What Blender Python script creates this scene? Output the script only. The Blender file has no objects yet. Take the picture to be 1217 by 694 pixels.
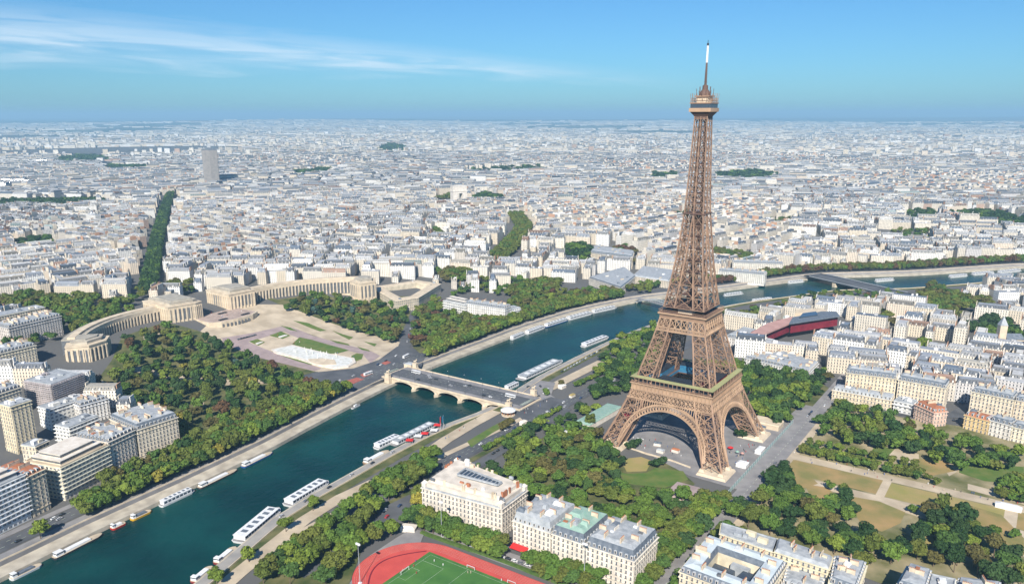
import bpy, bmesh, math, random
import numpy as np
from mathutils import Vector, Matrix
random.seed(7); rng = np.random.default_rng(11)
C = bpy.context.scene.collection
SC = bpy.context.scene

# ------------------------------------------------------------------ camera
CAM = np.array([234.254, -609.889, 271.153])
YAW, PITCH, ROLL, FPX = 2.18119289, 0.265247635, -0.00250405979, 940.860439
CX, CY = -14.075, 45.977
def cam_axes():
    f = np.array([math.cos(PITCH)*math.cos(YAW), math.cos(PITCH)*math.sin(YAW), -math.sin(PITCH)])
    r = np.cross(f, [0, 0, 1]); r /= np.linalg.norm(r); u = np.cross(r, f)
    c, s = math.cos(ROLL), math.sin(ROLL)
    return f, c*r+s*u, -s*r+c*u
FW, RT, UP = cam_axes()
cd = bpy.data.cameras.new('camera'); cam = bpy.data.objects.new('camera', cd); C.objects.link(cam)
cd.sensor_width = 36; cd.lens = FPX/1217*36; cd.shift_x = -CX/1217; cd.shift_y = CY/1217
cd.clip_start = 5; cd.clip_end = 90000
M = Matrix.Identity(4)
for i in range(3):
    M[i][0] = RT[i]; M[i][1] = UP[i]; M[i][2] = -FW[i]; M[i][3] = CAM[i]
cam.matrix_world = M; SC.camera = cam

# ------------------------------------------------------------------ daylight
SUN_EL = math.radians(37); sd = Vector((0.43, -0.90, 0)).normalized()
SUNDIR = Vector((sd.x*math.cos(SUN_EL), sd.y*math.cos(SUN_EL), math.sin(SUN_EL)))
ld = bpy.data.lights.new('sun', 'SUN'); ld.energy = 5.0; ld.angle = math.radians(0.53); ld.color = (1, 0.93, 0.82)
lo = bpy.data.objects.new('sun', ld); C.objects.link(lo)
lo.rotation_euler = SUNDIR.to_track_quat('Z', 'Y').to_euler(); lo.location = (0, 0, 500)
W = bpy.data.worlds.new('World'); SC.world = W; W.use_nodes = True
nt = W.node_tree; N = nt.nodes; LK = nt.links; N.clear()
wo = N.new('ShaderNodeOutputWorld'); bg = N.new('ShaderNodeBackground'); sky = N.new('ShaderNodeTexSky')
sky.sky_type = 'NISHITA'; sky.sun_disc = False; sky.sun_elevation = SUN_EL
sky.sun_rotation = math.atan2(sd.x, sd.y); sky.altitude = 300
sky.air_density = 1.0; sky.dust_density = 0.5; sky.ozone_density = 3.0
bg.inputs['Strength'].default_value = 0.066
# thin cirrus streaks across the upper left of the sky, laid out by direction
def direction(px, py):
    d = FW*FPX+RT*(px-608.5-CX)-UP*(py-347-CY); return d/np.linalg.norm(d)
d1, d2 = direction(0, 40), direction(760, 92)
nn = np.cross(d1, d2); nn /= np.linalg.norm(nn)
if nn[2] < 0: nn = -nn
tt = d2-d1; tt /= np.linalg.norm(tt)
tc = N.new('ShaderNodeTexCoord')
def dotn(v, src=None):
    m = N.new('ShaderNodeVectorMath'); m.operation = 'DOT_PRODUCT'; LK.new(src or tc.outputs['Generated'], m.inputs[0]); m.inputs[1].default_value = tuple(v); return m.outputs['Value']
def mth(op, a, b=None, clamp=False):
    m = N.new('ShaderNodeMath'); m.operation = op; m.use_clamp = clamp
    for k, v in enumerate((a, b)):
        if v is None: continue
        if isinstance(v, (int, float)): m.inputs[k].default_value = v
        else: LK.new(v, m.inputs[k])
    return m.outputs[0]
def mrange(v, a, b, c, d):
    m = N.new('ShaderNodeMapRange'); m.interpolation_type = 'SMOOTHSTEP'
    LK.new(v, m.inputs[0])
    for k, x in enumerate((a, b, c, d)): m.inputs[k+1].default_value = x
    return m.outputs[0]
s_al, s_ac = dotn(tt), dotn(nn)
cmb = N.new('ShaderNodeCombineXYZ'); LK.new(mth('MULTIPLY', s_al, 4.0), cmb.inputs[0]); LK.new(mth('MULTIPLY', s_ac, 50.0), cmb.inputs[1])
no1 = N.new('ShaderNodeTexNoise'); no1.inputs['Scale'].default_value = 1.9; no1.inputs['Detail'].default_value = 7; no1.inputs['Distortion'].default_value = 0.8
LK.new(cmb.outputs[0], no1.inputs['Vector'])
d0 = direction(0, 40); dm = direction(860, 95)
aw = mrange(s_al, float(d0@tt), float(dm@tt), 1.0, 0.0)            # fades to the right
half = mth('ADD', mth('MULTIPLY', aw, 0.026), 0.009)
wob = mth('MULTIPLY', mth('SUBTRACT', no1.outputs[0], 0.5), 0.03)
ac2 = mth('ADD', s_ac, wob)
band = mth('SUBTRACT', 1.0, mth('DIVIDE', mth('ABSOLUTE', ac2), half), True)
dens = mth('MULTIPLY', mth('MULTIPLY', mth('POWER', band, 0.9), mrange(no1.outputs[0], 0.30, 0.72, 0.15, 1.0)), mth('MULTIPLY', mrange(s_al, float(dm@tt)-0.35, float(dm@tt), 1.0, 0.0), 0.72), True)
tn = N.new('ShaderNodeMix'); tn.data_type = 'RGBA'; tn.blend_type = 'MULTIPLY'; tn.inputs[0].default_value = 1; tn.inputs[7].default_value = (0.42, 0.80, 1.12, 1); LK.new(sky.outputs[0], tn.inputs[6])
mx = N.new('ShaderNodeMix'); mx.data_type = 'RGBA'
LK.new(dens, mx.inputs[0]); LK.new(tn.outputs[2], mx.inputs[6]); mx.inputs[7].default_value = (8.2, 9.6, 10.8, 1)
LK.new(mx.outputs[2], bg.inputs[0]); LK.new(bg.outputs[0], wo.inputs[0])
SC.view_settings.view_transform = 'Standard'; SC.view_settings.look = 'None'; SC.view_settings.exposure = 0.6; SC.view_settings.gamma = 1
SC.render.engine = 'CYCLES'
SC.cycles.max_bounces = 5; SC.cycles.diffuse_bounces = 2; SC.cycles.glossy_bounces = 2; SC.cycles.transmission_bounces = 3; SC.cycles.volume_bounces = 0
SC.cycles.use_denoising = True; SC.cycles.caustics_reflective = False; SC.cycles.caustics_refractive = False

# ------------------------------------------------------------------ geometry of the place
def unp(px, py, z):
    d = FW*FPX+RT*(px-608.5-CX)-UP*(py-347-CY); t = (z-CAM[2])/d[2]
    return CAM[:2]+d[:2]*t
def proj(x, y, z):
    d = np.stack([np.asarray(x, float)-CAM[0], np.asarray(y, float)-CAM[1], np.asarray(z, float)-CAM[2]], -1)
    zz = d@FW; return 608.5+CX+FPX*(d@RT)/zz, 347+CY-FPX*(d@UP)/zz, zz
FAR_PX = [(0, 693), (56, 665), (120, 631), (176, 606), (224, 585), (277, 557), (320, 539), (352, 519), (420, 483), (467, 459), (505, 442), (546, 426), (596, 407), (622, 396), (690, 374), (759, 359), (860, 347), (974, 331), (1090, 328), (1217, 319)]
NEAR_PX = [(243, 694), (300, 637), (336, 608), (392, 581), (437, 553), (524, 508), (594, 485), (616, 462), (668, 435), (718, 410), (764, 391), (800, 379), (880, 362), (935, 355), (985, 347), (1065, 346), (1130, 341), (1217, 333)]
def bank(px, before, after):
    p = [unp(a, b, -6) for a, b in px]
    return np.array(before+p+after)
FARB = bank(FAR_PX, [(-210, -1500), (-238, -800)], [(420, 1300), (900, 1560), (1700, 1760), (3200, 1700)])
NEARB = bank(NEAR_PX, [(-80, -1500), (-120, -800)], [(400, 1150), (900, 1400), (1700, 1600), (3200, 1540)])
def smooth_line(L):
    L = np.asarray(L, float); s = np.concatenate([[0], np.cumsum(np.hypot(*np.diff(L, axis=0).T))]); t = np.arange(0, s[-1], 14.0)
    X, Y = np.interp(t, s, L[:, 0]), np.interp(t, s, L[:, 1]); k = np.exp(-np.linspace(-2, 2, 11)**2); k /= k.sum()
    pad = lambda v: np.convolve(np.concatenate([2*v[0]-v[5:0:-1], v, 2*v[-1]-v[-2:-7:-1]]), k, 'valid')
    out = np.stack([pad(X), pad(Y)], -1); return out[::3]
FARB, NEARB = smooth_line(FARB), smooth_line(NEARB)
def seg_dist(P, poly):
    P = np.atleast_2d(P)
    if len(P) > 20000 and len(poly) > 40:
        far = np.hypot(P[:, 0], P[:, 1]) > 3500
        if far.any():
            D = np.empty(len(P)); S = np.empty(len(P)); D[far], S[far] = seg_dist(P[far], poly[::12][:39] if len(poly[::12]) > 39 else np.vstack([poly[::12], poly[-1:]])); D[~far], S[~far] = _sd(P[~far], poly); return D, S
    return _sd(P, poly)
def _sd(P, poly):
    if len(P) < 200:
        a = poly[:-1][None]; ab = (poly[1:]-poly[:-1])[None]; q = P[:, None]-a; t = np.clip((q*ab).sum(-1)/(ab*ab).sum(-1), 0, 1); r = q-t[..., None]*ab; dd = np.hypot(r[..., 0], r[..., 1]); k = dd.argmin(1); ii = np.arange(len(P))
        cr = ab[0, k, 0]*(q[ii, k, 1])-ab[0, k, 1]*(q[ii, k, 0]); return dd[ii, k], np.sign(cr)
    best = np.full(len(P), 1e9); side = np.zeros(len(P))
    for a, b in zip(poly[:-1], poly[1:]):
        ab = b-a; t = np.clip(((P-a)@ab)/(ab@ab), 0, 1); q = a+t[:, None]*ab
        d = np.hypot(*(P-q).T); cr = ab[0]*(P[:, 1]-a[1])-ab[1]*(P[:, 0]-a[0])
        m = d < best; best[m] = d[m]; side[m] = np.sign(cr[m])
    return best, side
def sstep(t): t = np.clip(t, 0, 1); return t*t*(3-2*t)
def Hn(P):
    P = np.atleast_2d(np.asarray(P, float)); d, s = seg_dist(P, FARB)
    h = np.where(s > 0, 25*sstep((d-170)/210), 0.0)
    R = np.hypot(P[:, 0], P[:, 1])
    h = h+sstep((R-13000)/9000)*95*(0.55+0.45*np.sin(np.arctan2(P[:, 1], P[:, 0])*9+1.3)*np.cos(P[:, 0]/5200.))
    h = h+sstep((R-19000)/9000)*100*(0.6+0.4*np.sin(P[:, 0]/4300.+2)*np.cos(P[:, 1]/6100.))
    return h
def H(x, y): return float(Hn([(x, y)])[0])
def at(px, py, dz=0.0):
    z = dz
    for _ in range(14):
        p = unp(px, py, z); z = 0.5*z+0.5*(H(*p)+dz)
    return (float(p[0]), float(p[1]))
def ats(pts, dz=0.0): return [at(a, b, dz) for a, b in pts]
def inpoly(P, poly):
    P = np.atleast_2d(P); x, y = P[:, 0], P[:, 1]; r = np.zeros(len(P), bool); n = len(poly)
    for i in range(n):
        x1, y1 = poly[i]; x2, y2 = poly[(i+1) % n]
        if y1 == y2: continue
        r ^= ((y1 > y) != (y2 > y)) & (x < (x2-x1)*(y-y1)/(y2-y1)+x1)
    return r
def offset_line(line, d):
    line = np.asarray(line, float); n = len(line); out = []
    seg = line[1:]-line[:-1]; seg /= np.linalg.norm(seg, axis=1)[:, None]
    for i in range(n):
        a, b = seg[max(i-1, 0)], seg[min(i, n-2)]; t = a+b; t /= np.linalg.norm(t); m = max(.6, float(t@a))
        out.append(line[i]+d/m*np.array([-t[1], t[0]]))
    return np.array(out)

# ------------------------------------------------------------------ materials
def lin(c):
    return tuple((v/12.92 if v <= 0.04045 else ((v+0.055)/1.055)**2.4) for v in c)
def newmat(name):
    m = bpy.data.materials.new(name); m.use_nodes = True; b = m.node_tree.nodes['Principled BSDF']; b.inputs['Specular IOR Level'].default_value = 0.3; return m, m.node_tree.nodes, m.node_tree.links, b
def mat(name, col, rough=0.8, col2=None, scale=0.1, metal=0.0, detail=4, obj=False, spec=0.3, contrast=(0.35, 0.65)):
    m, n, l, b = newmat(name); b.inputs['Roughness'].default_value = rough; b.inputs['Metallic'].default_value = metal; b.inputs['Specular IOR Level'].default_value = spec
    col2 = col2 or tuple(c*0.72 for c in col)
    tc = n.new('ShaderNodeTexCoord'); no = n.new('ShaderNodeTexNoise'); no.inputs['Scale'].default_value = scale; no.inputs['Detail'].default_value = detail
    l.new(tc.outputs['Object'], no.inputs['Vector'])
    mr = n.new('ShaderNodeMapRange'); mr.inputs[1].default_value, mr.inputs[2].default_value = contrast; l.new(no.outputs[0], mr.inputs[0])
    mx = n.new('ShaderNodeMix'); mx.data_type = 'RGBA'; l.new(mr.outputs[0], mx.inputs[0]); mx.inputs[6].default_value = (*col, 1); mx.inputs[7].default_value = (*col2, 1)
    out = mx.outputs[2]
    if obj:
        oi = n.new('ShaderNodeObjectInfo'); m2 = n.new('ShaderNodeMix'); m2.data_type = 'RGBA'; m2.blend_type = 'MULTIPLY'; m2.inputs[0].default_value = 1
        l.new(out, m2.inputs[6]); l.new(oi.outputs['Color'], m2.inputs[7]); out = m2.outputs[2]
    l.new(out, b.inputs['Base Color'])
    return m
def attr_mat(name, attr, rough=0.8, metal=0, scale=0.25, amt=0.35, windows=None, seams=False, spec=0.3):
    """colour from a per-building attribute; windows = (bay, floor, half width, half height) laid out in the facade's own UV metres"""
    m, n, l, b = newmat(name); b.inputs['Roughness'].default_value = rough; b.inputs['Metallic'].default_value = metal; b.inputs['Specular IOR Level'].default_value = spec
    a = n.new('ShaderNodeAttribute'); a.attribute_name = attr
    tc = n.new('ShaderNodeTexCoord'); no = n.new('ShaderNodeTexNoise'); no.inputs['Scale'].default_value = scale; no.inputs['Detail'].default_value = 3
    l.new(tc.outputs['Object'], no.inputs['Vector'])
    mr = n.new('ShaderNodeMapRange'); mr.inputs[1].default_value = .3; mr.inputs[2].default_value = .7; mr.inputs[3].default_value = 1-amt; mr.inputs[4].default_value = 1.08; l.new(no.outputs[0], mr.inputs[0])
    vm = n.new('ShaderNodeVectorMath'); vm.operation = 'SCALE'; l.new(a.outputs['Color'], vm.inputs[0]); l.new(mr.outputs[0], vm.inputs['Scale'])
    out = vm.outputs[0]
    def M(op, x, y=None, z=None):
        q = n.new('ShaderNodeMath'); q.operation = op
        for k, v in enumerate((x, y, z)):
            if v is None: continue
            if isinstance(v, (int, float)): q.inputs[k].default_value = v
            else: l.new(v, q.inputs[k])
        return q.outputs[0]
    if windows or seams:
        uv = n.new('ShaderNodeUVMap'); uv.uv_map = 'UVMap'; sp = n.new('ShaderNodeSeparateXYZ'); l.new(uv.outputs[0], sp.inputs[0])
    if windows:
        bay, fl, hw, hh = windows
        fx = M('ABSOLUTE', M('SUBTRACT', M('FRACT', M('DIVIDE', sp.outputs[0], bay)), 0.5)); fy = M('ABSOLUTE', M('SUBTRACT', M('FRACT', M('DIVIDE', sp.outputs[1], fl)), 0.52))
        w = M('MULTIPLY', M('LESS_THAN', fx, hw/bay), M('LESS_THAN', fy, hh/fl))
        # stone string course / balcony line at every second floor
        bl = M('LESS_THAN', M('FRACT', M('DIVIDE', sp.outputs[1], fl)), 0.09)
        m1 = n.new('ShaderNodeMix'); m1.data_type = 'RGBA'; l.new(M('MULTIPLY', bl, 0.55), m1.inputs[0]); l.new(out, m1.inputs[6]); m1.inputs[7].default_value = (0.12, 0.11, 0.10, 1)
        mx = n.new('ShaderNodeMix'); mx.data_type = 'RGBA'; l.new(w, mx.inputs[0]); l.new(m1.outputs[2], mx.inputs[6]); mx.inputs[7].default_value = (0.05, 0.06, 0.075, 1); out = mx.outputs[2]
        l.new(M('SUBTRACT', rough, M('MULTIPLY', w, 0.5)), b.inputs['Roughness'])
    if seams:
        fx = M('LESS_THAN', M('FRACT', M('DIVIDE', sp.outputs[0], 0.9)), 0.14)
        mx = n.new('ShaderNodeMix'); mx.data_type = 'RGBA'; l.new(M('MULTIPLY', fx, 0.3), mx.inputs[0]); l.new(out, mx.inputs[6]); mx.inputs[7].default_value = (0.16, 0.18, 0.2, 1); out = mx.outputs[2]
    l.new(out, b.inputs['Base Color'])
    return m

MT = {}
MT['asphalt'] = mat('asphalt', (0.075, 0.08, 0.09), .9, (0.12, 0.125, 0.135), .05)
MT['asphalt_pale'] = mat('asphalt_pale', (0.2, 0.195, 0.2), .9, (0.28, 0.27, 0.27), .08)
MT['city_ground'] = mat('city_ground', (0.15, 0.145, 0.145), .9, (0.26, 0.25, 0.235), .01)
MT['sand'] = mat('sand', (0.56, 0.47, 0.35), .95, (0.40, 0.33, 0.24), .06)
MT['stone_quay'] = mat('stone_quay', (0.52, 0.47, 0.38), .9, (0.36, 0.32, 0.26), .12)
MT['pink_pave'] = mat('pink_pave', (0.38, 0.30, 0.29), .9, (0.30, 0.235, 0.23), .1)
MT['red_pave'] = mat('red_pave', (0.42, 0.13, 0.09), .9, (0.33, 0.1, 0.08), .1)
MT['lawn'] = mat('lawn', (0.075, 0.145, 0.025), .95, (0.14, 0.17, 0.045), .09)
MT['garden'] = mat('garden', (0.05, 0.075, 0.02), .95, (0.16, 0.15, 0.065), .07)
MT['park_ground'] = mat('park_ground', (0.11, 0.12, 0.04), .95, (0.40, 0.33, 0.21), .035)
MT['dry_lawn'] = mat('dry_lawn', (0.20, 0.19, 0.065), .95, (0.37, 0.25, 0.11), .045)
MT['dry_lawn2'] = mat('dry_lawn_tan', (0.36, 0.27, 0.12), .95, (0.27, 0.25, 0.08), .05)
MT['stone'] = mat('cut_stone', (0.66, 0.56, 0.42), .85, (0.52, 0.43, 0.32), .15)
MT['stone_white'] = mat('white_stone', (0.74, 0.69, 0.62), .85, (0.6, 0.54, 0.47), .2)
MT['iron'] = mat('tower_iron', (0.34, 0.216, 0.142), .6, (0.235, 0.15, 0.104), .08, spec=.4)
MT['iron_dark'] = mat('tower_iron_dark_painted_shade', (0.15, 0.09, 0.07), .7, (0.12, 0.075, 0.06), .1)  # dark iron of decks and mast; shade inside the shaft put into the colour
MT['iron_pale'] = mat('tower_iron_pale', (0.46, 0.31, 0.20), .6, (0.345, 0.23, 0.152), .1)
MT['zinc'] = mat('zinc', (0.42, 0.44, 0.46), .65, (0.28, 0.305, 0.33), .3, spec=.2)
MT['slate'] = mat('slate', (0.10, 0.125, 0.16), .65, (0.17, 0.195, 0.23), .4, spec=.2)
MT['white_metal'] = mat('white_paint', (0.78, 0.78, 0.78), .4, (0.66, 0.67, 0.68), .5)
MT['glass'] = mat('dark_glass', (0.035, 0.05, 0.07), .15, (0.06, 0.08, 0.11), 1.0, spec=.6)
MT['blue_glass'] = mat('blue_glass', (0.04, 0.16, 0.3), .15, (0.05, 0.22, 0.36), .3, spec=.6)
MT['rubber'] = mat('rubber', (0.02, 0.02, 0.02), .9)
MT['paint'] = mat('paint', (0.9, 0.9, 0.9), .35, (0.8, 0.8, 0.8), .5, obj=True)
MT['red'] = mat('red_canvas', (0.6, 0.03, 0.03), .8)
MT['track'] = mat('running_track', (0.58, 0.085, 0.07), .85, (0.5, 0.07, 0.06), .12)
MT['pitch'] = mat('football_pitch', (0.045, 0.14, 0.03), .95, (0.075, 0.19, 0.04), .08)
MT['line'] = mat('white_line', (0.5, 0.56, 0.46), .8)
MT['bark'] = mat('bark', (0.16, 0.12, 0.085), .95)
MT['brick'] = mat('terracotta', (0.42, 0.17, 0.09), .85, (0.33, 0.13, 0.07), .5)
MT['hedge'] = mat('hedge', (0.05, 0.10, 0.02), .95, (0.09, 0.14, 0.03), .4)
MT['dark'] = mat('dark_metal', (0.03, 0.035, 0.045), .6)
MT['museum_red'] = mat('oxblood_cladding', (0.22, 0.02, 0.035), .6, (0.16, 0.014, 0.028), .12)
MT['museum_pink'] = mat('pinkish_roof', (0.50, 0.30, 0.26), .8, (0.42, 0.25, 0.22), .1)
def water_mat():
    m, n, l, b = newmat('river_water'); b.inputs['Base Color'].default_value = (0.0015, 0.05, 0.055, 1)
    b.inputs['Roughness'].default_value = 0.22; b.inputs['IOR'].default_value = 1.33; b.inputs['Specular IOR Level'].default_value = 0.22
    tc = n.new('ShaderNodeTexCoord'); mp = n.new('ShaderNodeMapping'); mp.inputs['Scale'].default_value = (1, .6, 1); no = n.new('ShaderNodeTexNoise'); no.inputs['Scale'].default_value = 0.22; no.inputs['Detail'].default_value = 5
    bp = n.new('ShaderNodeBump'); bp.inputs['Strength'].default_value = .6; bp.inputs['Distance'].default_value = 0.8
    l.new(tc.outputs['Object'], mp.inputs[0]); l.new(mp.outputs[0], no.inputs['Vector']); l.new(no.outputs[0], bp.inputs['Height']); l.new(bp.outputs[0], b.inputs['Normal'])
    n2 = n.new('ShaderNodeTexNoise'); n2.inputs['Scale'].default_value = 0.02; n2.inputs['Detail'].default_value = 7; l.new(tc.outputs['Object'], n2.inputs['Vector'])
    mx = n.new('ShaderNodeMix'); mx.data_type = 'RGBA'; mr2 = n.new('ShaderNodeMapRange'); mr2.inputs[1].default_value = .35; mr2.inputs[2].default_value = .65; l.new(n2.outputs[0], mr2.inputs[0]); l.new(mr2.outputs[0], mx.inputs[0]); mx.inputs[6].default_value = (0.001, 0.026, 0.026, 1); mx.inputs[7].default_value = (0.003, 0.052, 0.047, 1); l.new(mx.outputs[2], b.inputs['Base Color'])
    return m
MT['water'] = water_mat()
def leaf_mat(name, attr=None):
    m, n, l, b = newmat(name); b.inputs['Roughness'].default_value = 0.75; b.inputs['Specular IOR Level'].default_value = 0.15
    if attr: a = n.new('ShaderNodeAttribute'); a.attribute_name = attr; col = a.outputs['Color']
    else: a = n.new('ShaderNodeObjectInfo'); col = a.outputs['Color']
    g = n.new('ShaderNodeNewGeometry'); mr = n.new('ShaderNodeMapRange'); mr.inputs[3].default_value = .78; mr.inputs[4].default_value = 1.22; l.new(g.outputs['Random Per Island'], mr.inputs[0])
    vm = n.new('ShaderNodeVectorMath'); vm.operation = 'SCALE'; l.new(col, vm.inputs[0]); l.new(mr.outputs[0], vm.inputs['Scale']); l.new(vm.outputs[0], b.inputs['Base Color'])
    b.inputs['Subsurface Weight'].default_value = 0
    return m
MT['leaf'] = leaf_mat('foliage'); MT['leaf_attr'] = leaf_mat('foliage_far', 'tint')

# ------------------------------------------------------------------ mesh helpers
class MB:
    def __init__(s): s.v = []; s.f = []; s.m = []
    def add(s, vs, fs, mi=0):
        o = len(s.v); s.v += [tuple(map(float, v)) for v in vs]; s.f += [tuple(i+o for i in f) for f in fs]; s.m += [mi]*len(fs)
    def box(s, x0, x1, y0, y1, z0, z1, mi=0):
        s.add([(x0, y0, z0), (x1, y0, z0), (x1, y1, z0), (x0, y1, z0), (x0, y0, z1), (x1, y0, z1), (x1, y1, z1), (x0, y1, z1)],
              [(3, 2, 1, 0), (4, 5, 6, 7), (0, 1, 5, 4), (1, 2, 6, 5), (2, 3, 7, 6), (3, 0, 4, 7)], mi)
    def rbox(s, c, ang, l, w, z0, z1, mi=0, top=1.0):
        ca, sa = math.cos(ang), math.sin(ang); vs = []
        for z, k in ((z0, 1), (z1, top)):
            for a, b in ((-1, -1), (1, -1), (1, 1), (-1, 1)):
                x, y = a*l/2*k, b*w/2*k; vs.append((c[0]+x*ca-y*sa, c[1]+x*sa+y*ca, z))
        s.add(vs, [(3, 2, 1, 0), (4, 5, 6, 7), (0, 1, 5, 4), (1, 2, 6, 5), (2, 3, 7, 6), (3, 0, 4, 7)], mi)
    def prism(s, poly, z0, z1, mi=0, top=None):
        n = len(poly); t = top if top is not None else poly
        z0s = z0 if hasattr(z0, '__len__') else [z0]*n; z1s = z1 if hasattr(z1, '__len__') else [z1]*n
        vs = [(p[0], p[1], z0s[i]) for i, p in enumerate(poly)]+[(p[0], p[1], z1s[i]) for i, p in enumerate(t)]
        s.add(vs, [tuple(range(n-1, -1, -1)), tuple(range(n, 2*n))]+[(i, (i+1) % n, n+(i+1) % n, n+i) for i in range(n)], mi)
    def bar(s, p, q, w, d=None, mi=0, up=(0, 0, 1)):
        p = np.array(p, float); q = np.array(q, float); t = q-p; L = np.linalg.norm(t)
        if L < 1e-6: return
        t /= L; u = np.array(up, float)
        if abs(t@u) > 0.95: u = np.array([1., 0, 0])
        a = np.cross(t, u); a /= np.linalg.norm(a); b = np.cross(a, t); d = d or w
        vs = [e+a*x*w/2+b*y*d/2 for e in (p, q) for x, y in ((-1, -1), (1, -1), (1, 1), (-1, 1))]
        s.add(vs, [(0, 3, 2, 1), (4, 5, 6, 7), (0, 1, 5, 4), (1, 2, 6, 5), (2, 3, 7, 6), (3, 0, 4, 7)], mi)
    def cyl(s, c, r, z0, z1, n=10, mi=0, r2=None):
        r2 = r if r2 is None else r2
        vs = [(c[0]+r*math.cos(2*math.pi*k/n), c[1]+r*math.sin(2*math.pi*k/n), z0) for k in range(n)]+[(c[0]+r2*math.cos(2*math.pi*k/n), c[1]+r2*math.sin(2*math.pi*k/n), z1) for k in range(n)]
        s.add(vs, [tuple(range(n-1, -1, -1)), tuple(range(n, 2*n))]+[(i, (i+1) % n, n+(i+1) % n, n+i) for i in range(n)], mi)
    def lathe(s, c, prof, n=12, mi=0):
        vs = []; fs = []
        for r, z in prof: vs += [(c[0]+r*math.cos(2*math.pi*k/n), c[1]+r*math.sin(2*math.pi*k/n), z) for k in range(n)]
        for j in range(len(prof)-1): fs += [(j*n+k, j*n+(k+1) % n, (j+1)*n+(k+1) % n, (j+1)*n+k) for k in range(n)]
        fs += [tuple(range(n-1, -1, -1)), tuple(range((len(prof)-1)*n, len(prof)*n))]; s.add(vs, fs, mi)
    def build(s, name, mats, parent=None, origin=None):
        me = bpy.data.meshes.new(name); v = s.v
        if origin is not None: v = [(a-origin[0], b-origin[1], c-origin[2]) for a, b, c in v]
        me.from_pydata(v, [], s.f)
        for m in (mats if isinstance(mats, (list, tuple)) else [mats]): me.materials.append(MT[m] if isinstance(m, str) else m)
        if any(s.m): me.polygons.foreach_set('material_index', s.m)
        me.update(); o = bpy.data.objects.new(name, me); C.objects.link(o)
        if parent is not None: o.parent = parent
        if origin is not None: o.location = origin
        return o
def tag(o, label=None, cat=None, group=None, kind=None):
    for k, v in (('label', label), ('category', cat), ('group', group), ('kind', kind)):
        if v: o[k] = v
    return o
def empty(name, loc=(0, 0, 0), rz=0, **kw):
    o = bpy.data.objects.new(name, None); C.objects.link(o); o.location = loc; o.rotation_euler = (0, 0, rz); o.empty_display_size = 1; return tag(o, **kw)
def link_mesh(name, me, parent=None, loc=(0, 0, 0), rz=0, color=None, scale=None):
    o = bpy.data.objects.new(name, me); C.objects.link(o); o.location = loc; o.rotation_euler = (0, 0, rz)
    if parent is not None: o.parent = parent
    if color: o.color = (*color, 1)
    if scale: o.scale = scale
    return o
ORD = 'first second third fourth fifth sixth seventh eighth ninth tenth eleventh twelfth thirteenth fourteenth fifteenth sixteenth seventeenth eighteenth nineteenth twentieth'.split()
TENS = {2: 'twenty', 3: 'thirty', 4: 'forty', 5: 'fifty', 6: 'sixty', 7: 'seventy', 8: 'eighty', 9: 'ninety'}
def ordw(n):
    if n <= 20: return ORD[n-1]
    if n >= 100: return '%dth' % n
    t, u = divmod(n, 10)
    return (TENS[t][:-1]+'ieth') if u == 0 else TENS[t]+'-'+ORD[u-1]
# ================================================================== THE SETTING
QW = 13.0
MT['quay_paving'] = mat('quay_paving', (0.27, 0.26, 0.25), .9, (0.36, 0.34, 0.31), .1)
river_poly = np.vstack([FARB, NEARB[::-1]])
basin = np.vstack([offset_line(FARB, QW+2.2), offset_line(NEARB, -QW-2.2)[::-1]])     # far bank lies to the left of its line
def axis_pts(lo, hi, dense):
    pts = []
    x = lo
    while x < hi:
        step = 200 if abs(x) > 12000 else 90 if abs(x) > 4000 else 30 if abs(x) > 1900 else 12
        if dense[0] <= x < dense[1]: step = 5
        elif x < dense[0]: step = min(step, max(5, dense[0]-x))
        pts.append(x); x += step
    return np.array(pts+[hi])
gx, gy = axis_pts(-60000, 60000, (-430, 760)), axis_pts(-9000, 62000, (-760, 1620))
XX, YY = np.meshgrid(gx, gy, indexing='ij'); P2 = np.stack([XX.ravel(), YY.ravel()], -1)
ZZ = Hn(P2)
near = (np.abs(P2[:, 0]) < 4000) & (np.abs(P2[:, 1]) < 4000)
ib = np.zeros(len(P2), bool); ib[near] = inpoly(P2[near], basin); ZZ[ib] = -12
nx, ny = len(gx), len(gy); idx = np.arange(nx*ny).reshape(nx, ny)
quads = np.stack([idx[:-1, :-1], idx[1:, :-1], idx[1:, 1:], idx[:-1, 1:]], -1).reshape(-1, 4)
def np_mesh(name, V, F4, mats, matidx=None, parent=None, tint=None, uv=None, smooth=False):
    me = bpy.data.meshes.new(name); nF = len(F4); k = F4.shape[1]
    me.vertices.add(len(V)); me.vertices.foreach_set('co', np.ascontiguousarray(V, dtype=np.float32).ravel())
    me.loops.add(nF*k); me.loops.foreach_set('vertex_index', np.ascontiguousarray(F4, dtype=np.int32).ravel())
    me.polygons.add(nF); me.polygons.foreach_set('loop_start', np.arange(0, nF*k, k, dtype=np.int32)); me.polygons.foreach_set('loop_total', np.full(nF, k, dtype=np.int32))
    for m in mats: me.materials.append(MT[m] if isinstance(m, str) else m)
    if matidx is not None: me.polygons.foreach_set('material_index', np.ascontiguousarray(matidx, dtype=np.int32))
    if uv is not None:
        u = me.uv_layers.new(name='UVMap'); u.data.foreach_set('uv', np.ascontiguousarray(uv, dtype=np.float32).ravel())
    if tint is not None:
        t = me.attributes.new('tint', 'FLOAT_COLOR', 'FACE'); t.data.foreach_set('color', np.ascontiguousarray(tint, dtype=np.float32).ravel())
    me.update(calc_edges=True)
    me.polygons.foreach_set('use_smooth', np.full(nF, smooth))
    o = bpy.data.objects.new(name, me); C.objects.link(o)
    if parent is not None: o.parent = parent
    return o
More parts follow.
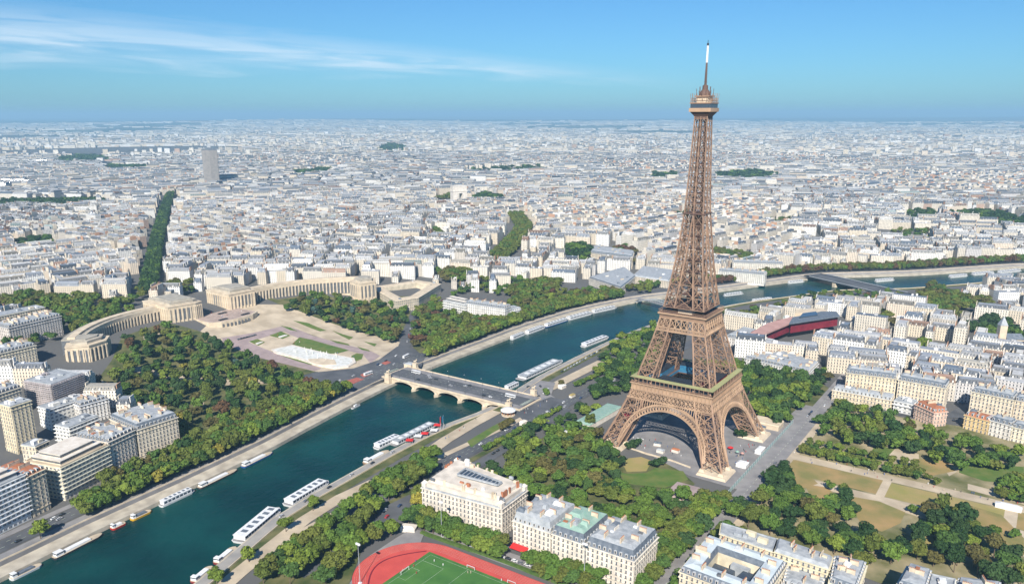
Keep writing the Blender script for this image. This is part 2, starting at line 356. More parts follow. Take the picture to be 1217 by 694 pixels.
def ground_mat():
    m, n, l, b = newmat('ground_surface'); b.inputs['Roughness'].default_value = .95
    ge = n.new('ShaderNodeNewGeometry'); no = n.new('ShaderNodeTexNoise'); no.inputs['Scale'].default_value = .008; no.inputs['Detail'].default_value = 5; l.new(ge.outputs['Position'], no.inputs['Vector'])
    mx = n.new('ShaderNodeMix'); mx.data_type = 'RGBA'; l.new(no.outputs[0], mx.inputs[0]); mx.inputs[6].default_value = (0.085, 0.088, 0.095, 1); mx.inputs[7].default_value = (0.15, 0.145, 0.135, 1)
    # far country beyond the suburbs: woods and fields
    ln = n.new('ShaderNodeVectorMath'); ln.operation = 'LENGTH'; l.new(ge.outputs['Position'], ln.inputs[0])
    mr = n.new('ShaderNodeMapRange'); mr.inputs[1].default_value = 9000; mr.inputs[2].default_value = 15000; l.new(ln.outputs['Value'], mr.inputs[0])
    n2 = n.new('ShaderNodeTexNoise'); n2.inputs['Scale'].default_value = .0009; n2.inputs['Detail'].default_value = 6; l.new(ge.outputs['Position'], n2.inputs['Vector'])
    cr = n.new('ShaderNodeMapRange'); cr.inputs[1].default_value = .45; cr.inputs[2].default_value = .62; l.new(n2.outputs[0], cr.inputs[0])
    m3 = n.new('ShaderNodeMix'); m3.data_type = 'RGBA'; l.new(cr.outputs[0], m3.inputs[0]); m3.inputs[6].default_value = (0.035, 0.055, 0.03, 1); m3.inputs[7].default_value = (0.2, 0.2, 0.16, 1)
    m2 = n.new('ShaderNodeMix'); m2.data_type = 'RGBA'; l.new(mr.outputs[0], m2.inputs[0]); l.new(mx.outputs[2], m2.inputs[6]); l.new(m3.outputs[2], m2.inputs[7]); l.new(m2.outputs[2], b.inputs['Base Color'])
    return m
MT['ground'] = ground_mat()
g = np_mesh('ground', np.stack([P2[:, 0], P2[:, 1], ZZ], -1), quads, ['ground'], smooth=True); g['kind'] = 'structure'
mb = MB(); rp = [tuple(p) for p in river_poly]
rl = offset_line(FARB, 3), offset_line(NEARB, -3); n = 60
def resample(L, n):
    L = np.asarray(L); s = np.concatenate([[0], np.cumsum(np.hypot(*np.diff(L, axis=0).T))]); t = np.linspace(0, s[-1], n)
    return np.stack([np.interp(t, s, L[:, 0]), np.interp(t, s, L[:, 1])], -1)
A_, B_ = resample(rl[0], 90), resample(rl[1], 90)
V = np.vstack([A_, B_]); F = np.array([[i, 90+i, 91+i, i+1] for i in range(89)])
w = np_mesh('river_water', np.column_stack([V, np.full(len(V), -6.0)]), F, ['water']); w['kind'] = 'structure'
def strip(name, la, lb, z0, z1, m, kind='structure', **kw):
    """closed band between two lines"""
    la, lb = np.asarray(la), np.asarray(lb); n = len(la); mb = MB(); vs = []
    zt = z1 if hasattr(z1, '__len__') else [z1]*n
    for i in range(n):
        vs += [(*la[i], z0), (*la[i], zt[i]), (*lb[i], zt[i]), (*lb[i], z0)]
    fs = [(0, 1, 2, 3), (4*n-1, 4*n-2, 4*n-3, 4*n-4)]
    for i in range(n-1):
        a, b = 4*i, 4*i+4; fs += [(a, b, b+1, a+1), (a+1, b+1, b+2, a+2), (a+2, b+2, b+3, a+3), (a+3, b+3, b, a)]
    mb.add(vs, fs); o = mb.build(name, m); return tag(o, kind=kind, **kw)
strip('quay', FARB, offset_line(FARB, QW), -12, -3, 'stone_quay'); strip('quay', NEARB, offset_line(NEARB, -QW), -12, -3, 'quay_paving')
FE, NE_ = offset_line(FARB, QW), offset_line(NEARB, -QW)
strip('embankment', FE, offset_line(FARB, QW+9), -12, .12, 'asphalt_pale'); strip('embankment', NE_, offset_line(NEARB, -QW-9), -12, .12, 'garden')
strip('quay_edge', offset_line(NEARB, -.0), offset_line(NEARB, -1.2), -12, -2.9, 'stone_quay')
strip('parapet', offset_line(FARB, QW+.1), offset_line(FARB, QW+.6), .12, 1.1, 'stone', None, label='long stone parapet on top of the far river embankment', cat='wall')
strip('parapet', offset_line(NEARB, -QW-.1), offset_line(NEARB, -QW-.6), .12, 1.1, 'stone', None, label='long stone parapet on the river embankment below the tower', cat='wall')

def off_bank(poly, lim=QW+9.3):
    out = []
    for p in poly:
        p = np.array(p, float)
        for L_, s_ in ((FARB, 1), (NEARB, -1)):
            d, sd_ = seg_dist(p, L_); d = d[0]*sd_[0]*s_
            if -60 < d < lim and (s_ > 0) == (seg_dist(p, FARB)[0][0] < seg_dist(p, NEARB)[0][0]):
                e = 1.0; g = np.array([seg_dist(p+[e, 0], L_)[0][0]*seg_dist(p+[e, 0], L_)[1][0]-seg_dist(p-[e, 0], L_)[0][0]*seg_dist(p-[e, 0], L_)[1][0], seg_dist(p+[0, e], L_)[0][0]*seg_dist(p+[0, e], L_)[1][0]-seg_dist(p-[0, e], L_)[0][0]*seg_dist(p-[0, e], L_)[1][0]])*s_
                g /= np.linalg.norm(g)+1e-9; p = p+g*(lim-d)
        out.append(tuple(p))
    return out
DZ_BUMP = [0]
def drape(name, poly, m, dz=.15, step=12, kind='structure', grid=True):
    DZ_BUMP[0] += 1; dz += DZ_BUMP[0]*.0031
    if name in ('garden_ground', 'esplanade', 'verge', 'lawn', 'plaza'):
        # keep clear of the embankment even between two far-apart corners
        fine = []
        for a, b in zip(poly, list(poly[1:])+[poly[0]]):
            k = max(1, int(math.hypot(b[0]-a[0], b[1]-a[1])/18)); fine += [(a[0]+(b[0]-a[0])*j/k, a[1]+(b[1]-a[1])*j/k) for j in range(k)]
        poly = off_bank(fine)
    bm = bmesh.new(); vs = [bm.verts.new((x, y, 0)) for x, y in poly]; bm.faces.new(vs)
    bmesh.ops.triangulate(bm, faces=bm.faces[:])
    xs = [p[0] for p in poly]; ys = [p[1] for p in poly]
    if grid:
        for k, (lo_, hi_) in enumerate(((min(xs), max(xs)), (min(ys), max(ys)))):
            t = math.ceil(lo_/step)*step
            while t < hi_:
                co = [0, 0, 0]; no = [0, 0, 0]; co[k] = t; no[k] = 1
                bmesh.ops.bisect_plane(bm, geom=bm.verts[:]+bm.edges[:]+bm.faces[:], plane_co=co, plane_no=no); t += step
    hs = Hn([(v.co.x, v.co.y) for v in bm.verts])
    for v, h in zip(bm.verts, hs): v.co.z = h+dz
    bmesh.ops.recalc_face_normals(bm, faces=bm.faces[:])
    if sum(f.normal.z*f.calc_area() for f in bm.faces) < 0: bmesh.ops.reverse_faces(bm, faces=bm.faces[:])
    me = bpy.data.meshes.new(name); bm.to_mesh(me); bm.free(); me.materials.append(MT[m]); o = bpy.data.objects.new(name, me); C.objects.link(o)
    if kind: o['kind'] = kind
    return o
def ribbon(line, w): return [tuple(p) for p in offset_line(line, w/2)]+[tuple(p) for p in offset_line(line, -w/2)[::-1]]

# -- Trocadero side
GARD_SW = ats([(133, 428), (145, 400), (195, 383), (232, 392), (262, 403), (300, 420), (380, 440), (345, 452), (380, 462), (455, 452), (440, 475), (400, 492), (330, 525), (280, 548), (235, 562), (216, 535), (215, 505), (165, 485), (140, 470), (108, 462)])
GARD_NE = ats([(308, 352), (330, 356), (372, 350), (420, 357), (445, 352), (492, 352), (488, 372), (474, 402), (462, 412), (430, 408), (400, 388), (336, 364)])
GARD_E = ats([(500, 350), (545, 368), (600, 364), (612, 347), (650, 346), (700, 346), (695, 362), (622, 388), (560, 415), (512, 440), (490, 420)])
drape('garden_ground', GARD_SW, 'garden', .14); drape('garden_ground', GARD_NE, 'garden', .14); drape('garden_ground', GARD_E, 'garden', .14)
ESPL = ats([(238, 394), (262, 404), (300, 422), (372, 441), (400, 446), (440, 440), (475, 420), (478, 408), (470, 405), (400, 386), (335, 362), (300, 362), (262, 372)])
drape('esplanade', ESPL, 'sand', .2)
def drapes(name, px, m, dz): return drape(name, ats(px), m, dz)
drapes('esplanade_road', [(333, 391), (341, 389), (352, 390), (440, 417), (452, 423), (440, 432), (431, 421), (345, 398)], 'pink_pave', .27)
drapes('esplanade_road', [(268, 402), (290, 404), (330, 420), (382, 438), (374, 441), (352, 436), (296, 421), (262, 406)], 'pink_pave', .27)
drapes('esplanade_road', [(262, 402), (300, 396), (335, 388), (344, 392), (318, 400), (290, 408), (272, 407)], 'pink_pave', .26)
for q in ([(347, 409), (356, 401), (371, 404), (395, 411), (415, 416.5), (402, 420), (390, 420.5)], [(322, 417.5), (337, 420.5), (375, 431), (370, 434), (352, 429)], [(418, 423), (424, 420), (432, 421), (430, 427), (404, 436), (384, 437), (400, 433), (416, 428)],
          [(333, 387), (345, 389.5), (354, 394), (345, 392.5)], [(360, 394), (380, 399), (385, 402), (372, 399)], [(388, 402), (414, 409), (416, 411), (400, 408)], [(424, 412), (438, 416), (440, 418), (430, 416)],
          [(320, 399), (334, 394), (345, 399), (336, 403)], [(296, 406), (306, 403), (315, 407), (307, 411)], [(348, 381), (366, 384), (388, 393), (380, 394)], [(395, 393), (420, 401), (415, 404)], [(432, 406), (448, 409), (445, 412)]):
    drapes('lawn', q, 'lawn', .33)
drapes('path', [(334, 380), (345, 381), (468, 412), (460, 418), (440, 414), (340, 386)], 'sand', .31)
for q in ([(150, 440), (165, 436), (240, 450), (246, 455), (165, 443)], [(222, 452), (248, 448), (275, 452), (300, 449), (345, 452), (346, 456), (300, 457), (270, 458), (245, 455)], [(170, 400), (190, 396), (188, 404), (172, 408)], [(228, 472), (244, 470), (242, 482), (232, 480)], [(110, 455), (122, 452), (130, 462), (118, 466)]):
    drapes('path', q, 'sand', .24)
for q in ([(246, 448), (262, 446), (262, 454), (250, 455)], [(322, 445), (334, 438), (345, 444), (330, 455)], [(300, 440), (308, 437), (318, 446), (306, 448)]): drapes('lawn', q, 'lawn', .25)
# junction and streets at the north end of the bridge
JUNC = ats([(340, 452), (372, 443), (420, 438), (450, 428), (472, 412), (492, 414), (505, 425), (500, 437), (470, 447), (455, 452), (440, 458), (398, 472), (380, 464)])
drape('road', JUNC, 'asphalt', .30)
drape('road', [tuple(p) for p in ribbon(ats([(478, 418), (486, 398), (494, 372), (497, 352), (500, 345)]), 15)], 'asphalt', .36)
FQ = lambda d: offset_line(FARB, d)
_f = FQ(31); _f = _f[(_f[:, 1] > -1100) & (_f[:, 1] < 1250) & (_f[:, 0] < 900)]; drape('road', ribbon(_f, 15), 'asphalt', .16)
_f = FQ(43); _f = _f[(_f[:, 1] > -1000) & (_f[:, 1] < -120)]; drape('pavement', ribbon(_f, 6), 'asphalt_pale', .18)
for q in ([(404, 455), (424, 449), (433, 451), (414, 459)], [(428, 446), (438, 441), (444, 444), (432, 449)], [(453, 432), (460, 429), (465, 431), (458, 434)]): drapes('traffic_island', q, 'red_pave', .42)
# -- tower side
G1 = [(-112, -190), (-112, -55), (-80, -52), (-62, -40), (58, -60), (64, -190), (40, -192), (-20, -196)]
drape('garden_ground', ats([(600, 548), (640, 522), (705, 500), (722, 530), (745, 545), (800, 552), (826, 575), (800, 600), (870, 592), (905, 590), (850, 640), (800, 665), (785, 632), (640, 585), (607, 572)]), 'garden', .1, 40)
drape('garden_ground', ats([(880, 418), (905, 425), (960, 446), (1000, 470), (1110, 510), (1217, 520), (1217, 560), (1130, 545), (1050, 520), (1000, 530), (945, 532), (925, 500), (895, 480)]), 'garden', .1, 40)
ESPT = [(-62, -42), (-40, -62), (40, -64), (66, -58), (66, 64), (-62, 64)]
drape('tower_esplanade', [(-62, -34), (-38, -42), (-10, -44), (30, -62), (70, -64), (76, 66), (74, 150), (60, 150), (56, 70), (-62, 70)], 'asphalt_pale', .16, 40)
drape('bare_earth', ats([(737, 546), (762, 543), (775, 548), (768, 560), (745, 561)]), 'dry_lawn2', .22, 40)
drape('lawn', ats([(735, 561), (745, 563), (768, 562), (780, 556), (812, 560), (818, 570), (790, 580), (745, 575)]), 'lawn', .2, 40)
CHAMP = [(84, -125), (84, 160), (210, 175), (700, 175), (700, -140), (210, -140)]
drape('park_ground', CHAMP, 'park_ground', .16, 60)
for q in ([(84, 15), (700, 15), (700, 27), (84, 27)], [(84, -27), (700, -27), (700, -15), (84, -15)], [(156, -15), (162, -15), (162, 15), (156, 15)], [(236, -15), (244, -15), (244, 15), (236, 15)], [(320, -15), (328, -15), (328, 15), (320, 15)], [(84, -200), (90, -200), (90, 120), (84, 120)]): drape('path', q, 'sand', .17, 60)
for q in ([(1008, 584), (1050, 594), (1092, 606), (1118, 616), (1112, 622), (1085, 612), (1046, 602), (1005, 592)], [(1173, 612), (1217, 640), (1217, 662), (1190, 640), (1168, 622)], [(1042, 533), (1070, 534), (1092, 540), (1092, 553), (1070, 548), (1045, 542)], [(1100, 525), (1112, 526), (1137, 561), (1128, 566)], [(934, 561), (956, 566), (975, 578), (968, 582), (948, 574)], [(1140, 640), (1165, 650), (1185, 675), (1217, 700), (1200, 700), (1160, 665)], [(1150, 575), (1217, 592), (1217, 600), (1150, 582)]): drapes('path', q, 'sand', .2)
AVG = [(68, -210), (84, -210), (84, 60), (84, 330), (70, 330), (70, 60)]
drape('road', AVG, 'asphalt_pale', .22, 60)
for x0, x1, y0, y1, mm in ((89, 156, -13, 14, 'dry_lawn'), (162, 236, -14, 13, 'dry_lawn2'), (244, 320, -14, 13, 'dry_lawn'), (328, 400, -14, 13, 'dry_lawn')):
    drape('lawn', [(x0, y0), (x1, y0), (x1, y1), (x0, y1)], mm, .2, 60)
for q, mm in (([(1011, 590), (1045, 596), (1076, 609), (1070, 622), (1048, 632), (1024, 624), (1014, 606)], 'dry_lawn'), ([(936, 556), (960, 562), (972, 575), (950, 582), (934, 572)], 'dry_lawn'), ([(1096, 640), (1106, 634), (1112, 648), (1098, 652)], 'dry_lawn2'),
              ([(1040, 530), (1064, 533), (1050, 548), (1030, 545)], 'lawn'), ([(1085, 545), (1125, 548), (1135, 560), (1105, 566), (1080, 558)], 'dry_lawn'), ([(1140, 548), (1217, 555), (1217, 575), (1170, 572), (1140, 562)], 'lawn'), ([(1150, 600), (1190, 612), (1217, 640), (1217, 660), (1160, 625)], 'dry_lawn'), ([(955, 575), (985, 580), (1000, 600), (970, 600)], 'dry_lawn')):
    drape('lawn', ats(q), mm, .2, 60)
# quay roads below the tower, the sandy promenade, railway trench
QB = [(-141, -330), (-140, -141), (-133, -60), (-130, 28), (-127, 102), (-121, 170), (-105, 333), (-60, 520), (-20, 640), (40, 700)]
drape('road', ribbon(np.array(QB, float), 15), 'asphalt', .2, 60)
drape('road', ribbon(np.array([(-112, -330), (-116, -131), (-119, -56), (-121, 10)], float), 9), 'asphalt', .2, 60)
drape('pavement', ribbon(np.array(QB[:4], float)-[11, 0], 6), 'sand', .22, 60)
drape('promenade', ribbon(np.array(ats([(262, 700), (285, 680), (322, 650), (362, 618), (404, 592), (447, 572)])), 11), 'sand', .2, 60)
drape('promenade', ribbon(np.array(ats([(505, 541), (530, 523), (560, 505), (590, 489)])), 12), 'sand', .2, 60)
drape('promenade', ribbon(np.array(ats([(652, 462), (680, 448), (716, 430)])), 13), 'sand', .2, 60)
drape('port_esplanade', ats([(600, 478), (618, 466), (640, 452), (660, 455), (655, 470), (668, 478), (650, 486), (625, 490)]), 'asphalt_pale', .24, 60)
drape('verge', ats([(555, 525), (585, 507), (606, 496), (612, 500), (585, 515), (560, 532)]), 'lawn', .22, 60)
drape('road', ats([(609, 488), (655, 472), (680, 478), (668, 496), (640, 506), (622, 500)]), 'asphalt', .26, 60)
drape('plaza', ats([(415, 694), (440, 660), (470, 640), (490, 628), (505, 632), (500, 645), (455, 655), (432, 680), (428, 694)]), 'asphalt_pale', .2, 60)
drape('road', ats([(432, 622), (462, 600), (487, 588), (492, 600), (478, 612), (452, 628)]), 'asphalt', .3, 60)
drape('road', [(72, -400), (86, -400), (84, -210), (68, -210)], 'asphalt_pale', .24, 60)
drape('road', ats([(600, 655), (640, 668), (700, 690), (720, 700), (700, 705), (640, 685), (590, 668), (520, 640), (505, 630), (520, 628)]), 'asphalt_pale', .16, 60)
drape('garden_ground', ats([(300, 700), (340, 665), (400, 620), (450, 596), (495, 560), (530, 545), (545, 555), (490, 590), (435, 640), (415, 694), (410, 705)]), 'garden', .12, 60)
drape('garden_ground', ribbon(np.array([(-128, -240), (-126, -100), (-124, -20)], float), 6), 'garden', .12, 60)
drape('road', ribbon(np.array([(112, 175), (150, 180), (186, 200), (200, 260), (200, 330), (190, 420)], float), 13), 'asphalt', .2, 60)

# haze: the air itself
hb = MB(); hb.box(-52000, 52000, -8000, 52000, -13, 420)
hz = hb.build('haze', 'stone'); hz['kind'] = 'stuff'; hz.data.materials.clear()
hm = bpy.data.materials.new('haze_air'); hm.use_nodes = True; hn = hm.node_tree.nodes; hn.clear()
ho = hn.new('ShaderNodeOutputMaterial'); hv = hn.new('ShaderNodeVolumePrincipled'); hv.inputs['Color'].default_value = (0.42, 0.74, 1.0, 1); hv.inputs['Density'].default_value = 7.5e-5; hv.inputs['Anisotropy'].default_value = 0.0
hm.node_tree.links.new(hv.outputs[0], ho.inputs['Volume']); hz.data.materials.append(hm)
# ================================================================== THE TOWER
TW = empty('lattice_tower', (0, 0, 0), label='tall brown wrought iron lattice tower on four splayed legs beside the river', cat='tower')
OZ = [(0, 54), (4, 52.5), (20, 45.6), (40, 37.8), (57, 32.4), (64, 30.8), (98, 21.6), (116, 17.9), (119, 17.2), (140, 13.8), (160, 11.2), (197, 7.7), (231, 6.3), (263, 5.2), (276, 5.0)]
WZ = [(0, 15.5), (57, 14), (64, 13.2), (116, 9.3), (150, 8.0), (190, 7.75), (280, 5)]
def ip(T, z): return float(np.interp(z, [a for a, b in T], [b for a, b in T]))
def oz(z): return ip(OZ, z)
def iz(z): return max(oz(z)-ip(WZ, z), 0.0)
def leg_section(mb, sx, sy, zs, ch, br, sub):
    def pts(z):
        o, i = oz(z), iz(z); return [np.array((sx*a, sy*b, z)) for a, b in ((o, o), (i, o), (i, i), (o, i))]
    for z0, z1 in zip(zs[:-1], zs[1:]):
        a, b = pts(z0), pts(z1)
        for k in range(4): mb.bar(a[k], b[k], ch)
        for k in range(4):
            k2 = (k+1) % 4; outer = k in (0, 3)
            p0, p1, q0, q1 = a[k], a[k2], b[k], b[k2]
            mb.bar(q0, q1, br*1.1)
            # X braces doubled like the real open box girders
            u = (p1-p0)/np.linalg.norm(p1-p0); e = u*br*.55
            for d in ((1, -1) if sub else (0,)):
                w = br*(.55 if sub else 1)
                mb.bar(p0+e*d, q1+e*d, w); mb.bar(p1+e*d, q0+e*d, w)
            if sub:
                m0, m1 = (p0+p1)/2, (q0+q1)/2; c = (m0+m1)/2; l, r = (p0+q0)/2, (p1+q1)/2
                mb.bar(l, r, br*.5); mb.bar(m0, m1, br*.5)
                for s_, t_ in ((m0, l), (l, m1), (m1, r), (r, m0)): mb.bar(s_, t_, br*.32)
        mb.bar(b[0], b[2], br*.7); mb.bar(b[1], b[3], br*.7); mb.bar((a[0]+a[2])/2, (b[0]+b[2])/2, br*.9)
for sx, sy in ((1, -1), (-1, -1), (1, 1), (-1, 1)):
    mb = MB(); leg_section(mb, sx, sy, [3.6, 13, 22.5, 32.5, 43, 52], 1.3, .62, True)
    leg = mb.build('leg', 'iron', TW)
    mb = MB(); leg_section(mb, sx, sy, [57.5, 68, 77.5, 86.5, 95, 103.5, 113], 1.1, .52, True); mb.build('upper_leg', 'iron', TW)
    # masonry footing: four shoes on one battered block
    mb = MB(); o, i = 56, 35
    P = lambda lo_, hi_: [(sx*lo_, sy*lo_), (sx*hi_, sy*lo_), (sx*hi_, sy*hi_), (sx*lo_, sy*hi_)][::(1 if sx*sy > 0 else -1)]
    mb.prism(P(i-1, o+2), 0, 2.2, 0, P(i, o+1))
    for a in (oz(4), iz(4)):
        for b in (oz(4), iz(4)): mb.rbox((sx*a, sy*b), 0, 4.4, 4.4, 2.2, 4.2, 0, .7)
    mb.build('masonry_footing', 'stone', TW)
# face frame: local (t along the face, outward n) -> world, for the four faces
FACES = [lambda t, n, z: np.array((t, -n, z)), lambda t, n, z: np.array((n, t, z)), lambda t, n, z: np.array((-t, n, z)), lambda t, n, z: np.array((-n, -t, z))]
for fi, fp in enumerate(FACES):
    # great decorative arch
    mb = MB(); R1, R2, zc = 37.3, 41.6, 1.6
    def ap(R, th, dn=0):
        if R > R1+1: R = R1+1.1+3.3*min(1, max(0, (math.sin(th)-.25)/.55))
        z = max(zc+R*math.sin(th)*1.0, 0); return fp(R*math.cos(th), oz(min(z, 55))+.5+dn, z)
    nseg = 44; th0 = .17; ths = [th0+(math.pi-2*th0)*k/nseg for k in range(nseg+1)]
    for a, b in zip(ths[:-1], ths[1:]):
        for dn in (0, -2.4):
            mb.bar(ap(R1, a, dn), ap(R1, b, dn), .95, 1.0); mb.bar(ap(R2, a, dn), ap(R2, b, dn), .8, .9)
        mb.bar(ap(R1, a), ap(R2, a), .42); mb.bar(ap(R1, a), ap(R1, a, -2.4), .4)
        m = (a+b)/2; mb.bar(ap(R1, a), ap(R2, m), .3); mb.bar(ap(R2, m), ap(R1, b), .3)
        # solid soffit plate between the two rings
        q = [ap(R1-.3, a), ap(R1-.3, b), ap(R1-.3, b, -2.4), ap(R1-.3, a, -2.4)]; mb.add(q, [(0, 1, 2, 3)])
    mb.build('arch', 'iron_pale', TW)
    # spandrel arcade between arch and belt
    mb = MB(); zb = 44.6; mb.bar(fp(-iz(zb)-2, oz(zb)+.6, zb-.4), fp(iz(zb)+2, oz(zb)+.6, zb-.4), .5)
    for t in np.arange(-30, 30.1, 2.0):
        za = zc+math.sqrt(max(R2*R2-t*t, 0))
        if za < zb-.6 and abs(t) < iz(za)+3:
            n_ = oz(zb)+.6; mb.bar(fp(t, oz(za)+.5, za), fp(t, n_, zb-.2), .42)
            if zb-za > 2.5:
                for s_ in (-1, 1): mb.bar(fp(t, n_, zb-1.3), fp(t+s_*1.0, n_, zb-.2), .35)
    mb.build('spandrel_arcade', 'iron_pale', TW)
    # lattice belt below the first floor
    mb = MB()
    for z0, z1, step, w in ((44.6, 51.6, 3.5, .42),):
        t0, t1 = -oz(z0)-.2, oz(z0)+.2
        for z in (z0, z1): mb.bar(fp(-oz(z)-.4, oz(z)+.6, z), fp(oz(z)+.4, oz(z)+.6, z), 1.0)
        zm = (z0+z1)/2; mb.bar(fp(-oz(zm), oz(zm)+.6, zm), fp(oz(zm), oz(zm)+.6, zm), .4)
        nn_ = 20
        for k in range(nn_):
            f0, f1 = -1+2*k/nn_, -1+2*(k+1)/nn_; L = lambda f, z: fp(f*oz(z), oz(z)+.6, z)
            mb.bar(L(f0, z0), L(f0, z1), .45)
            for a, b in ((z0, zm), (zm, z1)):
                mb.bar(L(f0, a), L(f1, b), w); mb.bar(L(f1, a), L(f0, b), w)
    mb.build('lattice_belt', 'iron_pale', TW)
    # frieze with the corbels of the gallery
    mb = MB(); n0 = oz(52)+.8
    mb.add([fp(-n0, n0, 51.8), fp(n0, n0, 51.8), fp(34.6, 34.6, 54.6), fp(-34.6, 34.6, 54.6)], [(0, 1, 2, 3)])
    mb.add([fp(-34.6, 34.6, 54.6), fp(34.6, 34.6, 54.6), fp(35.1, 35.1, 56.6), fp(-35.1, 35.1, 56.6)], [(0, 1, 2, 3)])
    for t in np.arange(-33, 33.1, 3.3): mb.bar(fp(t, n0+.1, 52.2), fp(t, 35.3, 56.4), .55)
    mb.bar(fp(-35.4, 35.3, 56.9), fp(35.4, 35.3, 56.9), .9, .9)
    mb.build('frieze', 'iron_pale', TW)
    # first-floor gallery: posts, rail, roof
    mb = MB()
    for k in range(20): t = -35.2+70.4*k/19; mb.bar(fp(t, 35.2, 57.2), fp(t, 35.2, 61.8), .45)
    for z in (58.3, 61.6): mb.bar(fp(-35.3, 35.2, z), fp(35.3, 35.2, z), .3)
    mb.build('gallery_railing', 'iron', TW)
    mb = MB(); a, b = 35.6, 31.4
    mb.add([fp(-a, a, 61.9), fp(a, a, 61.9), fp(b, b, 62.4), fp(-b, b, 62.4), fp(-a, a, 62.2), fp(a, a, 62.2), fp(b, b, 62.7), fp(-b, b, 62.7)], [(0, 1, 2, 3), (4, 5, 6, 7), (0, 1, 5, 4), (1, 2, 6, 5), (2, 3, 7, 6), (3, 0, 4, 7)])
    MT.setdefault('gallery_roof', mat('gallery_roof', (0.36, 0.36, 0.17), .8, (0.28, 0.29, 0.14), .2)); mb.build('gallery_roof', 'gallery_roof', TW)
    mb = MB(); mb.add([fp(-31, 31, 57.3), fp(31, 31, 57.3), fp(31, 31, 61.8), fp(-31, 31, 61.8)], [(0, 1, 2, 3)])
    mb.build('gallery_wall', 'glass', TW)
    # belt and frieze under the second floor
    mb = MB(); z0, z1, z2 = 101.2, 104.4, 111.5
    L = lambda f, z: fp(f*oz(z), oz(z)+.45, z)
    for z in (z0, z1, z2): mb.bar(L(-1.01, z), L(1.01, z), .8 if z != z1 else .6)
    for k in range(32): f0, f1 = -1+k/16, -1+(k+1)/16; mb.bar(L(f0, z0), L(f1, z1), .3); mb.bar(L(f1, z0), L(f0, z1), .3)
    for k in range(8): f0, f1 = -1+k/4, -1+(k+1)/4; mb.bar(L(f0, z1), L(f1, z2), .42); mb.bar(L(f1, z1), L(f0, z2), .42); mb.bar(L(f0, z1), L(f0, z2), .6)
    mb.build('upper_lattice_belt', 'iron_pale', TW)
    mb = MB(); a, b = 20.4, 19.6
    mb.add([fp(-oz(111.6)-.4, oz(111.6)+.4, 111.6), fp(oz(111.6)+.4, oz(111.6)+.4, 111.6), fp(b, b, 114.8), fp(-b, b, 114.8)], [(0, 1, 2, 3)]); mb.build('overhang', 'iron', TW)
    mb = MB(); mb.bar(fp(-a, a, 115.4), fp(a, a, 115.4), .7, 1.2)
    mb.build('deck_edge', 'iron_pale', TW)
    mb = MB()
    for k in range(25): t = -20.2+40.4*k/24; mb.bar(fp(t, 20.2, 116), fp(t, 20.2, 118.4), .14)
    mb.bar(fp(-20.2, 20.2, 118.4), fp(20.2, 20.2, 118.4), .22); mb.bar(fp(-20.2, 20.2, 117.1), fp(20.2, 20.2, 117.1), .16)
    mb.bar(fp(-17.3, 17.3, 120.4), fp(17.3, 17.3, 120.4), .5, .5)
    for k in range(13): t = -17.1+34.2*k/12; mb.bar(fp(t, 17.1, 120.6), fp(t, 17.1, 122.4), .12)
    mb.bar(fp(-17.1, 17.1, 122.4), fp(17.1, 17.1, 122.4), .2)
    mb.build('deck_railing', 'iron', TW)
def ring(name, o, i, z0, z1, m, parent=TW):
    mb = MB(); V_ = []
    for a, z in ((o, z0), (o, z1), (i, z1), (i, z0)):
        V_ += [(a*x, a*y, z) for x, y in ((-1, -1), (1, -1), (1, 1), (-1, 1))]
    fs = []
    for j in range(4):
        for k in range(4): fs.append((j*4+k, j*4+(k+1) % 4, ((j+1) % 4)*4+(k+1) % 4, ((j+1) % 4)*4+k))
    mb.add(V_, fs); return mb.build(name, m, parent)
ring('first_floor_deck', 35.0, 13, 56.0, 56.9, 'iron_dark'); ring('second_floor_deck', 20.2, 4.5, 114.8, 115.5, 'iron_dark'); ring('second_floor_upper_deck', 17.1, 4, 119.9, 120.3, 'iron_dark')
ring('first_floor_inner_wall', 13.4, 13.0, 56.9, 58.6, 'blue_glass')
# pavilions on the first floor, between the legs, and the shops on the second
for fi, (fp, m) in enumerate(zip(FACES, ('blue_glass', 'red', 'blue_glass', 'blue_glass'))):
    mb = MB(); q = [fp(t, n_, 0)[:2] for t, n_ in ((-14, 17.5), (14, 17.5), (16, 29.3), (-16, 29.3))]
    mb.prism(q, 57.0, 61.6, 0, [(a*.97, b*.97) for a, b in q]); pv = mb.build('pavilion', m if m != 'red' else 'museum_red', TW)
    mb = MB(); q2 = [(a*.99, b*.99) for a, b in q]; mb.prism(q2, 61.7, 62.1); mb.build('pavilion_roof', 'dark', pv)
    mb = MB(); q = [fp(t, n_, 0)[:2] for t, n_ in ((-6, 9.5), (6, 9.5), (6, 13.5), (-6, 13.5))]; mb.prism(q, 115.7, 119.6); mb.build('kiosk', 'brick' if fi % 2 else 'stone', TW)
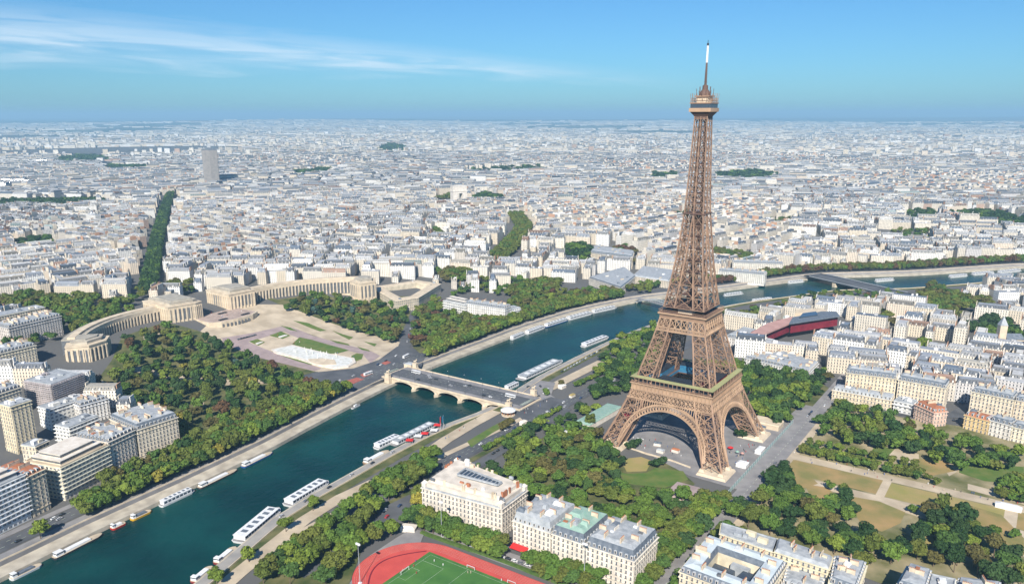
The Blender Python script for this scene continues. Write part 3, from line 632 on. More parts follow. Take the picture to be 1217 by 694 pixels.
# the single shaft above the second floor
mb = MB(); zs = list(np.concatenate([np.arange(120, 196, 9.5), np.arange(196, 272, 7.6)]))+[272]
for (z0, z1) in zip(zs[:-1], zs[1:]):
    for fp in FACES:
        ch = float(np.interp(z0, [120, 270], [1.15, .62])); br = float(np.interp(z0, [120, 270], [.46, .28]))
        o0, o1, i0, i1 = oz(z0), oz(z1), iz(z0), iz(z1)
        mb.bar(fp(o0, o0, z0), fp(o1, o1, z1), ch)
        mb.bar(fp(-o1, o1, z1), fp(o1, o1, z1), br*1.1)
        if i0 > .8:
            for s_ in (-1, 1):
                mb.bar(fp(s_*i0, o0, z0), fp(s_*i1, o1, z1), ch*.95)
                for a, b, c, d in ((o0, i1, z0, z1), (i0, o1, z0, z1)): mb.bar(fp(s_*a, o0, z0), fp(s_*b, o1, z1), br)
                zm = (z0+z1)/2; mb.bar(fp(s_*oz(zm), oz(zm), zm), fp(s_*iz(zm), oz(zm), zm), br*.7)
                # inner face of each leg
                mb.bar(fp(s_*i0, i0, z0), fp(s_*i1, i1, z1), ch*.7); mb.bar(fp(s_*i0, o0, z0), fp(s_*i1, i1, z1), br*.7)
            if i0 > 2.2: mb.bar(fp(-i0, o0, z0), fp(i1, o1, z1), br*.9); mb.bar(fp(i0, o0, z0), fp(-i1, o1, z1), br*.9)
        else:
            mb.bar(fp(0, o0, z0), fp(0, o1, z1), ch*.9)
            for s_ in (-1, 1): mb.bar(fp(0, o0, z0), fp(s_*o1, o1, z1), br); mb.bar(fp(s_*o0, o0, z0), fp(0, o1, z1), br); zm = (z0+z1)/2
            mb.bar(fp(-oz(zm), oz(zm), zm), fp(oz(zm), oz(zm), zm), br*.8)
mb.build('shaft', 'iron', TW)
mb = MB()
for z0, z1 in zip(zs[:-1], zs[1:]):
    r0 = min(oz(z0)*.36, 2.7)
    for x in (-1, 1):
        for y in (-1, 1): mb.bar((x*r0, y*r0, z0), (x*r0, y*r0, z1), .5)
    for fp in FACES: mb.bar(fp(-r0, r0, z0), fp(r0, r0, z1), .34); mb.bar(fp(r0, r0, z0), fp(-r0, r0, z1), .34); mb.bar(fp(-r0, r0, z1), fp(r0, r0, z1), .5)
    zm = (z0+z1)/2; o = oz(z1)*.96; mb.box(-o*.5, o*.5, -o*.5, o*.5, z1-.15, z1+.15)
    mb.bar((-o, -o, z1), (o, o, z1), .4); mb.bar((o, -o, z1), (-o, o, z1), .4)
mb.build('lift_shaft', 'iron_dark', TW)  # interior shade of the shaft put into the core's darker colour
mb = MB(); mb.box(-9, 9, -9, 9, 195.4, 196.2); mb.build('intermediate_platform', 'iron_dark', TW)
# lift cabins running on the slanted tracks of two legs
for sx, sy, z in ((-1, -1, 24), (1, 1, 36)):
    mb = MB(); m_ = (oz(z)+iz(z))/2; mb.rbox((sx*m_, sy*m_), 0, 5, 5, z, z+4.6); mb.build('lift_cabin', 'museum_red', TW)
# summit
mb = MB(); V_ = []
for a, z in ((5.1, 268), (5.3, 270), (8.0, 273.4)): V_ += [(a*x, a*y, z) for x, y in ((-1, -1), (1, -1), (1, 1), (-1, 1))]
mb.add(V_, [(j*4+k, j*4+(k+1) % 4, (j+1)*4+(k+1) % 4, (j+1)*4+k) for j in range(2) for k in range(4)]); mb.build('summit_corbel', 'iron_dark', TW)
ring('summit_gallery_band', 8.7, 4, 273.4, 276.2, 'iron_pale'); ring('summit_gallery', 7.9, 4, 276.2, 279.4, 'glass'); ring('summit_deck', 8.4, 3, 279.4, 280.2, 'iron')
mb = MB()
for fp in FACES:
    for k in range(13): t = -8+16*k/12; mb.bar(fp(t, 8, 280.2), fp(t, 7.2, 283.6), .2)
    for z, r in ((281.6, 7.8), (283.6, 7.2)): mb.bar(fp(-r, r, z), fp(r, r, z), .22)
    for t in (-6, -2.5, 2.0, 5.6): mb.bar(fp(t, 8.6, 281), fp(t, 9.4, 287), .22)
mb.build('summit_cage', 'iron', TW)
mb = MB(); mb.box(-4.6, 4.6, -4.6, 4.6, 280.2, 284.4); mb.build('summit_cabin', 'stone', TW)
ring('summit_cabin_roof', 5.8, .5, 284.4, 285.4, 'iron')
mb = MB(); mb.lathe((0, 0), [(4.2, 285.4), (4.0, 287), (3.0, 289), (2.2, 290), (2.0, 293)], 12)
for k in range(12):
    a = k*math.pi/6; r = 4.6+1.6*(k % 2); mb.bar((r*math.cos(a), r*math.sin(a), 285.3), (r*math.cos(a)*1.05, r*math.sin(a)*1.05, 289+1.5*(k % 3)), .3)
mb.build('lantern', 'iron_dark', TW)
mb = MB()
for k in range(14): mb.cyl((0, 0), 1.15-.03*k, 293+k*1.15, 293.85+k*1.15, 8)
mb.cyl((0, 0), .65, 293, 310, 8); mb.build('antenna_mast', 'iron_dark', TW)
mb = MB(); mb.cyl((0, 0), .85, 309.4, 321.6, 10, 0, .75); mb.build('antenna_tube', 'white_metal', TW)
mb = MB(); mb.cyl((0, 0), .8, 321.6, 323.4, 8); mb.bar((0, 0, 323), (0, 0, 325.6), .3); mb.build('antenna_tip', 'dark', TW)
# ================================================================== BUILDINGS
def area(p): return .5*sum(p[i][0]*p[(i+1) % len(p)][1]-p[(i+1) % len(p)][0]*p[i][1] for i in range(len(p)))
def ccw(p): return list(p) if area(p) > 0 else list(p)[::-1]
def inset(poly, d):
    n = len(poly); out = []
    for i in range(n):
        a, b, c = (np.array(poly[(i+k) % n], float) for k in (-1, 0, 1))
        u, v = b-a, c-b; u /= np.linalg.norm(u); v /= np.linalg.norm(v)
        n1, n2 = np.array([-u[1], u[0]]), np.array([-v[1], v[0]]); m = n1+n2; k = m@n1
        out.append(tuple(b+m*d/max(k, .35)))
    return out
MT['pane'] = mat('window_pane', (0.09, 0.10, 0.12), .3, (0.16, 0.17, 0.18), .6, spec=.5)
def tint_mat(base, col, rough=.8, col2=None, scale=.15, **k):
    key = base+'_%.2f_%.2f_%.2f' % col
    if key not in MT: MT[key] = mat(base, col, rough, col2, scale, **k)
    return key
# shared window, dormer, chimney meshes
def shared(fn):
    mb = MB(); ms = fn(mb); o = mb.build('proto', ms); me = o.data; bpy.data.objects.remove(o); return me
def win_fn(mb): mb.box(-.62, .62, -.09, .05, -1.05, 1.05, 0); mb.box(-.46, .46, -.12, -.10, -.95, .9, 1); mb.box(-.8, .8, -.4, .02, -1.2, -1.06, 0); mb.box(-.75, .75, -.41, -.38, -1.06, -.75, 2); return ['stone_white', 'pane', 'dark']
def dorm_fn(mb):
    mb.box(-.75, .75, -.3, 2.4, -1.1, 1.0, 0); mb.box(-.5, .5, -.34, -.31, -.9, .8, 1); mb.prism([(-.95, -.5), (.95, -.5), (.95, 2.4), (-.95, 2.4)], 1.0, 1.35, 2, [(-.6, -.2), (.6, -.2), (.6, 2.4), (-.6, 2.4)]); return ['stone_white', 'glass', 'zinc']
def chim_fn(mb):
    mb.box(-.4, .4, -2.3, 2.3, -2.5, 1.1, 0); mb.box(-.5, .5, -2.4, 2.4, 1.1, 1.3, 0)
    for k in range(6): mb.cyl((0, -2.0+k*.8), .2, 1.3, 1.9, 6, 1)
    return ['stone', 'brick']
def win2_fn(mb): mb.box(-1.1, 1.1, -.06, .05, -.85, .85, 0); mb.box(-.95, .95, -.09, -.07, -.72, .72, 1); mb.box(-.06, .06, -.12, -.09, -.72, .72, 0); return ['white_metal', 'pane']
WIN, DORM, CHIM, WIN2 = shared(win_fn), shared(dorm_fn), shared(chim_fn), shared(win2_fn)
ROOT_XY = []          # centres and radii of the hand built buildings, kept clear by the street generator
def hero(label, poly, h, z0=None, wall=(.66, .57, .44), roof='zinc', style='haussmann', floors=None, court=None, group=None, cap=70, rise=4.6, chim=True, name='apartment_building', cat='building', bands=True, dormers=True, top=None, slate='slate', terraces=False):
    poly = ccw(poly); n = len(poly); cx, cy = np.mean(poly, axis=0)
    if z0 is None: z0 = min(H(*p) for p in poly)
    R = empty(name, (cx, cy, z0), label=label, cat=cat, group=group)
    P = [(x-cx, y-cy) for x, y in poly]; floors = floors or max(2, int(round(h/3.3))); fh = h/floors
    ROOT_XY.append(np.array(inset(poly, -4)))
    wm = tint_mat('facade', wall, .85); mb = MB(); mb.prism(P, -3, h)
    if court:
        I = inset(P, court); mb = MB(); vs = [(x, y, -3) for x, y in P]+[(x, y, h) for x, y in P]+[(x, y, h) for x, y in I]+[(x, y, 0) for x, y in I]
        mb.add(vs, [(i, (i+1) % n, n+(i+1) % n, n+i) for i in range(n)]+[(2*n+i, 2*n+(i+1) % n, 3*n+(i+1) % n, 3*n+i) for i in range(n)][0:0]+[(3*n+i, 3*n+(i+1) % n, 2*n+(i+1) % n, 2*n+i)[::-1] for i in range(n)])
    mb.build('wall', wm, R)
    if bands:
        mb = MB()
        for k, (z, o) in enumerate([(h-.5, .75), (fh*1.15, .4), (h-fh*1.1, .55)]+([(z, 1.3) for z in np.arange(2*fh, h-1, fh)] if terraces else [])):
            Q = inset(P, -o); vs = [(x, y, z) for x, y in P]+[(x, y, z) for x, y in Q]+[(x, y, z+.5) for x, y in Q]+[(x, y, z+.5) for x, y in P]
            mb.add(vs, [(j*n+i, j*n+(i+1) % n, (j+1)*n+(i+1) % n, (j+1)*n+i) for j in range(3) for i in range(n)])
        mb.build('cornice' if not terraces else 'balcony', tint_mat('facade_trim', tuple(min(c*1.12, .82) for c in wall), .8), R)
    # roof
    mb = MB(); rm = [slate, roof]
    if style == 'haussmann':
        a, b = inset(P, 1.5), inset(P, 4.6); zt = h+rise
        rings = [(inset(P, .15), h), (a, h+rise*.8), (b, zt)]
        if court:
            I = inset(P, court); rings = [(inset(P, .15), h), (a, h+rise*.8), (inset(P, court*.5), zt), (inset(P, court-1.2), h+rise*.8), (I, h)]
        vs = [(x, y, z) for r, z in rings for x, y in r]; fs = []; ms = []
        for j in range(len(rings)-1):
            for i in range(n): fs.append((j*n+i, j*n+(i+1) % n, (j+1)*n+(i+1) % n, (j+1)*n+i)); ms.append(0 if (j == 0 or (court and j == 3)) else 1)
        if not court: fs.append(tuple(range(2*n, 3*n))); ms.append(1)
        mb.v = vs; mb.f = fs; mb.m = ms
    else:
        I = inset(P, .5); vs = [(x, y, z) for r, z in ((P, h), (P, h+1.0), (I, h+1.0), (I, h+.35)) for x, y in r]
        mb.add(vs, [(j*n+i, j*n+(i+1) % n, (j+1)*n+(i+1) % n, (j+1)*n+i) for j in range(3) for i in range(n)]+[tuple(range(3*n, 4*n))], 1)
        rise = 0
    rf = mb.build('roof', rm, R)
    if terraces and abs(area(P)) > 500:
        for k_, (d_, za_, zb_) in enumerate(((3.2, h+.4, h+3.4), (6.8, h+3.4, h+6.2))):
            mb = MB(); mb.prism(inset(P, d_), za_, zb_); at2_ = mb.build('attic', wm, rf); mb = MB(); mb.prism(inset(P, d_-.08), za_+.8, zb_-.7); mb.build('window_band', 'pane', at2_); mb = MB(); mb.prism(inset(P, d_-.5), zb_+.004, zb_+.25); mb.build('terrace_edge', 'stone_white', at2_)
    # rooftop plant on flat roofs
    if style != 'haussmann':
        bx = [(min(p[0] for p in P), max(p[0] for p in P)), (min(p[1] for p in P), max(p[1] for p in P))]
        for _ in range(5):
            for t in range(20):
                q = (random.uniform(*bx[0]), random.uniform(*bx[1]))
                if inpoly([q], inset(P, 4))[0]: break
            else: continue
            mb = MB(); mb.rbox(q, random.random()*.1+math.atan2(P[1][1]-P[0][1], P[1][0]-P[0][0]), random.uniform(2, 7), random.uniform(2, 4), h+.3, h+random.uniform(1.6, 3.2)); mb.build('roof_housing', random.choice(['white_metal', 'zinc', wm]), rf)
    if style == 'haussmann':
        bx = [(min(p[0] for p in P), max(p[0] for p in P)), (min(p[1] for p in P), max(p[1] for p in P))]; ang0 = math.atan2(P[1][1]-P[0][1], P[1][0]-P[0][0])
        core = inset(P, 3.4)
        for _ in range(int(min(16, abs(area(P))/70))):
            q = (random.uniform(*bx[0]), random.uniform(*bx[1]))
            if not inpoly([q], core)[0] or (court and inpoly([q], inset(P, court-2.5))[0]): continue
            mb = MB(); kd_ = random.random()
            if kd_ < .45: mb.rbox(q, ang0+random.choice((0, math.pi/2)), random.uniform(4, 8), random.uniform(3, 6), h+rise-1.6, h+rise+random.uniform(.8, 2.4), 0, random.uniform(.4, .8)); mm_ = random.choice(['slate', 'zinc', 'zinc', 'white_metal'])
            elif kd_ < .75: mb.rbox(q, ang0+math.pi/2, random.uniform(5, 9), .5, h+rise-2, h+rise+random.uniform(1.2, 2.2)); mm_ = random.choice([wm, 'stone'])
            else: mb.rbox(q, ang0, random.uniform(1.5, 3.5), random.uniform(1.2, 2.5), h+rise-1.6, h+rise+random.uniform(.5, 1)); mm_ = random.choice(['pane', 'white_metal', wm, 'brick'])
            mb.build('roof_housing', mm_, rf)
    # windows, dormers, chimneys
    cand = []; dc = []; cc = []
    cam2 = CAM[:2]
    for i in range(n):
        a, b = np.array(P[i]), np.array(P[(i+1) % n]); L = np.linalg.norm(b-a)
        if L < 3: continue
        u = (b-a)/L; nn_ = np.array([u[1], -u[0]]); mid = (a+b)/2+[cx, cy]; rz = math.atan2(u[1], u[0])
        vis = nn_@(cam2-mid)/np.linalg.norm(cam2-mid)
        bay = 3.0 if style != 'modern' else 3.5; k = max(1, int(L/bay))
        if vis > -.15:
            for q in range(k):
                p = a+u*(L*(q+.5)/k)+nn_*.02
                for f in range(floors): cand.append((p, rz, (f+.52)*fh, vis))
        if style == 'haussmann':
            kd = max(1, int(L/3.4))
            for q in range(kd):
                if vis > -.15: dc.append((a+u*(L*(q+.5)/kd)-nn_*.55, rz, h+1.6))
            kc = int(L/13)
            if chim and L > 16:
                for q in range(1, kc+1): cc.append((a+u*(L*q/(kc+1))-nn_*5.2, rz+0, h+rise+1.0))
    step = max(1.0, len(cand)/cap) if cap < len(cand) else 1
    cand.sort(key=lambda c: (-c[3] > .05, -c[2])); wmesh = WIN2 if style == 'modern' else WIN
    if style=='modern': cand = cand[:: 1]
    for p, rz, z, v in cand[:cap]: link_mesh('window', wmesh, R, (p[0], p[1], z), rz)
    rest = cand[cap:]
    if rest:
        mb = MB(); me = wmesh; vv = [v.co[:] for v in me.vertices]; ff = [tuple(p.vertices) for p in me.polygons]; mi = [p.material_index for p in me.polygons]
        for p, rz, z, v in rest:
            ca, sa = math.cos(rz), math.sin(rz); o = len(mb.v); mb.v += [(x*ca-y*sa+p[0], x*sa+y*ca+p[1], zz+z) for x, y, zz in vv]; mb.f += [tuple(i+o for i in f) for f in ff]; mb.m += mi
        tag(mb.build('window_grid', list(me.materials), R), kind='stuff')
    if dormers:
        for p, rz, z in dc[:60]: link_mesh('dormer', DORM, rf, (p[0], p[1], z), rz)
    for p, rz, z in cc: link_mesh('chimney', CHIM, rf, (p[0], p[1], z), rz)
    return R
def rect(pa, pb, depth, dz=0):
    """front edge given in the picture, extended away from the camera"""
    a, b = np.array(at(*pa, dz)), np.array(at(*pb, dz)); u = (b-a)/np.linalg.norm(b-a); nrm = np.array([-u[1], u[0]])
    if nrm@(a-CAM[:2]) < 0: nrm = -nrm
    return [tuple(a), tuple(b), tuple(b+nrm*depth), tuple(a+nrm*depth)]
def roofpoly(pts, z): return [tuple(map(float, unp(a, b, z))) for a, b in pts]

MT['pale_zinc'] = mat('pale_zinc', (.56, .62, .66), .6, (.46, .53, .57), .2, spec=.2)
MT['copper'] = mat('green_copper', (.22, .36, .30), .6, (.30, .42, .36), .3)
# -- the two blocks by the running track and the ones in the lower right corner
BA = hero('white stone palace block with stepped attic and blue glazed roof well behind the track', [(-100, -228), (-36, -222), (-37, -190), (-105, -182)], 21, 0, (.72, .65, .56), style='flat', cap=95)
mb = MB()
c_ = np.array([-69.5, -205.5]); P_ = [(a-c_[0], b-c_[1]) for a, b in [(-100, -228), (-36, -222), (-37, -190), (-105, -182)]]
mb.prism(inset(P_, 2.0), 21.3, 24.4); at_ = mb.build('attic', tint_mat('facade', (.72, .65, .56), .85), BA)
mb = MB(); mb.prism(inset(P_, 4.6), 24.4, 27.2); mb.build('attic', tint_mat('facade', (.72, .65, .56), .85), BA)
mb = MB(); Q_ = inset(P_, 14.5); Q_ = [(a*.9+3, b*.8+1) for a, b in Q_]; mb.prism(Q_, 27.1, 28.4); mb.build('skylight', 'glass', BA)
mb = MB()
for k in range(11):
    a = np.array(Q_[0])*(1-k/10)+np.array(Q_[1])*k/10; b = np.array(Q_[3])*(1-k/10)+np.array(Q_[2])*k/10; mb.bar((*a, 28.6), (*b, 28.6), .5)
[mb.bar((*(np.array(Q_[i])), 28.5), (*(np.array(Q_[(i+1) % 4])), 28.5), 1.2) for i in range(4)]
mb.build('skylight_frame', 'zinc', BA)
for k in range(34):
    t_ = random.random(); i = k % 4; ring_ = inset(P_, random.choice((3.2, 5.4, 7, 9))); a, b = np.array(ring_[i]), np.array(ring_[(i+1) % 4]); p = a+(b-a)*t_; m2_ = MB(); m2_.rbox((0, 0), 0, random.uniform(1.5, 4), random.uniform(1, 2.4), 0, random.uniform(1, 2.6), 0, .8); o_ = m2_.build('roof_housing', random.choice(['zinc', 'brick', 'stone', 'white_metal', 'pane', 'hedge']), BA); o_.location = (*p, 24.3 if k % 2 else 27.1); o_.rotation_euler = (0, 0, .05)
for i, (x, y) in enumerate(inset(P_, 1.6)):
    mb = MB(); mb.box(x-1.6, x+1.6, y-1.6, y+1.6, 21.2, 24.6); mb.prism([(x-1.9, y-1.9), (x+1.9, y-1.9), (x+1.9, y+1.9), (x-1.9, y+1.9)], 24.6, 26.4, 0, [(x-.3, y-.3), (x+.3, y-.3), (x+.3, y+.3), (x-.3, y+.3)]); mb.build('corner_turret', 'stone_white', BA)
for k in range(22):
    i = k % 4; a, b = np.array(inset(P_, 4.4)[i]), np.array(inset(P_, 4.4)[(i+1) % 4]); p = a+(b-a)*random.random()
    mb = MB(); mb.rbox(p, random.random()*3, 1.8, .8, 24, 28.2+random.random()); mb.build('chimney', 'brick' if k % 2 else 'stone', BA)
for k, (x0, x1, m, lab) in enumerate(((-22, 6, 'zinc', 'cream apartment house with grey mansards and a red entrance awning, beside the white palace block'), (7.2, 30, 'zinc', 'cream apartment house with green copper domes in the middle of the row by the track'), (31.2, 63, 'slate', 'cream corner apartment house under tall slate roofs ending the row by the track'))):
    BB = hero(lab, [(x0, -229.5), (x1, -229.5), (x1, -196), (x0, -196)], 20.5, 0, (.75, .68, .58), roof='zinc' if k != 1 else 'copper' if 'copper' in MT else 'zinc', court=None, rise=7.5, cap=90, slate='zinc' if k == 0 else 'slate')
cop = [o for o in C.objects if o.get('label', '').startswith('cream apartment house with green')][0]
mb = MB(); mb.rbox((-4, 2), 0, 13, 12, 26, 30, 0, .5); mb.build('copper_dome', 'copper', cop)
mb = MB(); mb.rbox((6, -6), 0, 8, 7, 25, 30, 0, .4); mb.build('copper_dome', 'copper', cop)
mb = MB(); mb.prism([(-14, -21), (-2, -21), (-2, -16.7), (-14, -16.7)], [3.0, 3.0, 4.6, 4.6], [3.4, 3.4, 5.0, 5.0]); first = [o for o in C.objects if o.get('label', '').startswith('cream apartment house with grey mansards and a red')][0]; mb.build('awning', 'red', first)
hero('pale apartment block with bluish roof around a deep glazed courtyard', roofpoly([(808, 675), (841, 636), (935, 668), (905, 712)], 22), 20, 0, (.70, .63, .48), court=11, rise=4.5, cap=95, slate='slate', roof='pale_zinc')
CB0 = [o for o in C.objects if o.get('label', '').startswith('pale apartment block with bluish roof')][0]; cx_, cy_, _z = CB0.location
for k, (x, y, l, w, h, m) in enumerate(((-8, 4, 16, 7, 15, 'glass'), (8, 2, 9, 9, 17, 'glass'), (14, -6, 10, 6, 12, 'pale_zinc'), (-4, -6, 14, 5, 13, 'white_metal'), (2, 8, 12, 4, 18, 'zinc'))):
    mb = MB(); mb.rbox((0, 0), 0, l, w, 0, h, 0, .9); o_ = mb.build('court_pavilion', m, CB0); o_.location = (x, y, 0); o_.rotation_euler = (0, 0, -.1)
hero('yellowish apartment wing with domed corner and white flat roof facing the gardens', roofpoly([(858, 622), (923, 641), (918, 655), (856, 634)], 24), 24, 0, (.74, .66, .47), style='flat', cap=60)
hero('yellowish apartment wing under a plain grey zinc roof, middle of the row facing the gardens', roofpoly([(924, 640), (990, 662), (985, 676), (920, 655)], 24), 24, 0, (.74, .66, .47), rise=2.2, slate='zinc', dormers=False, cap=50)
hero('yellowish apartment wing with white dormers, end of the row facing the gardens', roofpoly([(991, 662), (1030, 670), (1018, 702), (986, 690)], 23), 22, 0, (.74, .66, .47), rise=4.5, cap=60)
hero('low blue and white roofed building filling the courtyard behind the yellowish wings', roofpoly([(936, 664), (984, 680), (976, 705), (930, 690)], 17), 15, 0, (.7, .66, .6), rise=3, cap=30, slate='zinc')
hero('stone block with a small grey roof and white skylights at the bottom edge', roofpoly([(1066, 694), (1079, 671), (1108, 680), (1100, 705)], 20), 19, 0, (.70, .64, .54), cap=30)
hero('pale house with an orange tiled terrace roof at the bottom edge', roofpoly([(1108, 681), (1136, 687), (1130, 712), (1101, 706)], 21), 20, 0, (.75, .70, .62), style='flat', cap=30)
hero('grey roofed house with tall chimneys at the bottom edge beside the park', roofpoly([(1138, 688), (1190, 694), (1186, 720), (1132, 712)], 19), 18, 0, (.70, .64, .54), cap=30)

# -- the river front at the left edge
WG = 'white and stone apartment blocks along the left edge of the far bank'
hero('white balconied apartment block with a pale roof at the left edge, facing the river road', rect((-14, 642), (38, 616), 26), 33, None, (.78, .78, .76), style='modern', terraces=True, cap=70)
hero('beige stone apartment block on the river road, between the white balconied block and a shaded street', rect((40, 615), (61, 604), 30), 31, None, (.70, .60, .44), style='haussmann', rise=3, slate='brick', cap=60, roof='brick')
hero('white terraced corner block with stepped balconies above the riverside plane trees', rect((78, 595), (133, 566), 34), 26, None, (.78, .70, .56), style='modern', terraces=True, cap=90, roof='sand')
hero('narrow cream block with pale roof between the terraced corner and the stone block', rect((134, 565), (165, 549), 34), 28, None, (.70, .64, .54), rise=3, cap=60)
hero('ornate stone apartment block with crowded grey roofs beside the garden steps', rect((167, 548), (215, 531), 42), 27, None, (.72, .64, .50), rise=6, cap=95)
hero('tall narrow beige apartment house with a bare gable rising above its neighbours', rect((22, 540), (46, 531), 16), 42, None, (.74, .64, .44), style='flat', cap=24)
hero('low house with a white roof in front of the tall beige gable', rect((46, 556), (62, 548), 14), 18, None, (.70, .62, .48), style='flat', cap=16)
hero('white modern house with black window bands behind the terraced corner', rect((62, 512), (96, 500), 16), 20, None, (.80, .78, .72), style='modern', cap=30)
hero('small white house with a blue grey roof at the edge of the gardens', rect((98, 506), (132, 496), 18), 19, None, (.80, .78, .74), style='haussmann', rise=3, cap=30)
hero('white house with balconies above the zinc roofs, beside the garden road', rect((86, 535), (120, 520), 16), 20, None, (.80, .77, .70), style='modern', terraces=True, cap=30)
SCF = hero('large greyish corner block wrapped in scaffolding near the end of the curved palace', [at(34, 478), at(66, 490), at(102, 474), at(72, 462)], 27, None, (.50, .45, .45), style='flat', cap=10)
mb = MB(); cx_, cy_, _z = SCF.location; PP = inset([(a-cx_, b-cy_) for a, b in ccw([at(34, 478), at(66, 490), at(102, 474), at(72, 462)])], -1.4)
for i in range(4):
    a, b = np.array(PP[i]), np.array(PP[(i+1) % 4]); L = np.linalg.norm(b-a); k = int(L/2.6)
    for q in range(k+1): p = a+(b-a)*q/k; mb.bar((*p, 0), (*p, 28), .22)
    for z in np.arange(2, 28, 2.0): mb.bar((*a, z), (*b, z), .9, .3)
mb.build('scaffolding', tint_mat('scaffold_boards', (.55, .50, .50), .8), SCF)
hero('long apartment block with two rows of dark bays on the slope at the left edge', rect((14, 414), (76, 398), 24), 23, None, (.68, .63, .58), rise=4, cap=90)
hero('pale apartment block with pink awnings at the left edge below the scaffolding', rect((-12, 508), (30, 492), 20), 27, None, (.72, .64, .50), rise=4, cap=60)
hero('white roofed apartment block behind the long block at the left edge', rect((-8, 398), (56, 384), 20), 20, None, (.74, .66, .52), style='flat', cap=40)
hero('stone apartment block with bare side wall between the long block and the scaffolding', rect((-10, 446), (46, 432), 26), 20, None, (.74, .66, .50), rise=4, cap=50)

# -- east of the tower
hero('low stone mansion with a long zinc roof along the tree line right of the tower', rect((988, 476), (1058, 489), 14), 11, None, (.72, .62, .46), rise=4, cap=50, slate='zinc')
hero('wide cream apartment block with three slate roofs behind the long zinc roof', rect((1003, 470), (1062, 478), 18), 24, None, (.74, .64, .46), rise=6, cap=80)
hero('cream apartment block with slate mansards and a pink corner at the street', rect((1064, 479), (1120, 490), 18), 24, None, (.76, .66, .50), rise=6, cap=80)
hero('modern white house with dark strip windows beside the pink mansion', rect((1061, 489), (1083, 494), 14), 11, None, (.76, .75, .72), style='modern', terraces=True, cap=30)
hero('small mansion with a dark red mansard and red curtains at the garden corner', rect((1085, 497), (1108, 508), 14), 14, None, (.72, .52, .42), rise=4.5, cap=40, slate='brick', roof='brick')
hero('cream apartment row with white crested roofs across the dark street', rect((1150, 494), (1200, 505), 18), 24, None, (.76, .66, .50), rise=5, cap=80)
hero('cream apartment row at the right edge across the dark street', rect((1201, 505), (1240, 513), 18), 24, None, (.74, .62, .46), rise=5, cap=50)
hero('yellow ochre house with an orange tiled roof at the park edge', rect((1144, 509), (1173, 517), 12), 13, None, (.72, .54, .28), rise=3, cap=30, slate='brick', roof='brick')
hero('white house with a blue slate mansard beside the ochre house', rect((1174, 517), (1199, 524), 12), 14, None, (.74, .70, .64), rise=5, cap=30)
hero('cream house with a grey mansard at the right edge beside the park', rect((1200, 524), (1235, 532), 12), 13, None, (.76, .68, .52), rise=5, cap=30)
hero('low white building with a blue grey metal roof just behind the tower gardens', roofpoly([(885, 424), (931, 418), (973, 431), (962, 442)], 12), 11, 0, (.70, .70, .68), rise=3.2, cap=40, slate='slate')
# ================================================================== LANDMARKS, BRIDGES
# -- curved palace: two wings, two head pavilions, two end pavilions
def bez(p0, p1, p2, n): return [tuple((1-t)**2*np.array(p0)+2*t*(1-t)*np.array(p1)+t*t*np.array(p2)) for t in np.linspace(0, 1, n)]
for sgn, lab in ((1, 'curved stone palace wing with tall window bays right of the central terrace'), (-1, 'curved stone palace wing with tall window bays left of the central terrace')):
    yc = 5 if sgn > 0 else 3
    R = empty('palace_wing', (-650, yc+sgn*120, 14), label=lab, cat='palace', group='curved wings of the hilltop palace'); ox, oy = -650, yc+sgn*120
    if sgn > 0: fl = bez((-660, yc+62), (-662, yc+150), (-592, yc+208), 25)
    else: fl = bez((-668, yc-62), (-678, yc-140), (-612, yc-196), 25)
    fl = [(x-ox, y-oy) for x, y in fl]; bk = [tuple(p) for p in offset_line(fl, 20*sgn)]
    ccwf = ccw(fl+bk[::-1]); MB_ = MB(); MB_.prism(fl+bk[::-1] if area(fl+bk[::-1]) > 0 else (fl+bk[::-1])[::-1], -12, 23.0); MB_.build('wall', 'pane', R)
    for a, b, z0, z1 in ((-.9, 0.2, -12, 4.0), (-.9, .4, 21, 25.6)):
        o1, o2 = [tuple(p) for p in offset_line(fl, a*sgn)], [tuple(p) for p in offset_line(fl, b*sgn)]; q = o1+o2[::-1]; m_ = MB(); m_.prism(q if area(q) > 0 else q[::-1], z0, z1); m_.build('stone_band', 'stone', R)
    o1, o2 = [tuple(p) for p in offset_line(fl, 1.2*sgn)], [tuple(p) for p in offset_line(fl, 20*sgn)]; q = o1+o2[::-1]; m_ = MB(); m_.prism(q if area(q) > 0 else q[::-1], 23.1, 24.6); rf = m_.build('roof', tint_mat('terrace_roof', (.42, .39, .33), .85), R)
    o1, o2 = [tuple(p) for p in offset_line(fl, 6*sgn)], [tuple(p) for p in offset_line(fl, 14*sgn)]; q = o1+o2[::-1]; m_ = MB(); m_.prism(q if area(q) > 0 else q[::-1], 24.7, 26.6); m_.build('roof_lantern', 'stone', rf)
    res = resample(fl, 34); rl_ = offset_line(res, -.5*sgn)
    for k in range(34):
        t = res[min(k+1, 33)]-res[max(k-1, 0)]; m_ = MB(); m_.rbox((0, 0), 0, 1.7, 2.2, -9, 7.2); o = m_.build('pillar', 'stone', R, None); o.location = (rl_[k][0], rl_[k][1], 13.9); o.rotation_euler = (0, 0, math.atan2(t[1], t[0]))
        if k == 0: pm = o.data
        else: o.data = pm
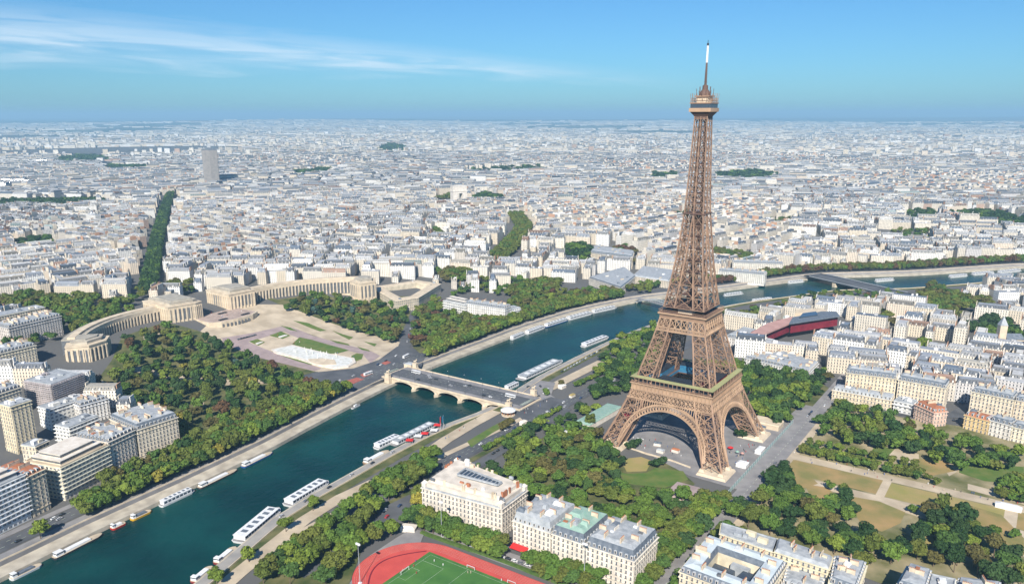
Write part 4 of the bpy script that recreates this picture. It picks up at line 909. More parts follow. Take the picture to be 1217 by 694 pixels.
def pavilion(lab, poly, z0, h, step=3.0, npil=6, gr='stone pavilions of the hilltop palace', rd=False):
    poly = ccw(poly); c = np.mean(poly, axis=0); P = [tuple(np.array(p)-c) for p in poly]; n = len(P)
    R = empty('palace_pavilion', (*c, z0), label=lab, cat='pavilion', group=gr); ROOT_XY.append(np.array(inset(poly, -14)))
    m_ = MB(); m_.prism(P, -8, h); m_.build('wall', 'stone', R)
    m_ = MB(); m_.prism(inset(P, -.5), h, h+1.3); m_.build('cornice', 'stone', R)
    m_ = MB(); m_.prism(inset(P, 5), h+1.3, h+4.2); m_.prism(inset(P, 4.6), h+4.2, h+4.8); m_.build('upper_storey', tint_mat('terrace_roof', (.5, .45, .37), .85), R)
    m_ = MB(); m_.prism(inset(P, 9), h+4.8, h+6.4); m_.build('roof', tint_mat('terrace_roof', (.42, .39, .33), .85), R)
    for i in range(n):
        a, b = np.array(P[i]), np.array(P[(i+1) % n]); L = np.linalg.norm(b-a)
        if L < 8: continue
        u = (b-a)/L; nn_ = np.array([u[1], -u[0]]); rz = math.atan2(u[1], u[0]); k = max(3, int(L/5.2))
        for q in range(k):
            p = a+u*(L*(q+.5)/k)+nn_*.1; m_ = MB(); m_.box(-1.2, 1.2, -.12, .1, 2.5, h-3.6); o = m_.build('window', 'pane' if abs(q-(k-1)/2) < 2.2 else tint_mat('facade', (.52, .44, .33)), R); o.location = (*p, 0); o.rotation_euler = (0, 0, rz)
        for q in range(k+1):
            p = a+u*(L*(q+.0)/k*.9+.05*L)+nn_*.5; m_ = MB(); m_.box(-.7, .7, -.5, .5, -4, h-2.5); o = m_.build('pillar', 'stone', R); o.location = (*p, 0); o.rotation_euler = (0, 0, rz)
pavilion('large stone head pavilion right of the open terrace, on the hilltop', [(-700, 26), (-648, 24), (-645, 64), (-690, 72)], 22, 20)
pavilion('large stone head pavilion left of the open terrace, on the hilltop', [(-708, -62), (-650, -64), (-643, -30), (-645, -20), (-702, -16)], 22, 20)
pavilion('end pavilion of the right palace wing, rising over dark red trees', [(-598, 196), (-572, 190), (-564, 214), (-582, 232), (-606, 224)], 14, 23)
pavilion('end pavilion of the left palace wing with flared corners, above the gardens', [(-640, -192), (-606, -214), (-592, -196), (-597, -174), (-612, -162)], 12, 22)
# terrace between the pavilions, its front wall with niches, ramps
mb = MB(); mb.prism([(-720, -30), (-612, -34), (-604, -22), (-601, 0), (-604, 26), (-612, 40), (-720, 36)], 4, 22); t_ = mb.build('terrace', 'stone'); tag(t_, 'broad stone terrace between the two head pavilions above the fountains', 'terrace')
pl = MB(); pl.prism([(-718, -28), (-613.5, -32), (-606, -21), (-603, 0), (-606, 25), (-613.5, 38), (-718, 34)], 22.004, 22.1); pl.build('paving', tint_mat('terrace_paving', (.46, .36, .31), .9), t_)
def terrw(y): return -601-(y*y)*.006
for k in range(8):
    y = -20+k*5.4; m_ = MB(); m_.box(-.3, .3, -1.1, 1.1, 0, 8.5); o = m_.build('niche', 'pane', t_); o.location = (terrw(y-1)+.35-max(0, abs(y-1)-22)*.9, y, 10.5)
for y0, x0 in ((-14, -611), (20, -611), (6, -640)):
    m_ = MB(); m_.box(-2, 2, -6, 6, 0, 1.2); o = m_.build('planter', 'dark', t_); o.location = (x0, y0, 22.1)
tag(o, None)
for sgn in (-1, 1):
    m_ = MB(); yb = 3+sgn*52; m_.prism(ccw([(-650, yb-8), (-604, yb-9), (-588, yb-4*sgn), (-570, yb), (-575, yb+9*sgn), (-604, yb+12), (-650, yb+12)]) , 2, [12, 12, 10, 6, 6, 12, 14] if sgn > 0 else [12, 12, 10, 6, 6, 12, 14]); tag(m_.build('ramp', 'stone'), 'stone ramp wall curving down from the %s side of the terrace' % ('right' if sgn > 0 else 'left'), 'ramp')
# fountain: long basin with the great jets, end basin, steps
FT = empty('fountain', (-455, 0, 1), label='long stone fountain basin full of white foaming water in front of the terrace', cat='fountain')
bp = [(x+455, y) for x, y in ats([(322, 415), (347, 410), (392, 421), (421, 426), (423, 431), (414, 436), (398, 438), (378, 434.5), (352, 426), (326, 419)], 1)]
m_ = MB(); bp = ccw(bp); m_.prism(bp, -2, .9); m_.build('basin', 'stone_white', FT)
def foam_mat():
    m, n, l, b = newmat('foaming_water'); b.inputs['Roughness'].default_value = .4
    tc = n.new('ShaderNodeTexCoord'); no = n.new('ShaderNodeTexNoise'); no.inputs['Scale'].default_value = .22; no.inputs['Detail'].default_value = 6; l.new(tc.outputs['Object'], no.inputs['Vector'])
    mr = n.new('ShaderNodeMapRange'); mr.inputs[1].default_value = .38; mr.inputs[2].default_value = .56; l.new(no.outputs[0], mr.inputs[0])
    mx = n.new('ShaderNodeMix'); mx.data_type = 'RGBA'; l.new(mr.outputs[0], mx.inputs[0]); mx.inputs[6].default_value = (.60, .60, .54, 1); mx.inputs[7].default_value = (.74, .74, .70, 1); l.new(mx.outputs[2], b.inputs['Base Color']); return m
MT['foam'] = foam_mat()
m_ = MB(); m_.prism(inset(bp, 3.2), .4, 1.05); m_.build('water', 'foam', FT)
m_ = MB()
for x, y in [(p[0]*s, p[1]*s) for s in (.25, .5) for p in bp]: m_.cyl((x, y), .5, 1, random.uniform(3, 6), 5, 0, .12)
tag(m_.build('water_jets', 'foam', FT), kind='stuff')
for q, lb in (([(366, 428), (384, 427), (398, 429), (400, 434), (384, 435), (370, 432)], 0),):
    m_ = MB(); m_.prism(ccw([(x+455, y) for x, y in ats(q, 1)]), .9, 1.5); m_.build('end_basin', 'stone', FT)
for i, q in enumerate(([(324, 398), (334, 395), (342, 399), (333, 402)], [(299, 406.5), (306, 404), (313, 407), (306, 410)])):
    P_ = ccw(ats(q)); m_ = MB(); z = H(*P_[0]); m_.prism(P_, z-1, z+1.0); f_ = m_.build('ornamental_pool', 'stone_white'); tag(f_, 'small rectangular pool framed by hedges, %s of the two below the terrace' % ('right' if i == 0 else 'left'), 'pool', 'small pools below the terrace')
    m_ = MB(); m_.prism(inset(P_, 1.2), z+.4, z+1.1); m_.build('water', 'foam', f_)

# -- the stone bridge on the tower's axis
BR = empty('arch_bridge', (-250, -2, 0), label='pale stone bridge of five low arches with a wide asphalt deck', cat='bridge')
bx0, bx1, hw = -66, 82, 19.0     # local x of the abutments, half width
m_ = MB(); n_ = 5; pierw = 3.4; span = (bx1-bx0-pierw*4)/5
top = lambda x: 1.6-.0*abs(x)
for s_ in (-1, 1):
    y = s_*hw; vs = []; fs = []
    x = bx0
    for k in range(n_):
        xa, xb = x, x+span; m = 14
        for j in range(m+1):
            t = j/m; xx = xa+(xb-xa)*t; zz = -4.9+5.2*math.sqrt(max(0, 1-(2*t-1)**2)); vs += [(xx, y, min(zz, .3)), (xx, y, 1.6)]
        b0 = len(vs)-2*(m+1)
        for j in range(m): a = b0+2*j; f = (a, a+2, a+3, a+1); fs.append(f if s_ < 0 else f[::-1])
        if k < n_-1:
            b = len(vs); vs += [(xb, y, -9), (xb, y, 1.6), (xb+pierw, y, 1.6), (xb+pierw, y, -9)]; f = (b, b+3, b+2, b+1); fs.append(f if s_ < 0 else f[::-1])
        x = xb+pierw
    m_.add(vs, fs)
x = bx0
for k in range(n_):
    xa, xb = x, x+span
    for j in range(14):
        t0, t1 = j/14, (j+1)/14; z0_, z1_ = [min(-4.9+5.2*math.sqrt(max(0, 1-(2*t-1)**2)), .3) for t in (t0, t1)]
        m_.add([(xa+span*t0, -hw, z0_), (xa+span*t0, hw, z0_), (xa+span*t1, hw, z1_), (xa+span*t1, -hw, z1_)], [(0, 1, 2, 3)])
    x = xb+pierw
m_.build('arches', 'stone', BR)
x = bx0+span
for k in range(4):
    m_ = MB(); m_.prism([(x-.4, -hw-.4), (x+pierw/2, -hw-4.5), (x+pierw+.4, -hw-.4), (x+pierw+.4, hw+.4), (x+pierw/2, hw+4.5), (x-.4, hw+.4)], -9, -3.2); m_.cyl((x+pierw/2, -hw-1.2), 1.6, -3.2, -1.2, 8, 0, .6); m_.build('pier', 'stone', BR); x += span+pierw
m_ = MB(); m_.box(bx0-14, bx1+12, -hw-.7, hw+.7, 1.6, 2.2); m_.build('cornice', 'stone', BR)
m_ = MB(); m_.box(bx0-14, bx1+12, -11, 11, 2.2, 2.28); m_.build('roadway', 'asphalt', BR)
for s_ in (-1, 1):
    m_ = MB(); y0_, y1_ = sorted((s_*11, s_*(hw-.2))); m_.box(bx0-14, bx1+12, y0_, y1_, 2.2, 2.42); m_.build('pavement', 'asphalt_pale', BR)
    m_ = MB(); y0_, y1_ = sorted((s_*(hw-.2), s_*(hw+.4))); m_.box(bx0-2, bx1+2, y0_, y1_, 2.2, 3.5); m_.build('parapet', 'stone', BR)
m_ = MB()
for k in range(24): m_.box(bx0+k*6, bx0+3+k*6, -.1, .1, 2.284, 2.296)
for y in (-5.5, 5.5):
    for k in range(24): m_.box(bx0+k*6, bx0+2+k*6, y-.08, y+.08, 2.284, 2.296)
m_.build('lane_marking', 'line', BR)
for nm, xx, rr in (('abutment', bx0-8, 0), ('abutment', bx1+7, 0)):
    m_ = MB(); m_.box(xx-9, xx+8 if xx < 0 else xx+6, -hw-.3, hw+.3, -9, 1.59); m_.build(nm, 'stone', BR)
# horse groups on tall plinths at the four corners
def horse_statue(lab, x, y):
    R = empty('equestrian_statue', (x, y, 1.5), label=lab, cat='statue', group='stone horse groups on plinths at the bridge corners')
    m_ = MB(); m_.box(-3.2, 3.2, -2.4, 2.4, -4, 1.2); m_.box(-2.6, 2.6, -1.8, 1.8, 1.2, 5.6); m_.box(-3, 3, -2.1, 2.1, 5.6, 6.2); m_.build('plinth', 'stone', R)
    m_ = MB()
    for p, q, w in (((-1.3, 0, 8.4), (1.2, 0, 8.8), 1.2), ((1.1, 0, 8.9), (2.1, 0, 10.6), .7), ((2.0, 0, 10.7), (2.9, 0, 10.2), .5), ((-1.2, .35, 8), (-1.4, .4, 6.2), .35), ((-1.1, -.35, 8), (-1.0, -.4, 6.2), .35), ((1.1, .35, 8.2), (1.3, .4, 6.2), .32), ((1.1, -.35, 8.2), (1.9, -.4, 7.4), .32), ((-1.9, 0, 8.6), (-2.3, 0, 7.2), .3),
                    ((.4, 1.3, 6.2), (.4, 1.2, 8.2), .5), ((.4, 1.2, 8), (.5, 1.1, 9.6), .75), ((.5, 1.1, 9.6), (.5, 1.1, 10.3), .45), ((.5, 1.0, 9.3), (1.6, .4, 9.5), .28)): m_.bar(p, q, w)
    m_.build('horse_and_warrior', 'stone', R)
horse_statue('stone horse group on a plinth at the garden end of the bridge, left side', -321, -24)
horse_statue('stone horse group on a plinth at the garden end of the bridge, right side', -321, 20)
horse_statue('stone horse group on a plinth beside the carousel at the tower end of the bridge', -166, -24)
horse_statue('stone horse group on a plinth at the tower end of the bridge, right side', -166, 20)
# carousel
x, y = at(604, 493); CR = empty('carousel', (x, y, 0), label='round white topped carousel below the bridge plinth beside the quay road', cat='carousel')
m_ = MB(); m_.cyl((0, 0), 6.5, 0, .8, 16); m_.build('platform', 'stone', CR); m_ = MB(); m_.lathe((0, 0), [(7.2, 4.6), (7.2, 5.2), (5.2, 6.3), (.4, 7.6)], 16); m_.build('canopy', 'white_metal', CR); m_ = MB()
for k in range(12): a = k*math.pi/6; m_.bar((5.6*math.cos(a), 5.6*math.sin(a), .8), (5.6*math.cos(a), 5.6*math.sin(a), 4.7), .3)
m_.cyl((0, 0), 2, .8, 4.6, 10); m_.build('posts', 'brick', CR)

# -- footbridge with its steel arch, and the far road bridge
a, b = np.array(at(757, 358, -3)), np.array(at(812, 372, -3)); u = (b-a)/np.linalg.norm(b-a); L = np.linalg.norm(b-a); ang = math.atan2(u[1], u[0])
FB = empty('footbridge', (*((a+b)/2), 0), ang, label='slender grey steel arch footbridge just behind the tower', cat='bridge')
m_ = MB(); m_.box(-L/2, L/2, -4, 4, 1.5, 2.2); m_.build('deck', 'asphalt_pale', FB)
for s_ in (-1, 1):
    m_ = MB(); pr_ = None
    for j in range(21):
        t = j/20; p = (-L/2+L*t, s_*4.2, -4+11*math.sin(math.pi*t))
        if pr_: m_.bar(pr_, p, 1.0)
        pr_ = p
        if 1 < j < 19: m_.bar((p[0], p[1], 2), p, .3)
    m_.bar((-L/2, s_*4.2, 3.2), (L/2, s_*4.2, 3.2), .2); m_.build('arch', 'zinc', FB)
a, b = np.array(at(972, 329)), np.array(at(1068, 351)); u = (b-a)/np.linalg.norm(b-a); L = np.linalg.norm(b-a); ang = math.atan2(u[1], u[0])
AB = empty('road_bridge', (*((a+b)/2), 0), ang, label='dark straight road bridge over the river behind the tower to the right', cat='bridge')
m_ = MB(); m_.box(-L/2-12, L/2+8, -20, 20, .4, 2.4); m_.build('deck', 'dark', AB); m_ = MB(); m_.box(-L/2-12, L/2+8, -14, 14, 2.41, 2.5); m_.build('roadway', 'asphalt', AB)
for x in (-L/6, L/5): m_ = MB(); m_.box(x-3, x+3, -21, 21, -9, .4); m_.build('pier', 'stone', AB)
for y in (-20.2, 20.2): m_ = MB(); m_.box(-L/2, L/2, y-.3, y+.3, 2.4, 3.5); m_.build('parapet', 'zinc', AB)

# -- the museum: long oxblood body on stilts with boxes, pinkish and grey roofs
def rl_poly(px, z): return [tuple(map(float, unp(a, b, z))) for a, b in px]
MU = empty('museum', (-20, 430, 0), label='long dark red museum on stilts with a folded roof beside the river', cat='museum'); ox, oy = -20, 430
def sub(px, z0, z1, nm, m, par=MU, zp=None):
    P = [(x-ox, y-oy) for x, y in rl_poly(px, zp or z1)]; m_ = MB(); m_.prism(ccw(P), z0, z1); return m_.build(nm, m, par)
ROOT_XY.append(np.array(rl_poly([(880, 405), (1000, 368), (1005, 390), (900, 415)], 10)))
sub([(905, 397), (938, 384), (947, 380), (944, 377), (925, 380), (893, 394)], 8, 20, 'wing', 'museum_red')
sub([(903, 399), (940, 383.5), (948, 380), (942, 376), (912, 384), (891, 396)], 20.1, 22, 'roof', 'museum_pink')
sub([(940, 384), (996, 375.5), (994, 371), (950, 377)], 8, 21, 'wing', 'museum_red', zp=21)
sub([(938, 384), (998, 375), (994, 370), (976, 370), (942, 377)], 21.1, 23, 'roof', 'slate')
sub([(950, 377), (972, 374), (970, 370), (954, 372)], 23.1, 24.4, 'roof_restaurant', 'glass')
sub([(945, 372), (985, 371), (978, 366), (946, 368)], 8, 20, 'rear_hall', 'stone', zp=20)
sub([(890, 404), (906, 399), (900, 396), (886, 401)], 8, 22, 'prow', 'slate')
for k in range(9):
    p = np.array([(x-ox, y-oy) for x, y in rl_poly([(906, 400), (941, 386.5)] if k < 4 else [(944, 386), (996, 377.5)], 12)]); t = (k % 4+.6)/4.6 if k < 4 else (k-3.4)/5.4; q = p[0]*(1-t)+p[1]*t
    m_ = MB(); m_.rbox((0, 0), 0, 6, 5, 8.5, 13); o = m_.build('facade_box', ['museum_red', 'brick', 'museum_pink', 'slate'][k % 4], MU); o.location = (*q, 0); o.rotation_euler = (0, 0, .9)
for k in range(8): p = rl_poly([(900+k*12, 400-k*3)], 4)[0]; m_ = MB(); m_.cyl((p[0]-ox, p[1]-oy), .8, 0, 8, 8); m_.build('stilt', 'dark', MU)
hero('low white flat roofed museum offices between the tower and the red museum', roofpoly([(862, 399), (884, 388), (898, 391), (884, 403)], 12), 11, 0, (.74, .73, .70), style='flat', cap=20)
hero('row of white houses with blue dormers under the end of the red museum', rect((863, 411), (918, 419), 10), 11, 0, (.74, .70, .66), rise=4.5, cap=50)

# -- triumphal arch on its hill, slab tower beyond the woods, church
x, y = -1195, 1225; z0 = H(x, y)
AR = empty('triumphal_arch', (x, y, z0), math.radians(62), label='huge pale triumphal arch standing among the distant roofs', cat='arch')
m_ = MB(); m_.box(-22, -7.3, -11, 11, 0, 34); m_.box(7.3, 22, -11, 11, 0, 34); m_.box(-7.3, 7.3, -11, 11, 29, 34); m_.build('piers', 'stone_white', AR)
m_ = MB(); m_.box(-23, 23, -12, 12, 34, 36.5); m_.box(-21.5, 21.5, -10.5, 10.5, 36.5, 48); m_.box(-22, 22, -11, 11, 48, 50); m_.build('attic', 'stone_white', AR)
ROOT_XY.append(np.array([(x+90*math.cos(t), y+90*math.sin(t)) for t in np.linspace(0, 6.28, 13)[:-1]]))
xb, yb = -2314, 1196; HT = empty('tower_block', (xb, yb, H(xb, yb)), math.radians(52), label='tall grey slab tower standing alone among the distant roofs on the left', cat='tower block')
MT['stone_dull'] = mat('dull_stone', (.42, .39, .36), .8)
MT['tower_face'] = attr_mat('tower_block_facade', 'none', windows=(2.2, 3.4, .7, 1.0)); 
m_ = MB(); m_.prism([(-26, -9), (0, -13), (26, -9), (26, 9), (0, 13), (-26, 9)], 0, 128); m_.build('wall', tint_mat('facade', (.26, .245, .24)), HT)
m_ = MB()
for k in range(19): 
    t = -25.5+51*k/18; yy = -13+4*abs(t)/26-.3; m_.box(t-.5, t+.5, yy-.3, yy, 2, 127)
m_.build('fins', 'stone_dull', HT); m_ = MB(); m_.prism([(-26.5, -9.5), (0, -13.5), (26.5, -9.5), (26.5, 9.5), (0, 13.5), (-26.5, 9.5)], 128, 131); m_.box(-12, 12, -5, 5, 131, 136); m_.build('roof', 'slate', HT)
m_ = MB(); m_.box(24.8, 26.6, -9.2, 9.2, 1, 127.5); m_.build('end_panel', 'dark', HT)
ROOT_XY.append(np.array([(xb+60*math.cos(t), yb+60*math.sin(t)) for t in np.linspace(0, 6.28, 9)[:-1]]))
x, y = at(1187, 415); CH = empty('church', (x, y, 0), .5, label='small stone church with a square spire rising over the roofs at the right', cat='church')
m_ = MB(); m_.box(-4, 4, -4, 4, 0, 30); m_.build('bell_tower', 'stone', CH); m_ = MB(); m_.prism([(-4.3, -4.3), (4.3, -4.3), (4.3, 4.3), (-4.3, 4.3)], 30, 40, 0, [(-.3, -.3), (.3, -.3), (.3, .3), (-.3, .3)]); m_.build('spire', 'zinc', CH); m_ = MB(); m_.box(4, 24, -7, 7, 0, 14); m_.build('nave', 'stone', CH); m_ = MB(); m_.prism([(4, -7.5), (24.5, -7.5), (24.5, 7.5), (4, 7.5)], 14, 20, 0, [(4, -.3), (22, -.3), (22, .3), (4, .3)]); m_.build('roof', 'slate', CH)
ROOT_XY.append(np.array([(x-10, y-14), (x+30, y-14), (x+30, y+18), (x-10, y+18)]))

# -- big buildings beyond the river that the photo singles out
hero('low curved stone institute with a flat terrace roof behind the right palace wing', roofpoly([(440, 334), (470, 350), (497, 346), (524, 330), (496, 326)], 28), 18, None, (.66, .58, .44), style='haussmann', rise=.8, court=15, cap=60, dormers=False, chim=False, slate='stone', roof='stone')
hero('white balconied apartment block stepping down beside the riverside trees', rect((527, 372), (553, 378), 18), 18, None, (.74, .72, .68), style='modern', terraces=True, cap=40)
hero('bright white apartment block with grey dormers above the river trees', rect((553, 377), (600, 384), 17), 20, None, (.80, .78, .74), rise=4, cap=70)
hero('white house with stepped terraces right of the bright white block', rect((602, 382), (618, 378), 14), 15, None, (.80, .78, .74), style='modern', terraces=True, cap=30)
hero('wide museum with blue glass roofs left of the tower behind the riverside trees', roofpoly([(700, 326), (738, 338), (756, 324), (742, 314)], 18), 12, None, (.70, .66, .58), rise=2.5, slate='pane', roof='zinc', dormers=False, chim=False, cap=40)
hero('pale stone museum with a colonnade and low vault just left of the tower', roofpoly([(752, 324), (795, 330), (803, 318), (764, 313)], 18), 12, None, (.72, .64, .52), rise=2.5, slate='zinc', dormers=False, chim=False, cap=40)
hero('long block with blue grey roofs behind the museums', roofpoly([(702, 294), (752, 300), (754, 294), (706, 288)], 32), 20, None, (.72, .64, .50), rise=6, cap=50, slate='slate', chim=False)
hero('white terraced block on the far bank just right of the tower', rect((853, 333), (908, 338), 20), 16, None, (.76, .74, .68), rise=4, cap=70)
hero('second pale terraced block behind the one right of the tower', rect((870, 324), (930, 326), 18), 18, None, (.74, .70, .62), rise=4, cap=60)
# ================================================================== THE CITY
MT['b_wall'] = attr_mat('city_wall', 'tint', .85, windows=(2.9, 3.3, .48, .95), amt=.15)
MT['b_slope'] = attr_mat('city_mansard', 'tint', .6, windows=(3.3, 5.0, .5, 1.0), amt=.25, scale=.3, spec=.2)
MT['b_roof'] = attr_mat('city_roof', 'tint', .65, amt=.3, scale=.35, seams=False, spec=.2)
MT['b_plain'] = attr_mat('city_plain', 'tint', .85, amt=.15)
def gen(arr, chim=True):
    """arr: cx cy ca sa l w z0 h rh ins wr wg wb rr rg rb sr sg sb"""
    n = len(arr); cx, cy, ca, sa, l, w, z0, h, rh, ins = arr[:, :10].T
    def ring(k, z):
        out = []
        for a, b in ((-1, -1), (1, -1), (1, 1), (-1, 1)):
            x, y = a*(l/2-k), b*(w/2-k); out.append(np.stack([cx+x*ca-y*sa, cy+x*sa+y*ca, z], -1))
        return np.stack(out, 1)
    V = np.concatenate([ring(0*ins, z0-3), ring(0*ins, z0+h), ring(ins, z0+h+rh)], 1)      # n,12,3
    F = [(i, (i+1) % 4, 4+(i+1) % 4, 4+i) for i in range(4)]+[(4+i, 4+(i+1) % 4, 8+(i+1) % 4, 8+i) for i in range(4)]+[(8, 9, 10, 11)]
    F = np.array(F)[None]+(np.arange(n)*12)[:, None, None]
    mi = np.tile([0]*4+[1]*4+[2], (n, 1))
    wt, rt, st = arr[:, 10:13], arr[:, 13:16], arr[:, 16:19]
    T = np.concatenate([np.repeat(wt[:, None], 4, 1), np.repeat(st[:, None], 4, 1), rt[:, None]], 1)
    uv = np.zeros((n, 9, 4, 2))
    for i in range(4):
        L = l if i % 2 == 0 else w
        uv[:, i, 1, 0] = L; uv[:, i, 2, 0] = L; uv[:, i, 0, 1] = uv[:, i, 1, 1] = -3; uv[:, i, 2, 1] = uv[:, i, 3, 1] = h
        uv[:, 4+i, 1, 0] = L; uv[:, 4+i, 2, 0] = L; uv[:, 4+i, 2, 1] = uv[:, 4+i, 3, 1] = 5.0
    return V.reshape(-1, 3), F.reshape(-1, 4), mi.ravel(), T.reshape(-1, 3), uv.reshape(-1, 2)
def boxes(arr):
    """arr: cx cy ca sa l w z0 z1 r g b -> open-bottomed boxes"""
    n = len(arr); cx, cy, ca, sa, l, w, z0, z1 = arr[:, :8].T; out = []
    for z in (z0, z1):
        for a, b in ((-1, -1), (1, -1), (1, 1), (-1, 1)):
            x, y = a*l/2, b*w/2; out.append(np.stack([cx+x*ca-y*sa, cy+x*sa+y*ca, z], -1))
    V = np.stack(out, 1); F = np.array([(0, 1, 5, 4), (1, 2, 6, 5), (2, 3, 7, 6), (3, 0, 4, 7), (4, 5, 6, 7)])[None]+(np.arange(n)*8)[:, None, None]
    return V.reshape(-1, 3), F.reshape(-1, 4), np.full(n*5, 3), np.repeat(arr[:, 8:11], 5, 0), np.zeros((n*20, 2))
def with_alpha(T): return np.concatenate([T, np.ones((len(T), 1))], 1)

# keep-clear areas
def cen(px): return [tuple(p) for p in px]
AV1 = np.array([at(176, 350), at(182, 320), at(188, 285), at(197, 250), at(203, 232)])
AV2 = np.array([at(588, 312), at(604, 298), at(616, 284), at(623, 272), at(612, 256)])
PARKS = [  # far groves seen in the photo: polygon in the picture at tree height, colour mood, spacing
    ([(0, 236), (60, 236), (120, 234), (126, 242), (60, 246), (0, 247)], 'dark', 15), ([(64, 188), (96, 184), (132, 186), (128, 193), (70, 194)], 'dark', 20),
    ([(128, 196), (175, 197), (172, 202), (130, 203)], 'dark', 20), ([(510, 236), (534, 230), (536, 238), (514, 241)], 'olive', 16), ([(560, 234), (575, 228), (598, 232), (597, 240), (565, 240)], 'dark', 16),
    ([(852, 206), (900, 202), (926, 208), (905, 214), (855, 213)], 'dark', 20), ([(776, 206), (805, 205), (803, 213), (778, 214)], 'dark', 20), ([(446, 176), (462, 169), (486, 174), (488, 181), (450, 182)], 'dark', 26),
    ([(1125, 252), (1170, 248), (1217, 258), (1260, 262), (1260, 276), (1217, 272), (1150, 262)], 'dark', 17), ([(1078, 250), (1110, 248), (1116, 258), (1084, 262)], 'dark', 18), ([(1060, 272), (1105, 272), (1100, 282), (1062, 282)], 'olive', 18),
    ([(668, 294), (690, 286), (704, 292), (700, 312), (684, 318)], 'dark', 13), ([(724, 296), (742, 290), (758, 298), (756, 312), (728, 312)], 'red', 13), ([(515, 270), (530, 278), (524, 284), (512, 276)], 'olive', 14), ([(0, 350), (40, 346), (60, 352), (110, 348), (118, 356), (90, 372), (74, 372), (60, 362), (0, 362)], 'olive', 12),
    ([(84, 372), (100, 365), (150, 352), (160, 346), (210, 332), (228, 334), (226, 344), (180, 346), (150, 360), (120, 372), (106, 388), (90, 394)], 'olive', 12), ([(800, 254), (818, 250), (815, 262)], 'dark', 15), ([(850, 293), (900, 302), (888, 314), (852, 308)], 'olive', 13),
    ([(350, 203), (392, 200), (388, 207), (352, 209)], 'dark', 24), ([(520, 320), (560, 318), (556, 330), (524, 332)], 'olive', 11), ([(600, 342), (640, 330), (668, 332), (660, 344), (610, 350)], 'olive', 12), ([(1110, 335), (1130, 345), (1150, 352), (1128, 385), (1108, 370), (1090, 350)], 'olive', 12),
    ([(1142, 353), (1180, 352), (1176, 366), (1146, 364)], 'olive', 12), ([(1090, 402), (1108, 404), (1104, 414), (1090, 412)], 'bright', 11), ([(1022, 380), (1055, 374), (1060, 384), (1028, 389)], 'olive', 12), ([(1186, 372), (1160, 378), (1150, 388), (1217, 410), (1217, 400)], 'dark', 13),
    ([(560, 200), (640, 196), (650, 203), (560, 206)], 'dark', 60), ([(900, 262), (940, 258), (936, 268)], 'olive', 18), ([(20, 284), (60, 280), (64, 292), (24, 296)], 'dark', 15)]
T7 = [(855, 372), (880, 384), (905, 378), (925, 362), (1010, 352), (1060, 356), (1090, 352), (1060, 346), (1020, 346), (960, 346), (930, 358), (890, 366)]
T8 = [(885, 426), (910, 424), (960, 446), (985, 437), (1008, 447), (985, 462), (995, 474), (1060, 494), (1100, 508), (1110, 520), (1000, 520), (960, 510), (930, 505), (900, 485), (885, 450)]
T10 = [(1112, 512), (1135, 520), (1217, 540), (1217, 590), (1180, 560), (1130, 545), (1000, 525)]
RES = [np.array(q) for q in (GARD_SW, GARD_NE, GARD_E, ESPL, JUNC)]+ROOT_XY
RES += [np.array([(-740, -60), (-725, -150), (-665, -228), (-560, -235), (-560, 245), (-625, 248), (-700, 160), (-740, 80)]), np.array([(-320, -420), (-320, 300), (-500, 280), (-560, 40), (-560, -60), (-470, -150), (-400, -260)]), np.array([(-210, -1400), (420, -1400), (420, -140), (95, -140), (95, 200), (60, 250), (-90, 260), (-160, 600), (-210, 300)]), np.array(CHAMP+[])]
RES += [np.array(ats(T7, 8)), np.array(ats(T8, 6)), np.array(ats(T10, 4)), np.array(ribbon(AV1, 34)), np.array(ribbon(AV2, 46))]
RES += [np.array(ats([(975, 468), (1130, 498), (1150, 502), (1217, 515), (1217, 530), (1120, 525), (985, 490)], 0)), np.array(ats([(500, 352), (540, 345), (560, 366), (500, 420)], 0)), np.array(ats([(500, 362), (620, 352), (690, 346), (700, 336), (840, 350), (840, 336), (800, 334), (690, 334), (610, 345), (560, 350), (500, 350)], 4))]
RES += [np.array(ats(p, 8)) for p, _, _ in PARKS]
def clear(P, pad=0):
    P = np.atleast_2d(P); ok = np.ones(len(P), bool)
    nr = (np.abs(P[:, 0]) < 4500) & (np.abs(P[:, 1]) < 4500)
    if nr.any():
        d, s = seg_dist(P[nr], FARB); d2, s2 = seg_dist(P[nr], NEARB); far = s > 0; lft = s2 < 0
        yy = P[nr, 1]; okn = (far & (d > np.where(yy > 620, 58, 47))) | (lft & (d2 > np.where(yy > 620, 45, 60)))
        ok[nr] = okn
    for q in RES:
        lo_, hi_ = q.min(0)-1, q.max(0)+1; m = ok & (P[:, 0] > lo_[0]) & (P[:, 0] < hi_[0]) & (P[:, 1] > lo_[1]) & (P[:, 1] < hi_[1])
        if m.any(): ok[m] &= ~inpoly(P[m], [tuple(p) for p in q])
    return ok
def infrustum(P, z=10, m=160, near=250):
    x, y, d = proj(P[:, 0], P[:, 1], np.full(len(P), float(z))); return (d > near) & (x > -m) & (x < 1217+m) & (y < 694+m*1.6)
